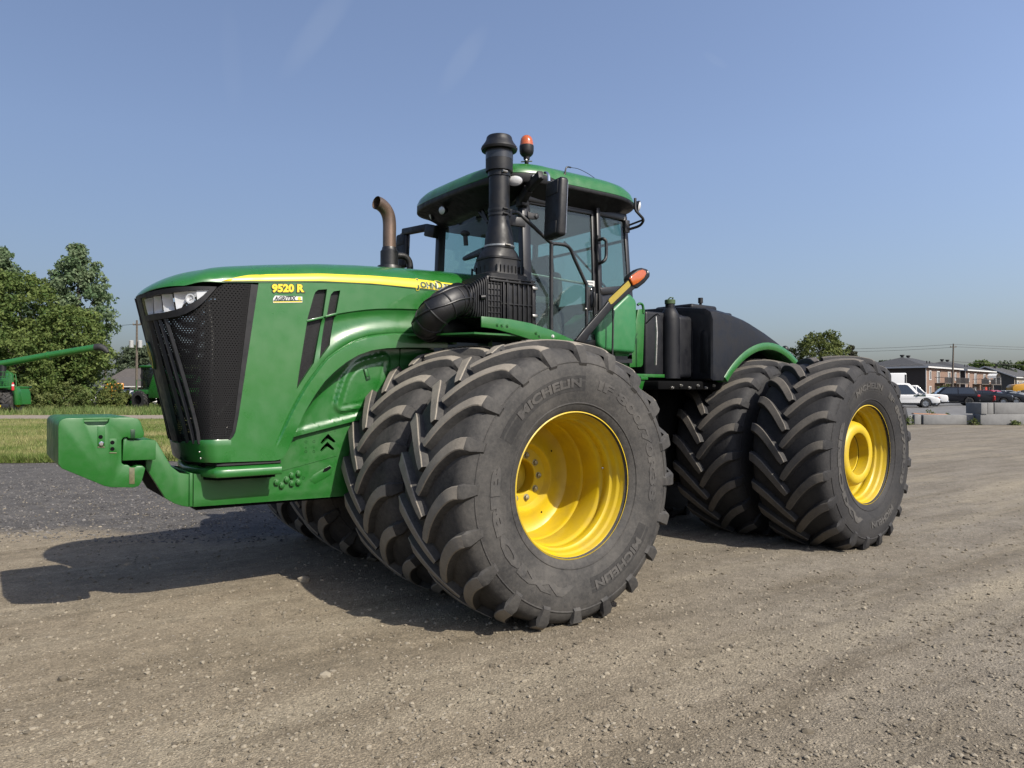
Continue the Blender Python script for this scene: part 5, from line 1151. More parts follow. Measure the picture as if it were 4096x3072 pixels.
lr = (-0.235, -0.128, 3.3); work_lamp((lr[0]+.0, lr[1], lr[2]), .045, 12, el=.9)
lr2 = (-0.33, -0.51, 3.342); work_lamp((lr2[0], lr2[1], lr2[2]), .045, -30, el=1.1)
lb = (-1.926, 0.78, 3.402); work_lamp((lb[0], lb[1]+.01, lb[2]), .050, 125, el=1.0)
mb = MB(); pts = [(-1.744, 0.92, 3.425), (-1.747, 0.92, 3.322), (-1.782, 0.93, 3.279), (-1.837, 0.93, 3.241), (-1.847, 0.92, 3.212), (-1.843, 0.87, 3.181), (-1.786, 0.79, 3.155)]; mb.tube(catmull(pts, 5), .013, 8); mb.tube([(-1.847, 0.92, 3.232), (-1.786, 0.79, 3.195)], .010, 8); mb.build('rear_grab_rail', 'black_metal', tractor)
mb = MB(); q = (-1.764, 0.79, 3.192); mb.box((q[0]-.03, .775, q[2]-.07), (q[0]+.03, .80, q[2]+.05)); mb.build('rail_bracket', 'black_metal', tractor, bevel=.004)
g0 = (-0.75, -0.751, 3.749); mb = MB(); mb.tube([(g0[0], g0[1]-.09, g0[2]-.05), (g0[0], g0[1]-.09, g0[2]+.01), (g0[0], g0[1]+.09, g0[2]+.01), (g0[0], g0[1]+.09, g0[2]-.05)], .008, 6); mb.tube([(g0[0]-.08, g0[1]-.09, g0[2]-.05), (g0[0]-.08, g0[1]-.09, g0[2]+.01), (g0[0], g0[1]-.09, g0[2]+.01)], .008, 6); mb.build('roof_bracket', 'green_metal', tractor)
an = [(-0.89, 0.88, 3.487), (-0.907, 0.88, 3.53), (-0.918, 0.88, 3.573), (-0.938, 0.88, 3.59)]
mb = MB(); mb.tube([an[0], an[1]], .012, 8); mb.tube(catmull([an[1], an[2], an[3], (-0.982, 0.87, 3.596)], 4), .007, 8); mb.tube(catmull([(-0.982, 0.87, 3.596), (-1.088, 0.85, 3.607), (-1.206, 0.82, 3.603), (-1.316, 0.78, 3.597), (-1.402, 0.74, 3.594)], 5), .0025, 6); mb.build('antenna', 'black_metal', tractor)
# beacon on its pole
bc = (-0.565, 0.75, 3.399)
mb = MB(); mb.tube([(-.565, .765, 3.20), (-.565, .765, 3.60)], .012, 10); mb.lathe([(3.57, .012), (3.58, .018), (3.61, .018), (3.615, .026), (3.640, .030), (3.650, .045), (3.668, .058), (3.690, .063), (3.735, .063), (3.742, .058), (3.742, 0)], 28, 'z', (-.565, .765, 0)); beac = mb.build('beacon', 'black_plastic', tractor)
mb = MB(); mb.lathe([(3.735, .060), (3.745, .0595), (3.775, .057), (3.800, .050), (3.818, .038), (3.828, .022), (3.831, 0)], 28, 'z', (-.565, .765, 0)); mb.build('beacon_lens', 'amber_lens', beac)
mb = MB(); mb.lathe([(3.742, .035), (3.79, .03), (3.80, 0)], 16, 'z', (-.565, .765, 0)); mb.build('beacon_core', 'amber_core', beac)
mb = MB(); mb.tube([(-.60, .80, 3.60), (-.53, .73, 3.60)], .006, 8); mb.sphere((-.548, .782, 3.605), .012, 8, 6); mb.build('wing_bolt', 'zinc', beac)
# mirrors
def mirror_body(c, w, h, t, parent, yaw):
    mb = MB(); mb.box((-t/2, -w/2, -h/2), (t/2, w/2, h/2)); o = mb.build('mirror', 'black_plastic', parent, bevel=.028, seg=4); o.location = c; o.rotation_euler = (0, R(-3), R(yaw))
    mb = MB(); mb.box((t/2-.002, -w/2+.04, h/2-.13), (t/2+.006, w/2-.03, h/2-.02)); mb.build('mirror_rib', 'black_plastic', o, bevel=.004); mb = MB(); mb.box((t/2-.002, -w/2+.04, -h/2+.02), (t/2+.006, w/2-.03, -h/2+.12)); mb.build('mirror_rib', 'black_plastic', o, bevel=.004)
    mb = MB(); mb.box((-t/2-.004, -w/2+.025, -h/2+.03), (-t/2+.001, w/2-.025, h/2-.03)); mb.build('mirror_glass', 'chrome', o); return o
mc = (-0.47, 1.285, 3.064); mirror_body(mc, .245, .475, .085, tractor, -8)
mb = MB(); q0, q1, q2 = (-0.52, 0.75, 3.249), (-0.5, 0.875, 3.325), (-0.47, 1.092, 3.391)
mb.bar(q0, q1, .06, .09); mb.bar(q1, q2, .055, .075); mb.box((q0[0]-.04, q0[1]-.05, q0[2]-.05), (q0[0]+.03, q0[1]+.05, q0[2]+.05)); mb.build('mirror_arm', 'black_plastic', tractor, bevel=.01)
mb = MB(); mb.tube(catmull([(-0.47, 1.138, 3.395), (-0.47, 1.17, 3.384), (-0.47, 1.192, 3.356), (-0.47, 1.195, 3.311)], 4), .012, 10); mb.build('mirror_hook', 'chrome', tractor)
m2 = (-0.45, -1.347, 3.125); o = mirror_body((m2[0], m2[1], m2[2]), .20, .38, .07, tractor, 8)
mb = MB(); mb.bar((-0.5, -0.688, 3.225), (-0.48, -0.851, 3.272), .08, .13); mb.bar((-0.48, -0.837, 3.298), (-0.45, -1.326, 3.33), .06, .075); mb.build('mirror_arm', 'black_plastic', tractor, bevel=.015)
mb = MB(); mb.tube(catmull([(-0.45, -1.342, 3.326), (-0.45, -1.406, 3.307), (-0.45, -1.416, 3.256)], 4), .009, 8); mb.build('mirror_hook', 'zinc', tractor)
# hand rails
mb = MB(); hr = [(-0.28, 0.95, 3.069), (-0.306, 1, 3.063), (-0.361, 1.04, 3.001), (-0.598, 1.05, 2.85), (-0.657, 1.05, 2.842), (-0.762, 1.05, 2.843), (-0.824, 1.05, 2.815), (-0.87, 1.05, 2.737), (-0.995, 1.05, 2.541), (-1.011, 1.05, 2.495), (-1.01, 1.05, 2.161), (-1.01, 1.05, 2.041)]
mb.tube(catmull(hr, 5), .0155, 12); rail = mb.build('handrail', 'black_metal', tractor)
mb = MB(); mb.tube([(-0.613, 1.05, 2.831), (-0.612, 1.05, 2.105)], .0175, 12); mb.build('rail_post', 'black_metal', rail)
mb = MB(); b0 = (-0.989, 1.065, 2.305); mb.sphere(b0, .012, 8, 6); mb.build('rail_bolt', 'zinc', rail)
mb = MB(); gp = [(-1.392, 0.8, 3.006), (-1.384, 0.86, 3.004), (-1.404, 0.875, 2.984), (-1.41, 0.875, 2.95), (-1.41, 0.875, 2.852), (-1.394, 0.875, 2.808), (-1.374, 0.86, 2.787), (-1.397, 0.8, 2.787)]; mb.tube(catmull(gp, 5), .0155, 12); mb.box((gp[0][0]-.02, .775, gp[0][2]-.03), (gp[0][0]+.02, .802, gp[0][2]+.04)); mb.box((gp[-1][0]-.02, .775, gp[-1][2]-.05), (gp[-1][0]+.02, .802, gp[-1][2]+.03)); mb.build('grab_handle', 'black_metal', tractor)
mb = MB(); v0 = (-0.647, 0.8, 3.121); mb.prism([(-0.555, 3.153), (-0.6, 3.146), (-0.659, 3.151), (-0.682, 3.127), (-0.65, 3.093), (-0.575, 3.089), (-0.555, 3.1)], .785, .80); mb.lathe([(.80, .022), (.812, .02), (.812, 0)], 14, 'y', (v0[0], 0, v0[2])); mb.build('door_hinge', 'black_metal', tractor, bevel=.003)
# turn-signal arm
ya = 1.25
ap = [(-0.712, 2.006), (-0.787, 2.083), (-1.05, 2.324), (-1.098, 2.374), (-1.336, 2.577), (-1.411, 2.499), (-1.146, 2.312), (-1.082, 2.255), (-0.878, 2.065), (-0.809, 1.987)]
mb = MB(); mb.prism(ap, 1.215, 1.25); sarm = mb.build('signal_arm', 'black_plastic', tractor, bevel=.008, seg=3)
mb = MB(); mb.prism([(-1.082, 2.366), (-1.095, 2.387), (-1.321, 2.56), (-1.349, 2.524), (-1.341, 2.509), (-1.127, 2.343), (-1.108, 2.337)], 1.249, 1.2535); mb.build('reflector_strip', 'reflector_strip', sarm)
hd = [(-1.324, 2.576), (-1.352, 2.615), (-1.437, 2.671), (-1.497, 2.693), (-1.566, 2.687), (-1.601, 2.656), (-1.597, 2.619), (-1.531, 2.558), (-1.437, 2.498), (-1.369, 2.508)]
mb = MB(); mb.prism(hd, 1.175, 1.255); mb.build('signal_housing', 'black_plastic', sarm, bevel=.018, seg=3)
ln = [(-1.321, 2.578), (-1.351, 2.607), (-1.435, 2.657), (-1.487, 2.673), (-1.524, 2.666), (-1.535, 2.639), (-1.504, 2.597), (-1.435, 2.548), (-1.367, 2.517)]
mb = MB(); mb.prism(ln, 1.252, 1.272); mb.build('signal_lens', 'amber_lens', sarm, bevel=.010, seg=3)
mb = MB(); q = (-1.562, 1.257, 2.658); mb.sphere((q[0], 1.255, q[2]), .012, 10, 6, (.6, .5, 1)); mb.build('signal_clip', 'decal_white', sarm)

# --- behind the cab: green tank, shelf, step box
gt = [(-1.328, 2.199), (-1.362, 2.243), (-1.725, 2.526), (-1.762, 2.518), (-1.829, 2.475), (-1.844, 2.437), (-1.84, 2.148), (-1.821, 1.95), (-1.522, 1.958), (-1.396, 1.971), (-1.339, 2.011)]
mb = MB(); mb.prism(gt, .30, .85); dusty('green_sky_tint', (.030, .190, .060), (.09, .22, .10), rough=.30, amount=.2); gtank = mb.build('side_tank', 'green_sky_tint', tractor, bevel=.035, seg=4)  # lighter, bluer green: sky reflection on the tank put into its base colour
mb = MB(); mb.loft([[(x, y, 1.965) for x, y in ((-1.60, .40), (-1.60, .80), (-1.80, .80), (-1.80, .40))], [(x, y, 1.885) for x, y in ((-1.66, .45), (-1.66, .72), (-1.84, .72), (-1.84, .45))], [(x, y, 1.83) for x, y in ((-1.66, .45), (-1.66, .72), (-1.84, .72), (-1.84, .45))]], caps=True); mb.build('tank_sump', 'green_sky_tint', gtank, bevel=.008)
mb = MB(); mb.tube([(-1.441, 0.93, 2.363), (-1.443, 0.93, 2.191), (-1.434, 0.93, 1.898)], .009, 8); mb.build('stay_rod', 'black_metal', tractor)
gb = [(-2.087, 2.412), (-2.187, 2.428), (-2.157, 1.855), (-2.131, 1.832), (-1.965, 1.824), (-1.991, 2.061)]
mb = MB(); mb.prism(gb, .58, .62); mb.build('rear_bracket', 'green_metal', tractor, bevel=.006)
mb = MB(); mb.tube(catmull([(-2.081, 0.62, 2.458), (-2.107, 0.62, 2.473), (-2.146, 0.62, 2.467), (-2.161, 0.62, 2.426), (-2.161, 0.62, 2.38)], 4), .013, 10); mb.build('lift_loop', 'green_metal', tractor)
# chassis under the cab and the articulation joint
mb = MB(); mb.box((-1.95, -.34, .62), (.22, .34, 1.84)); mb.box((-1.9, -.60, 1.70), (-.4, .60, 1.88)); mb.box((-.35, -.45, .72), (.35, .45, 1.16)); mb.build('chassis', 'under_metal', tractor, bevel=.02)
mb = MB(); mb.tube([(-1.956, 0, .55), (-1.956, 0, 1.5)], .16, 24); mb.build('articulation_joint', 'under_metal', tractor)
mb = MB(); mb.box((-2.45, -.30, .60), (-1.85, .30, 1.55)); mb.build('drive_housing', 'under_metal', tractor, bevel=.05)

# --- rear half (own frame: origin at the joint, turned by the steering angle)
def rbuild(mb, name, mat, bevel=0.0, seg=2, angle=35, parent=None):
    o = mb.build(name, mat, parent or tractor, bevel=bevel, seg=seg, angle=angle)
    return rear(o) if parent is None else o
mb = MB(); mb.box((-2.75, -.30, .60), (-.12, .30, 1.60)); mb.box((-2.9, -.5, 1.60), (-.15, .84, 1.69)); rbuild(mb, 'rear_chassis', 'under_metal', bevel=.02)
mb = MB(); mb.box((-.50, .35, .95), (-.42, .55, 1.6)); mb.box((-.16, .2, .85), (-.10, .60, 1.65)); rbuild(mb, 'rear_frame_plate', 'under_metal', bevel=.01)
def tank_sec(x, top, w, low):
    r_ = .10
    return [(x, w, low), (x, w, top-r_*1.3), (x, w-r_*.3, top-r_*.5), (x, w-r_, top-r_*.1), (x, w*.5, top+.035), (x, 0, top+.05), (x, -w*.5, top+.035), (x, -w+r_, top-r_*.1), (x, -w+r_*.3, top-r_*.5), (x, -w, top-r_*1.3), (x, -w, low)]
ztop = table([-2.75, -2.60, -2.45, -2.326, -2.196, -1.907, -1.597, -1.236, -.96, -.90], [1.95, 2.00, 2.06, 2.125, 2.19, 2.295, 2.39, 2.455, 2.48, 2.47])
def zlow(x):
    d = abs(x+1.956); return 1.70 if d > .87 else AXZ+math.sqrt(max(0, 1.165**2-d*d))-.01
xs_ = list(np.linspace(-.90, -2.60, 40)); rings = [tank_sec(-.885, 2.43, .93, 1.72)]+[tank_sec(x, max(ztop(x), zlow(x)+.03), .95, min(max(1.70, zlow(x)), ztop(x)-.14) if x > -2.3 else min(zlow(x), ztop(x)-.10)) for x in xs_]
mb = MB(); mb.loft(rings, closed=True, caps=True); tank = rbuild(mb, 'fuel_tank', 'tank_plastic', angle=32)
# moulded pads and grooves on the tank
mb = MB(); mb.box((-1.45, .10, 2.470), (-.98, .62, 2.545)); mb.box((-1.85, .15, 2.42), (-1.52, .55, 2.50)); mb.box((-2.20, .2, 2.30), (-1.98, .55, 2.385)); rbuild(mb, 'tank_pad', 'tank_plastic', bevel=.03, seg=3)
mb = MB(); mb.prism([(.80, 1.78), (.90, 1.78), (.90, 2.20), (.84, 2.24), (.80, 2.20)], -.893, -.883, 'x'); mb.prism([(.64, 1.78), (.70, 1.78), (.70, 2.25), (.64, 2.25)], -.893, -.880, 'x'); rbuild(mb, 'tank_moulding', 'tank_plastic', bevel=.004)
mb = MB(); mb.box((-.90, .30, 1.72), (-.64, .70, 2.39)); rbuild(mb, 'tank_front', 'tank_plastic', bevel=.05, seg=4)
mb = MB(); mb.box((-.87, .10, 1.74), (-.24, .60, 2.415)); rbuild(mb, 'hydraulic_tank', 'tank_plastic', bevel=.03, seg=3)
nk = (-.62, .610)
mb = MB(); mb.lathe([(1.72, .105), (2.20, .105), (2.34, .103), (2.40, .092), (2.44, .070), (2.462, .056), (2.466, .050), (2.51, .050)], 32, 'z', (nk[0], nk[1], 0)); neck = rbuild(mb, 'filler_neck', 'tank_plastic', angle=40)
mb = MB(); mb.lathe([(2.508, .050), (2.510, .056), (2.548, .056), (2.554, .050), (2.556, 0)], 24, 'z', (nk[0], nk[1], 0)); mb.tube([(nk[0]-.03, nk[1], 2.555), (nk[0]-.03, nk[1]+.02, 2.575), (nk[0]+.02, nk[1]+.02, 2.575), (nk[0]+.03, nk[1], 2.556)], .006, 6); dusty('cap_green', (.035, .085, .025), (.09, .12, .06), rough=.6); mb.build('filler_cap', 'cap_green', neck)
mb = MB(); b_ = (-1.435, 0.4, 2.544); mb.lathe([(2.50, .016), (2.60, .016), (2.60, .028), (2.66, .028), (2.66, 0)], 16, 'z', (b_[0], .4, 0)); rbuild(mb, 'breather', 'black_plastic')
mb = MB(); mb.tube([(-0.09, 0.857, 2.322), (-0.09, 0.87, 2.167), (-0.09, 0.856, 1.843)], .010, 8); rbuild(mb, 'sight_tube', 'zinc')
mb = MB(); mb.tube(catmull([(-0.09, 0.731, 2.263), (-0.08, 0.817, 2.316), (-0.08, 0.883, 2.345), (-0.08, 0.915, 2.325)], 5), .006, 6); rbuild(mb, 'cable', 'seal_rubber')
# fender arch
mb = MB(); g = []
for i in range(31):
    a = R(lerp(2, 139, i/30)); c = (math.cos(a), math.sin(a)); row = []
    for r_, y in ((1.085, .70), (1.150, .70), (1.160, .93), (1.165, .955), (1.150, .965), (1.095, .962), (1.085, .955)):
        ro = r_+.035*math.exp(-((a-R(90))/.5)**2)
        row.append((-1.956+ro*c[0]*1.02, y, AXZ+ro*c[1]))
    g.append(row)
g = [r_ for r_ in g if r_[3][2] > 1.695]
mb.loft(g, closed=True, caps=True); rbuild(mb, 'rear_fender', 'green_paint', angle=40)
mb = MB(); g = []
for i in range(21):
    a = R(lerp(40, 139, i/20)); g.append([(-1.956+1.10*math.cos(a), y, AXZ+1.10*math.sin(a)) for y in (.25, .70)])
mb.loft(g, closed=False); rbuild(mb, 'fender_liner', 'black_plastic')
mb = MB(); mb.tube([(-2.60, .60, 2.05), (-2.68, .70, 2.10)], .03, 10); mb.sphere((-2.69, .72, 2.10), .045, 12, 8); rbuild(mb, 'rear_work_lamp', 'black_plastic')
# green shelf and step box at the joint
sh = [(0.614, 1.187, 1.745), (0.235, 1.37, 1.745)]
mb = MB(); mb.box((-.60, .56, 1.728), (.03, .62, 1.762)); mb.box((-.70, .55, 1.728), (-.63, .61, 1.758)); rbuild(mb, 'step_shelf', 'green_metal', bevel=.004)
mb = MB(); mb.loft([[(x, y, 1.52) for x, y in ((.20, .62), (-.12, .62), (-.12, .40), (.20, .40))], [(x, y, 1.70) for x, y in ((.22, .66), (-.17, .66), (-.17, .38), (.22, .38))]], caps=True); mb.box((-.19, .37, 1.70), (.23, .675, 1.732)); rbuild(mb, 'step_box', 'green_metal', bevel=.006)
for k in range(6):
    p = ((-.35-.14*k), .842, 1.645 if k % 2 else 1.622); mb = MB(); mb.lathe([(0, .016), (.012, .016), (.012, .010), (.026, .010), (.026, 0)], 10, 'y', p); mb.lathe([(-.02, .020), (.0, .020)], 10, 'y', p); rbuild(mb, 'chassis_bolt', 'zinc')

# ------------------------------------------------------------------ vegetation
pbr('bark', (.10, .080, .062), .95, noise=.4, nscale=12, bump=.4, bscale=20); pbr('bark_pale', (.16, .14, .115), .95, noise=.4, nscale=12)
leafy('leaf_poplar', (.085, .160, .062), (.265, .340, .190), .4); leafy('leaf_maple', (.072, .135, .028), (.225, .285, .080), .4); leafy('leaf_bush', (.085, .135, .034), (.225, .255, .085), .35)
leafy('leaf_light', (.075, .115, .025), (.19, .215, .060), .35); leafy('leaf_far', (.060, .090, .045), (.120, .150, .085), .3); leafy('leaf_spruce', (.022, .036, .018), (.065, .060, .030), .1)
def leaves(name, centres, rad, per, size, mat, parent, seed, up=.25):
    g = np.random.default_rng(seed); C = np.repeat(np.asarray(centres), per, 0); n = len(C); rd = np.repeat(np.asarray(rad), per)
    dv = g.normal(0, 1, (n, 3)); dv /= np.linalg.norm(dv, axis=1)[:, None]; P = C+dv*(rd*g.uniform(.15, 1, n)**.45)[:, None]*np.array([1, 1, .8])
    a = g.normal(0, 1, (n, 3)); a /= np.linalg.norm(a, axis=1)[:, None]; nrm = dv*.8+g.normal(0, .6, (n, 3))+np.array([0, 0, up]); b = np.cross(nrm, a); b /= np.linalg.norm(b, axis=1)[:, None]+1e-9; a = np.cross(b, nrm); a /= np.linalg.norm(a, axis=1)[:, None]+1e-9
    s = size*g.uniform(.55, 1.25, n)[:, None]; V_ = np.stack([P-a*s, P+b*s*.6-a*s*.1, P+a*s, P-b*s*.6+a*s*.1], 1)
    me = bpy.data.meshes.new(name); me.from_pydata(V_.reshape(-1, 3).tolist(), [], np.arange(n*4).reshape(-1, 4).tolist()); me.materials.append(MATS[mat])
    tn = np.clip(np.repeat(g.uniform(.15, .85, len(centres)), per)+g.normal(0, .2, n), 0, 1); t = me.attributes.new('tone', 'FLOAT', 'POINT'); t.data.foreach_set('value', np.repeat(tn, 4).astype(np.float32)); return link(name, me, parent)
def tree(name, label, r, d, height, prof, nclus, per, leaf, mat, seed, z0=0.0, trunk=.22, base=.12, group=None, bark='bark', crad=.55, kind_name='tree'):
    """prof(u): crown half-width at relative height u (0 base of crown .. 1 top)"""
    t = empty(name, yard(r, d, z0), YARD_RZ); tag(t, label, kind_name, group); g = np.random.default_rng(seed)
    cz0 = height*base; cs, rd = [], []
    lob = g.uniform(0, 6.28, 3)
    while len(cs) < nclus:
        u = g.uniform(0, 1); w = prof(u); ang = g.uniform(0, 6.28); wob = 1+.22*math.sin(ang*3+lob[0]+u*7)+.15*math.sin(ang*5+lob[1]-u*11); q = w*wob*math.sqrt(g.uniform(.05, 1)); q = min(q, w*wob)
        if q < .35*w and g.uniform() < .6: continue
        cs.append((q*math.cos(ang), q*math.sin(ang), cz0+(height-cz0)*u)); rd.append(crad*g.uniform(.6, 1.35)*(.55+.45*min(1, w/1.5)))
    leaves('crown', cs, rd, per, leaf, mat, t, seed+1)
    mb = MB(); mb.tube([(0, 0, -.1), (.05, .03, height*.3), (-.05, .05, height*.6), (0, 0, height*.92)], [trunk, trunk*.75, trunk*.42, trunk*.08], 9)
    for i in range(14):
        c = cs[g.integers(len(cs))]; h0 = max(.4, min(c[2]*.72, height*.8)); mb.tube([(0, 0, h0), (c[0]*.5, c[1]*.5, lerp(h0, c[2], .45)), c], [trunk*.35*(1-h0/height)+.02, .035, .012], 5)
    mb.build('trunk', bark, t); return t
def ell(w, p=.5, top=.75): return lambda u: w*(max(0.0, 1-((u-.42)/.62)**2))**p+.05
def spire(w): return lambda u: w*min(1, (u+.08)/.22)*(1-u)**.62+.12
G1 = 'trees of the thicket on the left'
tree('poplar_tree', 'tallest pale silvery poplar rising from the left thicket', -41.7, 71, 15.6, lambda u: 3.9*min(1, (u+.02)/.42)*(1-u**2.3)**.85+.3, 300, 66, .17, 'leaf_poplar', 41, group=G1, crad=.62)
tree('poplar_tree', 'tall poplar cut off by the left edge of the picture', -50.9, 74, 15.9, lambda u: 3.4*min(1, (u+.1)/.3)*(1-u**1.7)**.8+.25, 260, 55, .17, 'leaf_poplar', 43, group=G1, crad=.6)
tree('maple_tree', 'broad olive green maple with rounded top left of the tall poplar', -44.6, 67, 12.0, ell(4.9), 420, 62, .16, 'leaf_maple', 45, group=G1, base=.06, crad=.7)
tree('maple_tree', 'dense olive green tree at the right end of the thicket', -39.6, 67, 9.0, ell(3.2), 280, 60, .15, 'leaf_maple', 47, group=G1, base=.03, crad=.65)
tree('maple_tree', 'dark bushy tree at the far left edge behind the combine auger', -50.5, 64, 9.8, ell(3.6), 260, 55, .15, 'leaf_maple', 49, group=G1, base=.03, crad=.65)
tree('maple_tree', 'low bright green tree in the front of the thicket under the auger', -42.3, 63, 6.6, ell(3.6), 300, 60, .14, 'leaf_maple', 51, group=G1, base=.02, crad=.55)
def shrub(label, r, d, h, w, seed, mat='leaf_bush', z0=0.0, n=70, per=45, leaf=.10, group='shrubs'):
    t = empty('shrub', yard(r, d, z0), YARD_RZ); tag(t, label, 'shrub', group); g = np.random.default_rng(seed); cs, rd = [], []
    for i in range(n):
        a = g.uniform(0, 6.28); q = w*math.sqrt(g.uniform(0, 1)); u = g.uniform(0, 1); cs.append((q*math.cos(a), q*math.sin(a)*.7, h*u*(1-.55*(q/w)**2))); rd.append(.22*h**.5*g.uniform(.6, 1.2))
    leaves('foliage', cs, rd, per, leaf, mat, t, seed+1); mb = MB()
    for i in range(6): c = cs[i]; mb.tube([(c[0]*.2, c[1]*.2, -.05), (c[0]*.6, c[1]*.6, c[2]*.5), c], [.03, .02, .008], 5)
    mb.build('stem', 'bark', t); return t
shrub('leafy shrub at the foot of the thicket behind the front weight', -45.0, 60.5, 2.2, 2.4, 61); shrub('leafy shrub at the left foot of the thicket next to the combine', -40.3, 61, 2.6, 2.2, 62); shrub('leafy shrub at the right foot of the thicket', -37.6, 63, 2.6, 1.6, 63)
shrub('bright weedy shrub between the thicket and the far combine', -35.2, 66, 2.3, 1.6, 64, 'leaf_light'); shrub('low weedy shrub just left of the far combine', -34.6, 64, 1.6, 1.1, 65, 'leaf_light')
G2 = 'trees far behind the left barn'
for i, (r, d, h, w, lb) in enumerate(((-76.5, 150, 10.4, 4.0, 'far pale tree behind the barn roof on its left'), (-70.5, 155, 9.6, 3.6, 'far pale tree behind the middle of the barn roof'), (-80.5, 160, 11.2, 4.2, 'far pale tree half hidden by the thicket'), (-66.0, 150, 9.0, 3.6, 'far pale tree by the transformer pole'))):
    tree('far_tree', lb, r, d, h, ell(w), 130, 40, .32, 'leaf_far', 70+i*2, group=G2, crad=.9)
G3 = 'trees behind the rear tyre and houses'
tree('ash_tree', 'light green round tree rising above the rear tyre', 40.0, 96, 8.9, ell(3.7), 300, 42, .17, 'leaf_light', 81, z0=.24, group=G3, base=.18, crad=.55, bark='bark_pale')
tree('ash_tree', 'small light green tree left of the round one behind the rear fender', 36.6, 104, 6.6, ell(2.2), 120, 40, .17, 'leaf_light', 83, z0=.24, group=G3, crad=.5)
tree('spruce_tree', 'small brownish spruce tip above the rear tyre', 50.4, 110, 8.2, spire(1.9), 170, 40, .15, 'leaf_spruce', 85, z0=.24, group=G3, crad=.4)
tree('far_tree', 'small tree top peeping over the left apartment roof', 80.5, 160, 8.2, ell(2.4), 90, 34, .26, 'leaf_far', 87, group=G3)
for i, (r, d, h, w, lb) in enumerate(((115.5, 182, 8.9, 4.0, 'dark tree mass behind the second apartment house'), (121.5, 184, 8.6, 3.6, 'dark tree left of the grey house roof behind it'), (103.0, 148, 8.6, 3.4, 'dark rounded tree at the right edge beside the grey house'), (128.5, 178, 7.6, 3.2, 'dark tree behind the ridge of the grey house'))):
    if i == 2: r, d, h = 135.0, 195, 9.3
    if i == 3: continue
    tree('far_tree', lb, r, d, h, ell(w), 130, 40, .32, 'leaf_maple' if i != 1 else 'leaf_far', 90+i*2, group=G3, crad=.9)

# ------------------------------------------------------------------ utility poles and wires
pbr('pole_wood', (.15, .125, .100), .95, noise=.35, nscale=6); pbr('transformer_grey', (.42, .43, .43), .5); pbr('wire_black', (.02, .02, .022), .6); pbr('insulator', (.30, .28, .26), .4)
def pole(label, r, d, h, lean, arm, trans=0, z0=0.0):
    t = empty('utility_pole', yard(r, d, z0), YARD_RZ); tag(t, label, 'utility pole', 'utility poles'); top = (lean*h, 0, h)
    mb = MB(); mb.tube([(0, 0, -.2), top], [.16, .10], 10); mb.build('pole', 'pole_wood', t)
    if arm:
        mb = MB(); mb.bar((top[0]-arm, 0, h-.5), (top[0]+arm*.9, 0, h-.5), .10, .12); mb.build('crossarm', 'pole_wood', t)
        for q in (-arm*.9, arm*.8, .0): mb = MB(); mb.lathe([(0, .035), (.10, .06), (.16, .03), (.2, 0)], 8, 'z', (top[0]+q, 0, h-.44)); mb.build('insulator', 'insulator', t)
    for k in range(trans): mb = MB(); mb.lathe([(0, 0), (0, .24), (.75, .24), (.80, .20), (.80, 0)], 14, 'z', ((-.55, .40)[k], -.1, h*.68)); mb.build('transformer', 'transformer_grey', t)
    return t
pole('leaning wooden utility pole rising between the two apartment houses', 66.6, 112, 8.6, .030, .5, z0=.24)
pole('thin wooden pole near the barn just right of the thicket', -52.8, 96, 6.2, .01, .35)
pole('tall wooden pole with two grey transformers next to the tractor nose', -41.6, 82, 9.5, .0, .45, trans=2)
def wire(name, label, a, b, sag, rad=.02, n=18):
    mb = MB(); a, b = Vector(a), Vector(b); mb.tube([a.lerp(b, i/n)-Vector((0, 0, sag*4*(i/n)*(1-i/n))) for i in range(n+1)], rad, 5); tag(mb.build(name, 'wire_black'), label, 'wire', 'overhead wires')
ptop = yard(66.6+.26, 112, 8.75)
wire('overhead_wire', 'upper wire left of the leaning utility pole', yard(38, 124, 9.0), ptop, .5, .022); wire('overhead_wire', 'second wire just below the top one left of the leaning pole', yard(38, 124, 8.55), ptop-Vector((0, 0, .45)), .5, .022)
wire('overhead_wire', 'upper wire right of the leaning utility pole', ptop, yard(118, 116, 8.0), .35, .022); wire('overhead_wire', 'second wire below the top one right of the leaning pole', ptop-Vector((0, 0, .35)), yard(118, 116, 7.6), .35, .022)
wire('overhead_wire', 'low cable crossing in front of the apartment roofs on the left', yard(40, 112, 5.15), yard(66.7, 112, 6.15), .35, .03); wire('overhead_wire', 'low cable crossing in front of the apartment roofs on the right', yard(66.7, 112, 6.15), yard(112, 114, 4.9), .3, .03)
wire('overhead_wire', 'white looking wire from the transformer pole into the thicket', yard(-41.6, 82, 9.1), yard(-52.8, 88, 9.3), .15, .022)

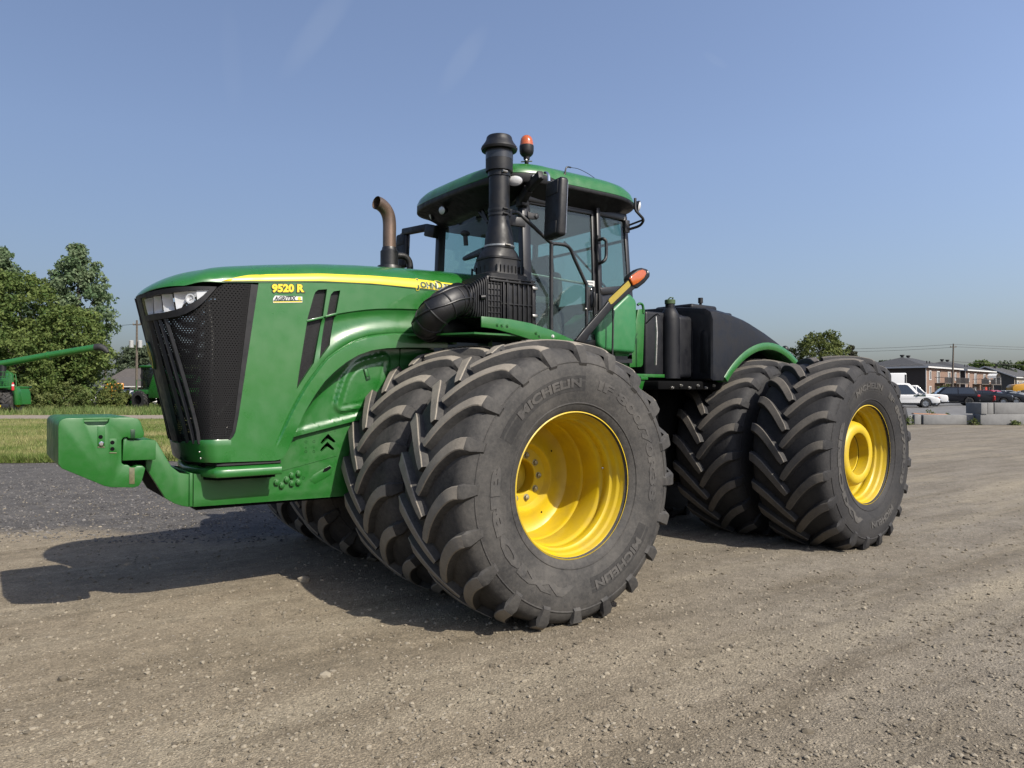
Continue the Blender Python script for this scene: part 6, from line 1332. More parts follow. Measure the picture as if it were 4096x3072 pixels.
# ------------------------------------------------------------------ buildings
def shingle(name, c): return pbr(name, c, .9, noise=.25, nscale=3.0, bump=.3, bscale=8)
shingle('roof_grey', (.052, .054, .058)); shingle('roof_dark', (.072, .072, .074)); shingle('roof_brown', (.105, .092, .082))
pbr('siding_brown', (.052, .040, .034), .8, noise=.15, nscale=3); pbr('siding_grey', (.085, .086, .080), .8, noise=.15, nscale=3); pbr('stone_beige', (.36, .32, .25), .9, noise=.25, nscale=4); pbr('trim_white', (.70, .70, .68), .6); pbr('rail_dark', (.035, .032, .032), .7); pbr('pane_dark', (.05, .055, .06), .12, coat=.5); pbr('curtain', (.42, .43, .44), .6); pbr('vent_black', (.015, .015, .016), .6); pbr('wood_deck', (.11, .095, .080), .85)
def brick_mat(name, c1, c2, mortar):
    m = pbr(name, c1, .9); nt = m.node_tree; b = nt.nodes['Principled BSDF']; tc = nd(nt, 'ShaderNodeTexCoord'); mp = nd(nt, 'ShaderNodeMapping'); mp.inputs['Rotation'].default_value = (R(90), 0, 0); nt.links.new(tc.outputs['Object'], mp.inputs['Vector'])
    br = nd(nt, 'ShaderNodeTexBrick', i_Scale=4.0); br.inputs['Color1'].default_value = (*dim(c1), 1); br.inputs['Color2'].default_value = (*dim(c2), 1); br.inputs['Mortar'].default_value = (*dim(mortar), 1); nt.links.new(mp.outputs[0], br.inputs['Vector']); nt.links.new(br.outputs['Color'], b.inputs['Base Color']); return m
brick_mat('brick_red', (.270, .150, .098), (.200, .112, .075), (.30, .26, .22))
def window(parent, x, z, w, h, y=0.0, axis='y', sill=True, bars=1):
    """window set in a wall on local plane y (front) or x (side)"""
    def P(a, b, c): return (a, b, c) if axis == 'y' else (b, a, c)
    def bx(mb, a0, a1, b0, b1, c0, c1):
        p, q = P(a0, b0, c0), P(a1, b1, c1); mb.box(tuple(map(min, p, q)), tuple(map(max, p, q)))
    sg = -1
    mb = MB(); t = .12
    for a0, a1, c0, c1 in ((x-w/2-t, x-w/2, z-h/2-t, z+h/2+t), (x+w/2, x+w/2+t, z-h/2-t, z+h/2+t), (x-w/2, x+w/2, z+h/2, z+h/2+t), (x-w/2, x+w/2, z-h/2-t, z-h/2)): bx(mb, a0, a1, y+sg*.07, y+.02, c0, c1)
    f = mb.build('window', 'trim_white', parent)
    mb = MB(); bx(mb, x-w/2, x+w/2, y+sg*.012, y+sg*.005, z-h/2, z+h/2); mb.build('pane', 'pane_dark', f)
    mb = MB(); bx(mb, x-w*.30, x+w*.12, y+sg*.017, y+sg*.013, z-h*.48, z+h*.48); mb.build('curtain', 'curtain', f)
    for k in range(bars):
        mb = MB(); xx = x-w/2+w*(k+1)/(bars+1); bx(mb, xx-.03, xx+.03, y+sg*.03, y+sg*.02, z-h/2, z+h/2); mb.build('mullion', 'trim_white', f)
    return f
def apartment(label, r, d, ang, L, W, seed):
    """two-storey block: local x along the front (to the right and away), local y inwards; origin at the near left corner"""
    t = empty('apartment_house', yard(r, d, .2), YARD_RZ+R(ang)); tag(t, label, 'apartment house', 'brown two-storey apartment houses'); H = 5.75
    mb = MB(); mb.box((0, 0, 0), (L, W, H)); w_ = mb.mesh('wall', ['siding_brown', 'brick_red'], smooth=False)
    for p in w_.polygons:
        if p.normal.y < -.9: p.material_index = 1
    link('wall', w_, t)
    mb = MB(); mb.box((-.05, -.06, 0), (.10, .05, H)); mb.build('corner_board', 'trim_white', t); mb = MB(); mb.box((L-.1, -.06, 0), (L+.05, .05, H)); mb.build('corner_board', 'trim_white', t)
    o_ = .55; rz = H+2.15; e = [(-o_, -o_, H), (L+o_, -o_, H), (L+o_, W+o_, H), (-o_, W+o_, H)]; ins = W/2+o_; a, b = (ins-o_+.6, W/2, rz), (L-ins+o_-.6, W/2, rz)
    mb = MB(); mb.add(e+[a, b], [(0, 1, 5, 4), (1, 2, 5), (2, 3, 4, 5), (3, 0, 4), (3, 2, 1, 0)]); roof_ = mb.build('roof', 'roof_grey', t, smooth=False)
    mb = MB()
    for p, q in ((e[0], e[1]), (e[1], e[2]), (e[2], e[3]), (e[3], e[0])): mb.bar(p, q, .10, .26)
    mb.build('fascia', 'trim_white', t)
    for x in (a[0]+.3, (a[0]+b[0])/2+.4): mb = MB(); mb.lathe([(0, .25), (.35, .25), (.35, .36), (.62, .40), (.62, 0)], 10, 'z', (x, W/2, rz-.15)); mb.build('roof_vent', 'vent_black', roof_)
    for x in (L*.40, L*.48): mb = MB(); mb.tube([(x, W*.18, H+.9), (x, W*.18, H+1.4)], .09, 8); mb.build('roof_pipe', 'vent_black', roof_)
    for fl in (0, 1):
        z = 1.55+fl*2.75
        for x, w, h in ((2.2, .95, 1.45), (L*.86, .95, 1.3)): window(t, x, z, w, h)
        for x in (L*.335, L*.66): window(t, x, z-.28, 1.5, 2.0)
    window(t, W*.62, 4.3, 1.2, 1.3, 0, 'x')
    for fl in (0, 1):
        z = .25+fl*2.72
        for x0, x1 in ((L*.24, L*.50), (L*.58, L*.99)):
            if fl == 0 and x0 < L*.3: x1 = L*.45
            mb = MB(); mb.box((x0, -1.7, z-.15), (x1, -.02, z)); bal = mb.build('balcony', 'wood_deck', t)
            mb = MB(); mb.box((x0, -1.7, z+.95), (x1, -1.62, z+1.03)); mb.box((x0, -1.62, z+.95), (x0+.08, -.02, z+1.03)); mb.build('railing', 'rail_dark', bal)
            for k in range(int((x1-x0)/.42)+1): mb = MB(); x = x0+.04+k*.42; mb.box((x-.10, -1.69, z), (x+.10, -1.64, z+.95)); mb.build('baluster', 'rail_dark', bal)
            for x in (x0+.06, x1-.06):
                if fl == 1: mb = MB(); mb.box((x-.07, -1.68, 0), (x+.07, -1.54, z)); mb.build('post', 'rail_dark', bal)
    for k in range(2): mb = MB(); mb.sphere((L*.335+1.25, -.06, 2.35+2.75*k), .13, 8, 6, (1, .6, 1)); mb.build('wall_lamp', 'vent_black', t)
    mb = MB(); mb.sphere((-.05, W*.36, 2.4), .14, 8, 6, (.5, 1, 1)); mb.build('dryer_vent', 'trim_white', t)
    return t
apartment('brown brick apartment house with white windows left of the leaning pole', 73.4, 131.2, 44, 20, 12.5, 1)
apartment('second apartment house farther right with white gazebo on its balcony', 91.9, 150, 44, 21, 12.5, 2)
# gazebo tent on the second house's balcony
t = empty('gazebo', yard(91.9, 150, .2)+RH*(14.6*math.cos(R(44))+1.2)+FH*(14.6*math.sin(R(44))-1.0), YARD_RZ+R(44)); t.location.z = 3.15; tag(t, 'white gazebo canopy on the upper balcony', 'gazebo')
mb = MB(); g = []
for i in range(9):
    a = R(180*i/8); g.append([(2.0*math.cos(a), -.9, 1.3+1.0*math.sin(a)**.7), (2.0*math.cos(a), .7, 1.3+1.0*math.sin(a)**.7)])
mb.loft(g, closed=False); mb.build('canopy', 'trim_white', t)
for x in (-1.9, 1.9): mb = MB(); mb.tube([(x, -.85, 0), (x, -.85, 1.4)], .05, 6); mb.build('post', 'trim_white', t)
# grey gabled house at the right edge
t = empty('grey_house', yard(116.8, 172, .1), YARD_RZ+R(38)); tag(t, 'grey gabled house with beige front at the right edge', 'house')
Lh, Wh, Hh, Rh = 18, 12, 5.0, 7.5
mb = MB(); mb.box((0, 0, 0), (Lh, Wh, Hh)); w_ = mb.mesh('wall', ['siding_grey', 'stone_beige'], smooth=False)
for p in w_.polygons:
    if p.normal.y < -.9: p.material_index = 1
link('wall', w_, t)
mb = MB(); mb.prism([(0, Hh), (Wh, Hh), (Wh/2, Rh-.12)], 0.01, Lh-.01, 'x'); mb.build('gable', 'siding_grey', t, smooth=False)
mb = MB(); mb.add([(-.4, -.5, Hh-.16), (Lh+.4, -.5, Hh-.16), (Lh+.4, Wh/2, Rh), (-.4, Wh/2, Rh), (-.4, Wh+.5, Hh-.16), (Lh+.4, Wh+.5, Hh-.16)], [(0, 1, 2, 3), (3, 2, 5, 4)]); rf = mb.build('roof', 'roof_dark', t, smooth=False)
mb = MB(); mb.bar((-.42, -.5, Hh-.2), (-.42, Wh/2, Rh-.04), .08, .26); mb.bar((-.42, Wh+.5, Hh-.2), (-.42, Wh/2, Rh-.04), .08, .26); mb.bar((-.42, -.52, Hh-.24), (Lh+.4, -.52, Hh-.24), .08, .22); mb.build('fascia', 'trim_white', t)
for x in (2.0, 5.6, 9.2): window(t, x, 3.1, 1.0, 1.5)
mb = MB(); mb.lathe([(0, .2), (.35, .2), (.35, .34), (.65, .38), (.65, 0)], 10, 'z', (3.2, Wh*.42, Rh-.5)); mb.build('roof_vent', 'vent_black', rf)
mb = MB(); mb.sphere((-.08, Wh/2, Rh-1.2), .16, 8, 6, (.4, 1, 1)); mb.build('gable_vent', 'trim_white', t)
# long low barn behind the left thicket
t = empty('barn', yard(-58.5, 106, 0), YARD_RZ+R(-4)); tag(t, 'low dark barn with weathered brown roof seen right of the thicket', 'barn')
mb = MB(); mb.box((0, 0, 0), (15, 9, 2.35)); mb.build('wall', 'siding_brown', t, smooth=False)
mb = MB(); mb.add([(-.4, -.6, 2.35), (15.4, -.6, 2.35), (15.4, 4.5, 3.75), (-.4, 4.5, 3.75), (-.4, 9.6, 2.2), (15.4, 9.6, 2.2)], [(0, 1, 2, 3), (3, 2, 5, 4)]); rf = mb.build('roof', 'roof_brown', t, smooth=False)
mb = MB(); mb.add([(-3.5, 5.5, 3.2), (4.6, 5.5, 3.2), (3.6, 9.5, 5.2), (-2.5, 9.5, 5.2)], [(0, 1, 2, 3)]); mb.add([(4.6, 5.5, 3.2), (4.6, 12, 3.2), (3.6, 9.5, 5.2)], [(0, 1, 2)]); mb.build('upper_roof', 'roof_brown', t, smooth=False)
mb = MB(); mb.box((3.3, 9.3, 4.9), (3.8, 9.8, 5.75)); mb.build('chimney', 'trim_white', t)
mb = MB(); mb.box((-.4, -.68, 2.22), (15.4, -.6, 2.36)); mb.build('eaves_trim', 'trim_white', t); mb = MB(); mb.box((0, -.04, 1.5), (15, -.01, 1.62)); mb.build('wall_trim', 'trim_white', t)
mb = MB(); mb.box((3.9, -.06, 1.9), (4.7, -.02, 2.2)); mb.build('sign_board', 'trim_white', t)

# ------------------------------------------------------------------ concrete blocks
pbr('concrete', (.27, .27, .265), .9, noise=.25, nscale=2.2, bump=.25, bscale=14, detail=8); pbr('concrete_old', (.20, .195, .18), .95, noise=.35, nscale=3, bump=.3, bscale=10)
def block(label, r, d, z, L, D, H, rz=0.0, mat='concrete', group='concrete blocks by the parking lot'):
    mb = MB(); mb.box((-L/2, 0, 0), (L/2, D, H)); o = mb.build('concrete_block', mat, bevel=.018, seg=2); o.location = yard(r, d, z); o.rotation_euler = (0, 0, YARD_RZ+rz); tag(o, label, 'concrete block', group); return o
k_ = 35.5/2960
def rI(x): return (3400+x/3.178-2048)*k_
block('short concrete block ending the low row near the rear tyre', (rI(760)+rI(825))/2, 35.7, 0, rI(825)-rI(760)-.02, .6, .46); block('small concrete block second in the low row from the rear tyre', (rI(832)+rI(922))/2, 35.6, 0, rI(922)-rI(832)-.02, .6, .47)
block('long low concrete block in front of the parked vehicles', (rI(932)+rI(1580))/2, 35.5, 0, rI(1580)-rI(932)-.02, .6, .46, R(-.8))
xr = [1588, 2215, 2900]; zz = [0, .52]
block('bottom block of the two-high wall at its left end', (rI(1588)+rI(2215))/2, 35.1, 0, rI(2215)-rI(1588)-.015, .62, .52); block('bottom block of the two-high wall cut by the right edge', (rI(2222)+rI(2840))/2, 35.1, 0, rI(2840)-rI(2222)-.02, .62, .52)
block('top concrete block standing end on at the corner of the wall', (rI(1590)+rI(1672))/2, 35.05, .522, rI(1672)-rI(1590)-.01, 1.2, .52); block('narrow top block beside the corner of the concrete wall', (rI(1680)+rI(1757))/2, 35.1, .522, rI(1757)-rI(1680)-.01, 1.2, .53)
block('long top block of the concrete wall at the right edge', (rI(1765)+rI(2420))/2, 35.1, .522, rI(2420)-rI(1765)-.02, .62, .53)
for i, (hx0, hx1, dd, lb) in enumerate(((410, 482, 66, 'old pale concrete block in the grass left of the shrubs'), (570, 655, 68, 'old concrete block in the grass under the shrubs'), (745, 890, 70, 'long old concrete block in the grass left of the far combine'))):
    k2 = dd/2960; a, b = (hx0/1.7457-2048)*k2, (hx1/1.7457-2048)*k2; block(lb, (a+b)/2, dd, 0, b-a, .6, .62, mat='concrete_old', group='old blocks in the grass')
# wire crate on the lot behind the rear tyre
pbr('galvanised', (.30, .31, .32), .5, metal=.4)
t = empty('wire_crate', yard(21.6, 46.0, .24), YARD_RZ+R(6)); tag(t, 'grey slatted metal crate behind the rear tyre', 'crate')
mb = MB(); mb.box((-2.2, 0, .0), (1.45, 1.1, .10)); mb.build('pallet', 'galvanised', t)
for k in range(22): x = lerp(-2.15, 1.40, k/21); mb = MB(); mb.box((x-.05, -.01, .10), (x+.05, .03, .98)); mb.build('slat', 'galvanised', t)
for z in (.10, .52, .95): mb = MB(); mb.box((-2.2, -.03, z), (1.45, -.012, z+.06)); mb.build('rail', 'galvanised', t)
mb = MB(); mb.box((-2.15, .05, .10), (1.40, 1.05, .80)); mb.build('load', 'concrete_old', t, bevel=.05)
t = empty('sheet_stack', yard(21.4, 46.4, 1.22), YARD_RZ); tag(t, 'leaning white and blue sheets on top of the crate', 'sheets'); pbr('sheet_blue', (.06, .13, .25), .4)
for x, a, m in ((-.75, 32, 'sheet_blue'), (.0, 35, 'trim_white'), (.35, -38, 'decal_white'), (-.35, -30, 'trim_white')): mb = MB(); mb.box((x-.02, 0, -.1), (x+.02, .7, .50), rot=Matrix.Rotation(R(a), 3, 'Y')); mb.build('sheet', m, t)
mb = MB(); mb.box((rI(0), 0, 0), (rI(0)+.1, .1, .1))
pbr('plank_orange', (.55, .28, .16), .7, noise=.3)
mb = MB(); mb.box((-.85, -.10, 0), (.85, .10, .05)); o = mb.build('plank', 'plank_orange', bevel=.006); o.location = yard((rI(1000))*1.02, 36.15, .462); o.rotation_euler = (0, R(2), YARD_RZ+R(3)); tag(o, 'orange wooden plank lying behind the low concrete blocks', 'plank')
for i, (x, dd, z0, h, lb) in enumerate(((725, 35.2, 0, .55, 'weeds growing between rear tyre and the low concrete block'), (1012, 36.6, .24, .50, 'yellow green weed above the orange plank'), (1215, 36.8, .24, .32, 'low weeds above the long concrete block'), (1575, 35.0, 0, .30, 'little weed at the joint of the concrete blocks'), (2100, 34.95, 0, .22, 'tuft of weeds at the foot of the concrete wall'))):
    shrub(lb, (3400+x/3.178-2048)*dd/2960, dd, h, .22, 120+i*2, 'leaf_light' if i % 2 else 'leaf_bush', z0, n=14, per=16, leaf=.045, group='weeds along the concrete blocks')
for i, (x, dd, h, w, lb) in enumerate(((1120, 106, 2.3, .9, 'shrub at the foot of the leaning pole on its left'), (1212, 106, 2.6, .8, 'shrub at the foot of the leaning pole on its right'), (1650, 108, 1.5, 1.2, 'shrub in front of the second apartment house'))):
    shrub(lb, (3400+x/3.178-2048)*dd/2960, dd, h, w, 140+i*2, 'leaf_light', .24, n=40, per=30, leaf=.12, group='shrubs by the apartments')
mb = MB(); mb.box((-.13, -.05, 1.1), (.13, .05, 2.15)); mb.tube([(0, 0, -.1), (0, 0, 1.1)], .04, 6); pbr('banner_red', (.62, .06, .03), .6); o = mb.build('banner', 'banner_red'); o.location = yard((3400+1730/3.178-2048)*110/2960, 110, .1); o.rotation_euler = (0, 0, YARD_RZ); tag(o, 'small red banner on a post in front of the second apartment house', 'banner')

# ------------------------------------------------------------------ vehicles in the background
def carpaint(name, c, rough=.30): return pbr(name, c, rough, coat=.25, spec=.4)
carpaint('car_white', (.86, .86, .85)); pbr('car_black', (.008, .009, .014), .25, spec=.25); carpaint('car_red', (.42, .012, .020)); carpaint('car_silver', (.46, .48, .50)); carpaint('car_dark', (.020, .022, .028)); carpaint('bus_yellow', (.70, .27, .015)); carpaint('loader_yellow', (.60, .30, .012))
pbr('car_tyre', (.018, .018, .019), .85); pbr('car_rim', (.30, .31, .32), .35, metal=.7); pbr('rim_black', (.02, .02, .022), .4); pbr('car_window', (.014, .018, .021), .06, coat=1.0); pbr('tail_red', (.55, .012, .012), .2, coat=.6); pbr('car_trim', (.02, .02, .021), .5); pbr('head_clear', (.65, .67, .70), .12, metal=.6)
WHEEL_CACHE = {}
def add_wheel(parent, x, y, r, w, rim='car_rim'):
    key = (round(r, 3), round(w, 3), rim)
    if key not in WHEEL_CACHE:
        mb = MB(); mb.lathe([(-w/2, r*.62), (-w/2, r*.93), (-w*.36, r), (w*.36, r), (w/2, r*.93), (w/2, r*.62)], 24, 'y'); ty = mb.mesh('tyre', 'car_tyre')
        mb = MB(); mb.lathe([(-w*.45, r*.63), (-w*.42, r*.55), (-w*.25, r*.5), (-w*.28, r*.12), (-w*.32, 0)], 20, 'y')
        for k in range(5): a = R(72*k); mb.box((-.03, -w*.46, r*.1), (.03, -w*.30, r*.58), rot=Matrix.Rotation(a, 3, 'Y'), about=(0, 0, 0))
        WHEEL_CACHE[key] = (ty, mb.mesh('rim', rim))
    ty, rm = WHEEL_CACHE[key]; e = empty('wheel', (x, y, r), 0, parent); link('tyre', ty, e); q = link('rim', rm, e)
    if y > 0: q.scale = (1, -1, 1)
    return e
def car(name, label, cat, loc, rz, paint, L=4.6, W=1.82, H=1.48, kind='sedan', rim='car_rim', group='vehicles parked in the lot', wr=.34):
    """local +X = front, origin on the ground at the middle"""
    t = empty(name, loc, rz); tag(t, label, cat, group); h2 = L/2
    P = {'sedan': dict(low=[(-1, .34), (-1, .62), (-.97, .80), (-.62, .86), (-.60, .86), (.40, .84), (.72, .76), (.95, .66), (1, .55), (1, .28)], gh=[(-.72, .85), (-.40, 1.0), (.02, 1.0), (.42, .83)]),
         'suv': dict(low=[(-1, .26), (-1, .50), (-.98, .62), (.42, .62), (.80, .57), (.97, .50), (1, .40), (1, .20)], gh=[(-.96, .61), (-.86, .93), (-.70, 1.0), (.10, 1.0), (.20, .97), (.46, .61)]),
         'pickup': dict(low=[(-1, .30), (-1, .56), (.30, .56), (.34, .60), (.80, .57), (.98, .52), (1, .42), (1, .22)], gh=[(-.12, .56), (-.08, .96), (-.02, 1.0), (.16, 1.0), (.40, .59)]),
         'van': dict(low=[(-1, .22), (-1, .50), (.40, .52), (.70, .48), (.95, .42), (1, .34), (1, .18)], gh=[(-.60, .50), (-.60, .97), (-.52, 1.0), (.20, 1.0), (.26, .97), (.52, .50)])}[kind]
    low = [(x*h2, z*H) for x, z in P['low']]; low = [(low[0][0], low[0][1]-.02)]+low[1:]
    # arches cut into the lower edge
    ax = h2*.64; bot = []
    z0 = min(low[0][1], low[-1][1])*.85
    for cx in (ax, -ax):
        bot += [(cx+(wr+.07)*math.cos(a), max(z0, wr+(wr+.07)*math.sin(a))) for a in np.linspace(0, math.pi, 9)]
    poly = low+bot
    mb = MB(); mb.prism(poly, -W/2, W/2); body = mb.build('body', paint, t, bevel=.05, seg=3)
    gh = [(x*h2, z*H) for x, z in P['gh']]; n = len(gh); zt = max(z for x, z in gh); zb = min(z for x, z in gh)
    def ins(z): return W/2-.04-.20*(z-zb)/(zt-zb)
    mb = MB(); mb.loft([[(x, s*ins(z), z) for x, z in gh] for s in (-1, 1)], closed=True, caps=True); mb.build('cabin', paint, t, bevel=.03)
    # side windows, windscreen, rear screen as dark glass set proud by a few mm
    cx_, cz_ = sum(x for x, z in gh)/n, sum(z for x, z in gh)/n
    def sh(p, k=.84, kz=.80): return (cx_+(p[0]-cx_)*k, lerp(zb, zt, .08+.80*((p[1]-zb)/(zt-zb))))
    g2 = [sh(p) for p in gh]; xm = lerp(g2[0][0], g2[-1][0], .48)
    for s in (-1, 1):
        for lo, hi in ((min(x for x, z in g2), xm-.04), (xm+.04, max(x for x, z in g2))):
            pts = [p for p in g2 if lo <= p[0] <= hi]; zt2 = max(z for x, z in g2); zb2 = min(z for x, z in g2)
            pts = pts+[(lo if lo > xm else hi, zt2), (lo if lo > xm else hi, zb2)] if True else pts
            pts = sorted(pts, key=lambda p: math.atan2(p[1]-(zt2+zb2)/2, p[0]-(lo+hi)/2)); mb = MB(); mb.add([(x, s*(ins(z)+.012), z) for x, z in pts], [tuple(range(len(pts)))]); mb.build('side_window', 'car_window', t, smooth=False)
    for (a, b), nm in (((gh[-1], gh[-2]), 'windscreen'), ((gh[0], gh[1]), 'rear_screen')):
        if kind in ('pickup', 'van') and nm == 'rear_screen': continue
        d_ = .012 if nm == 'windscreen' else -.012; a2, b2 = (lerp(a[0], b[0], .08)+d_, lerp(a[1], b[1], .08)+.012), (lerp(a[0], b[0], .90)+d_, lerp(a[1], b[1], .90)+.012)
        mb = MB(); mb.add([(a2[0], -ins(a2[1])*.93, a2[1]), (a2[0], ins(a2[1])*.93, a2[1]), (b2[0], ins(b2[1])*.93, b2[1]), (b2[0], -ins(b2[1])*.93, b2[1])], [(0, 1, 2, 3)]); mb.build(nm, 'car_window', t, smooth=False)
    for s in (-1, 1):
        zf = low[-2][1]*1.0; mb = MB(); mb.box((h2-.22, s*(W/2-.36)-.16, zf*.96), (h2+.012, s*(W/2-.36)+.36*.9 if s > 0 else s*(W/2-.36)+.16, zf*1.13)); mb.build('headlight', 'head_clear', t, bevel=.02)
        zr = low[1][1]; mb = MB(); mb.box((-h2-.012, s*(W/2-.17)-.16, zr*.95), (-h2+.22, s*(W/2-.17)+.175, zr*1.18)); mb.build('taillight', 'tail_red', t, bevel=.02)
        mb = MB(); mb.box((gh[-1][0]-.20, s*(W/2+.02)-.10, zb+.05), (gh[-1][0]-.06, s*(W/2+.02)+.10, zb+.20)); mb.build('wing_mirror', paint, t, bevel=.02)
    mb = MB(); mb.box((h2-.06, -W*.27, low[-1][1]*1.25), (h2+.016, W*.27, low[-2][1]*.98)); mb.build('grille', 'car_trim', t, bevel=.01)
    mb = MB(); mb.box((h2-.10, -W/2-.005, low[-1][1]*.95), (h2+.05, W/2+.005, low[-1][1]*1.22)); mb.build('bumper', 'car_trim' if kind != 'pickup' else 'chrome', t, bevel=.02)
    mb = MB(); mb.box((-h2-.04, -W/2-.005, low[0][1]*.95), (-h2+.10, W/2+.005, low[0][1]*1.25)); mb.build('bumper', 'car_trim', t, bevel=.02)
    mb = MB(); mb.box((-h2*.9, -W/2+.12, z0*.75), (h2*.9, W/2-.12, z0*1.2)); mb.build('underbody', 'car_trim', t)
    for x in (ax, -ax):
        for y in (-W/2+.10, W/2-.10): add_wheel(t, x, y, wr, .22, rim)
    return t
def I_at(x, d, z=.24): return yard((3400+x/3.178-2048)*d/2960, d, z)
FACE_R = YARD_RZ                      # front to the right
van = car('work_van', 'white work van with chrome bumper half hidden by the rear tyre', 'van', I_at(612, 63), FACE_R+R(-18), 'car_white', L=5.9, W=2.0, H=2.05, kind='van', wr=.37)
mb = MB(); mb.box((2.85, -.9, .52), (3.05, .9, .72)); mb.build('chrome_bumper', 'chrome', van, bevel=.03)
for s in (-1, 1): mb = MB(); mb.box((2.78, s*.72-.2, .80), (2.965, s*.72+.2, .87)); mb.build('turn_signal', 'amber_core', van)
mb = MB(); mb.box((1.0, -1.012, .95), (1.9, -1.004, 1.05)); mb.build('door_print', 'deep_green', van)
t = empty('box_trailer', I_at(520, 69), FACE_R+R(-20)); tag(t, 'tall white box trailer with green emblem behind the work van', 'trailer', 'vehicles parked in the lot')
mb = MB(); mb.box((-3.2, -1.15, .75), (1.15, 1.15, 3.05)); mb.build('box', 'car_white', t, bevel=.10, seg=3)
mb = MB(); mb.lathe([(0, .20), (.004, .20), (.004, 0)], 20, 'x', (1.152, -.15, 2.35)); mb.build('emblem', 'deep_green', t); mb = MB(); mb.lathe([(.004, .12), (.006, .12), (.006, 0)], 16, 'x', (1.152, -.15, 2.35)); mb.build('emblem_core', 'stripe_yellow', t)
mb = MB(); mb.box((1.0, -1.16, 1.3), (1.12, -1.152, 2.9)); mb.build('edge_strip', 'car_trim', t); mb = MB(); mb.box((-3.1, -1.0, .5), (1.0, 1.0, .75)); mb.build('trailer_frame', 'car_trim', t)
for x in (-1.6, -.6): add_wheel(t, x, -1.0, .36, .22); add_wheel(t, x, 1.0, .36, .22)
car('pickup_truck', 'white pickup nose showing right behind the work van', 'pickup truck', I_at(758, 68), FACE_R+R(-14), 'car_white', L=5.8, W=2.0, H=1.92, kind='pickup', wr=.40)
car('parked_car', 'black sport utility vehicle parked with its tail towards the concrete wall', 'car', I_at(1243, 72), FACE_R+R(160), 'car_black', L=5.0, W=1.98, H=1.78, kind='suv', rim='rim_black', wr=.39)
car('parked_car', 'red hatchback partly hidden behind the black vehicle', 'car', I_at(1655, 78), FACE_R+R(115), 'car_red', L=4.1, W=1.75, H=1.50, kind='suv', wr=.32)
car('parked_car', 'dark saloon car next to the red hatchback', 'car', I_at(1735, 77), FACE_R+R(-32), 'car_dark', L=4.5, kind='sedan', wr=.33)
car('parked_car', 'white sports car nose between the dark saloons', 'car', I_at(1838, 86), FACE_R+R(-30), 'car_white', L=4.3, H=1.30, kind='sedan', wr=.33)
car('parked_car', 'second dark saloon left of the silver car', 'car', I_at(1890, 78), FACE_R+R(-30), 'car_dark', L=4.6, kind='sedan', wr=.33)
car('parked_car', 'silver saloon parked rightmost before the yellow loader', 'car', I_at(2030, 82), FACE_R+R(-30), 'car_silver', L=4.7, kind='sedan', wr=.33)
# yellow loader at the right edge
t = empty('wheel_loader', I_at(2350, 92), FACE_R+R(-10)); tag(t, 'yellow wheel loader rear end at the right edge', 'loader', 'vehicles parked in the lot')
mb = MB(); mb.prism([(-2.9, .9), (-2.9, 1.9), (-2.6, 2.2), (-.9, 2.45), (-.9, .9)], -.9, .9); mb.build('engine_hood', 'loader_yellow', t, bevel=.08); mb = MB(); mb.box((-.9, -.7, 1.4), (.7, .7, 3.1)); mb.build('cab', 'car_window', t, bevel=.06); mb = MB(); mb.box((-1.0, -.8, 3.1), (.8, .8, 3.25)); mb.build('cab_roof', 'loader_yellow', t, bevel=.03)
mb = MB(); mb.box((.7, -.5, .9), (3.0, .5, 1.5)); mb.build('front_frame', 'loader_yellow', t, bevel=.04); mb = MB(); mb.tube([(-2.0, .3, 2.3), (-2.0, .3, 3.0)], .08, 8); mb.build('exhaust', 'car_trim', t); mb = MB(); mb.box((-3.0, -.95, 1.0), (-2.88, .95, 1.5)); mb.build('counterweight', 'car_trim', t, bevel=.03)
for x in (-1.6, 1.8):
    for y in (-.95, .95): add_wheel(t, x, y, .78, .55, 'car_rim')
# school bus and cars by the barn
t = empty('school_bus', yard(-49.4, 92, -.1), YARD_RZ+R(28)); tag(t, 'orange school bus roof showing above the brush near the barn', 'bus', 'vehicles by the barn')
mb = MB(); mb.box((-1.0, -1.2, .5), (1.0, 3.2, 2.75)); mb.build('body', 'bus_yellow', t, bevel=.15, seg=3)
for k in range(3): mb = MB(); x = -.6+k*.6; mb.box((x-.24, -1.215, 1.9), (x+.24, -1.195, 2.4)); mb.build('window', 'car_window', t)
for x in (-.7, .7): add_wheel(t, x, -.9, .48, .28, 'rim_black')
B = 'vehicles by the barn'
car('parked_car', 'white car in front of the orange bus', 'car', yard(-50.8, 88, 0), YARD_RZ+R(8), 'car_white', kind='suv', H=1.7, L=4.6, group=B); car('pickup_truck', 'dark pickup right of the orange bus', 'pickup truck', yard(-47.2, 90, 0), YARD_RZ+R(80), 'car_dark', kind='pickup', H=1.9, L=5.4, group=B)
car('pickup_truck', 'white pickup between the brush and the far combine', 'pickup truck', yard(-41.2, 85, 0), YARD_RZ+R(12), 'car_white', kind='pickup', H=1.9, L=5.6, group=B); car('parked_car', 'silver car left of the white pickup by the barn', 'car', yard(-43.4, 86, 0), YARD_RZ+R(70), 'car_silver', kind='suv', H=1.7, group=B)

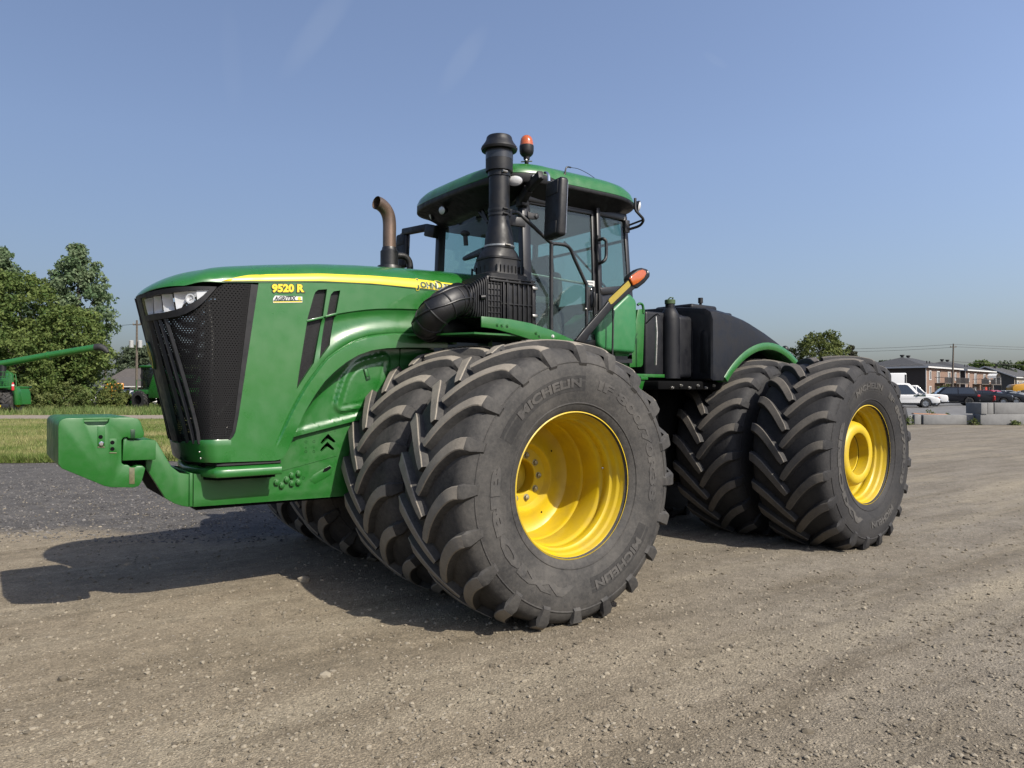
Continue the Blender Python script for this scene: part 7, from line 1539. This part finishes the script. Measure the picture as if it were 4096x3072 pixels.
# ------------------------------------------------------------------ combines
pbr('extinguisher_red', (.55, .015, .02), .3); pbr('boot_black', (.02, .02, .022), .7, noise=.4, nscale=8); pbr('rail_green', GREEN, .5)
def big_tyre(parent, x, y, r, w, mat='tyre_rubber', rz=0.0, rim='yellow_paint'):
    e = empty('wheel', (x, y, r), rz, parent); mb = MB(); mb.lathe([(-w/2, r*.5), (-w/2, r*.86), (-w*.42, r*.93), (w*.42, r*.93), (w/2, r*.86), (w/2, r*.5)], 28, 'y')
    for s in (-1, 1):
        for k in range(16): 
            a = 2*math.pi*(k+.25*s)/16; m_ = Matrix.Rotation(a, 3, 'Y'); vs = [m_ @ Vector(p) for p in ((-.05, 0, r*.9), (.05, 0, r*.9), (.05, 0, r), (-.05, 0, r))]; m2 = Matrix.Rotation(a+.30, 3, 'Y'); vs += [m2 @ Vector((p[0], s*w/2, p[2]*.985)) for p in ((-.05, 0, r*.86), (.05, 0, r*.86), (.05, 0, r), (-.05, 0, r))]
            mb.add(vs, [(0, 1, 5, 4), (1, 2, 6, 5), (2, 3, 7, 6), (3, 0, 4, 7), (4, 5, 6, 7), (0, 3, 2, 1)])
    mb.build('tyre', mat, e); mb = MB(); mb.lathe([(-w*.5, r*.51), (-w*.3, r*.45), (-w*.25, 0)], 20, 'y'); mb.lathe([(w*.5, r*.51), (w*.3, r*.45), (w*.25, 0)], 20, 'y'); mb.build('rim', rim, e); return e
# combine at the left edge; auger swung out to the right
t = empty('combine_harvester', yard(-37.37, 54, 0), YARD_RZ); tag(t, 'green combine at the left edge with long auger tube swung out', 'combine', 'green combines in the grass')
mb = MB(); mb.prism([(-6.2, 1.1), (-6.2, 3.5), (-2.2, 3.6), (-1.0, 3.0), (-.9, 1.1)], .2, 3.0); mb.build('body', 'green_paint', t, bevel=.08)
mb = MB(); mb.prism([(-6.0, 3.6), (-2.4, 3.7), (-1.9, 4.3), (-6.4, 4.3)], .4, 2.8); mb.build('grain_tank', 'green_metal', t, bevel=.05)
mb = MB(); mb.box((-1.0, -.25, 1.84), (1.05, 2.0, 1.97)); mb.build('platform', 'green_paint', t, bevel=.02)
mb = MB(); mb.prism([(1.02, 1.68), (1.20, 1.93), (1.30, 1.80), (1.36, 1.55), (1.46, .62), (1.26, .62), (1.20, 1.5)], -.25, .3); mb.build('ladder_panel', 'green_paint', t, bevel=.02); mb = MB(); mb.prism([(.9, 1.80), (1.05, 1.80), (1.18, 1.5), (1.25, .65), (1.0, .65)], .0, 1.6); mb.build('wheel_shield', 'green_metal', t)
for k, pts in enumerate((((-.9, 3.0), (.72, 3.02), (.90, 2.85), (.93, 1.98)), ((-.9, 2.68), (.70, 2.68)), ((-.9, 2.36), (.64, 2.36)), ((-.9, 2.06), (.60, 2.06)))):
    mb = MB(); mb.tube([(p[0], -.15, p[1]) for p in pts], .024, 6); mb.build('railing', 'rail_green', t)
for x0, x1 in ((.10, .36), (.36, .52), (.58, .78), (-.35, -.10), (.80, .80)): mb = MB(); mb.tube([(x0, -.15, 1.97), (x1, -.15, 3.0)], .020, 6); mb.build('railing_post', 'rail_green', t)
mb = MB(); mb.tube([(1.02, -.2, 1.95), (1.06, -.2, 2.5), (1.14, -.2, 2.84), (1.25, -.2, 2.86), (1.30, -.2, 2.6), (1.34, -.2, 1.8), (1.44, -.2, 1.1), (1.36, -.2, .95)], .028, 6); mb.build('ladder_rail', 'rail_green', t)
mb = MB(); mb.lathe([(0, 0), (0, .09), (.44, .09), (.52, .05), (.58, .05), (.58, 0)], 12, 'z', (1.20, -.38, 1.68)); ext = mb.build('extinguisher', 'extinguisher_red', t); mb = MB(); mb.lathe([(1.98, .092), (2.10, .092)], 12, 'z', (1.20, -.38, 0)); mb.build('extinguisher_label', 'decal_white', ext)
mb = MB(); mb.box((-1.6, -.75, .40), (1.12, -.55, .68)); mb.build('rear_bumper', 'car_trim', t, bevel=.03); mb = MB(); mb.box((.10, -.765, .47), (.60, -.752, .62)); mb.build('reflector', 'stripe_yellow', t)
mb = MB(); mb.bar((-1.0, .5, 1.05), (1.0, .5, 1.05), .25, .25); mb.build('axle', 'under_metal', t)
big_tyre(t, .62, .55, .88, .72, rz=R(88)); big_tyre(t, -.22, .55, .88, .72, rz=R(88))
ap_ = [(-1.6, .4, 3.42), (0, .4, 3.66), (3.4, .2, 4.24), (7.0, 0, 4.82)]
mb = MB(); mb.tube(ap_, .24, 18); mb.tube([(3.35, .2, 4.232), (3.48, .2, 4.254)], .28, 18); aug = mb.build('auger_tube', 'green_paint', t)
mb = MB(); mb.tube([(-.1, .4, 2.6), (-.05, .4, 3.6)], .22, 16); mb.build('auger_elbow', 'black_metal', t)
mb = MB(); mb.tube(catmull([(6.95, 0, 4.81), (7.30, -.02, 4.84), (7.62, -.02, 4.70), (7.88, -.02, 4.42)], 4), [.25]*6+[.22, .22, .22, .20, .18, .14, .12], 16); mb.build('auger_spout', 'boot_black', t)
# far combine half hidden by the tractor's nose
t = empty('combine_harvester', yard(-31.0, 66, 0), YARD_RZ+R(158)); tag(t, 'far green combine half hidden behind the tractor nose', 'combine', 'green combines in the grass')
# local +X = its front
mb = MB(); mb.prism([(-4.5, 1.0), (-4.5, 3.2), (-.4, 3.5), (.3, 1.75), (.3, 1.0)], -1.5, 1.5); mb.build('body', 'green_paint', t, bevel=.1); mb = MB(); mb.box((-.3, -1.45, 1.35), (2.1, 1.45, 1.75)); mb.build('deck', 'green_paint', t, bevel=.05)
mb = MB(); mb.prism([(.0, 1.8), (.0, 3.75), (1.75, 3.75), (2.0, 3.0), (1.7, 1.8)], -.85, .85); mb.build('cab', 'car_window', t, bevel=.06); mb = MB(); mb.box((-.1, -.98, 3.72), (2.0, .98, 3.92)); mb.build('cab_roof', 'green_paint', t, bevel=.06)
for x, y in ((.02, -.86), (1.8, -.86), (.02, .86), (1.8, .86)): mb = MB(); mb.bar((x, y, 1.8), (x, y, 3.74), .07, .07); mb.build('cab_pillar', 'car_trim', t)
mb = MB(); mb.lathe([(3.92, .13), (4.05, .13), (4.1, .08), (4.1, 0)], 12, 'z', (.9, -.6, 0)); mb.build('beacon', 'amber_core', t); mb = MB(); mb.prism([(2.0, 1.5), (3.6, .75), (3.6, .25), (1.6, .75)], -.65, .65); mb.build('feeder_house', 'green_metal', t, bevel=.05); mb = MB(); mb.prism([(3.55, 1.25), (3.95, 1.15), (3.95, .35), (3.5, .3)], -.8, .8); mb.build('feeder_mouth', 'under_metal', t, bevel=.05)
mb = MB(); mb.tube([(1.9, 1.3, .6), (1.9, 1.3, 2.6), (1.3, 1.3, 2.6)], .03, 6); mb.build('ladder', 'rail_green', t)
big_tyre(t, 1.3, 1.35, .85, .65, 'tyre_rubber_dark', rim='under_metal'); big_tyre(t, 1.3, -1.35, .85, .65, 'tyre_rubber_dark', rim='under_metal'); big_tyre(t, -3.4, 1.2, .6, .5, 'tyre_rubber_dark', rim='under_metal'); big_tyre(t, -3.4, -1.2, .6, .5, 'tyre_rubber_dark', rim='under_metal')
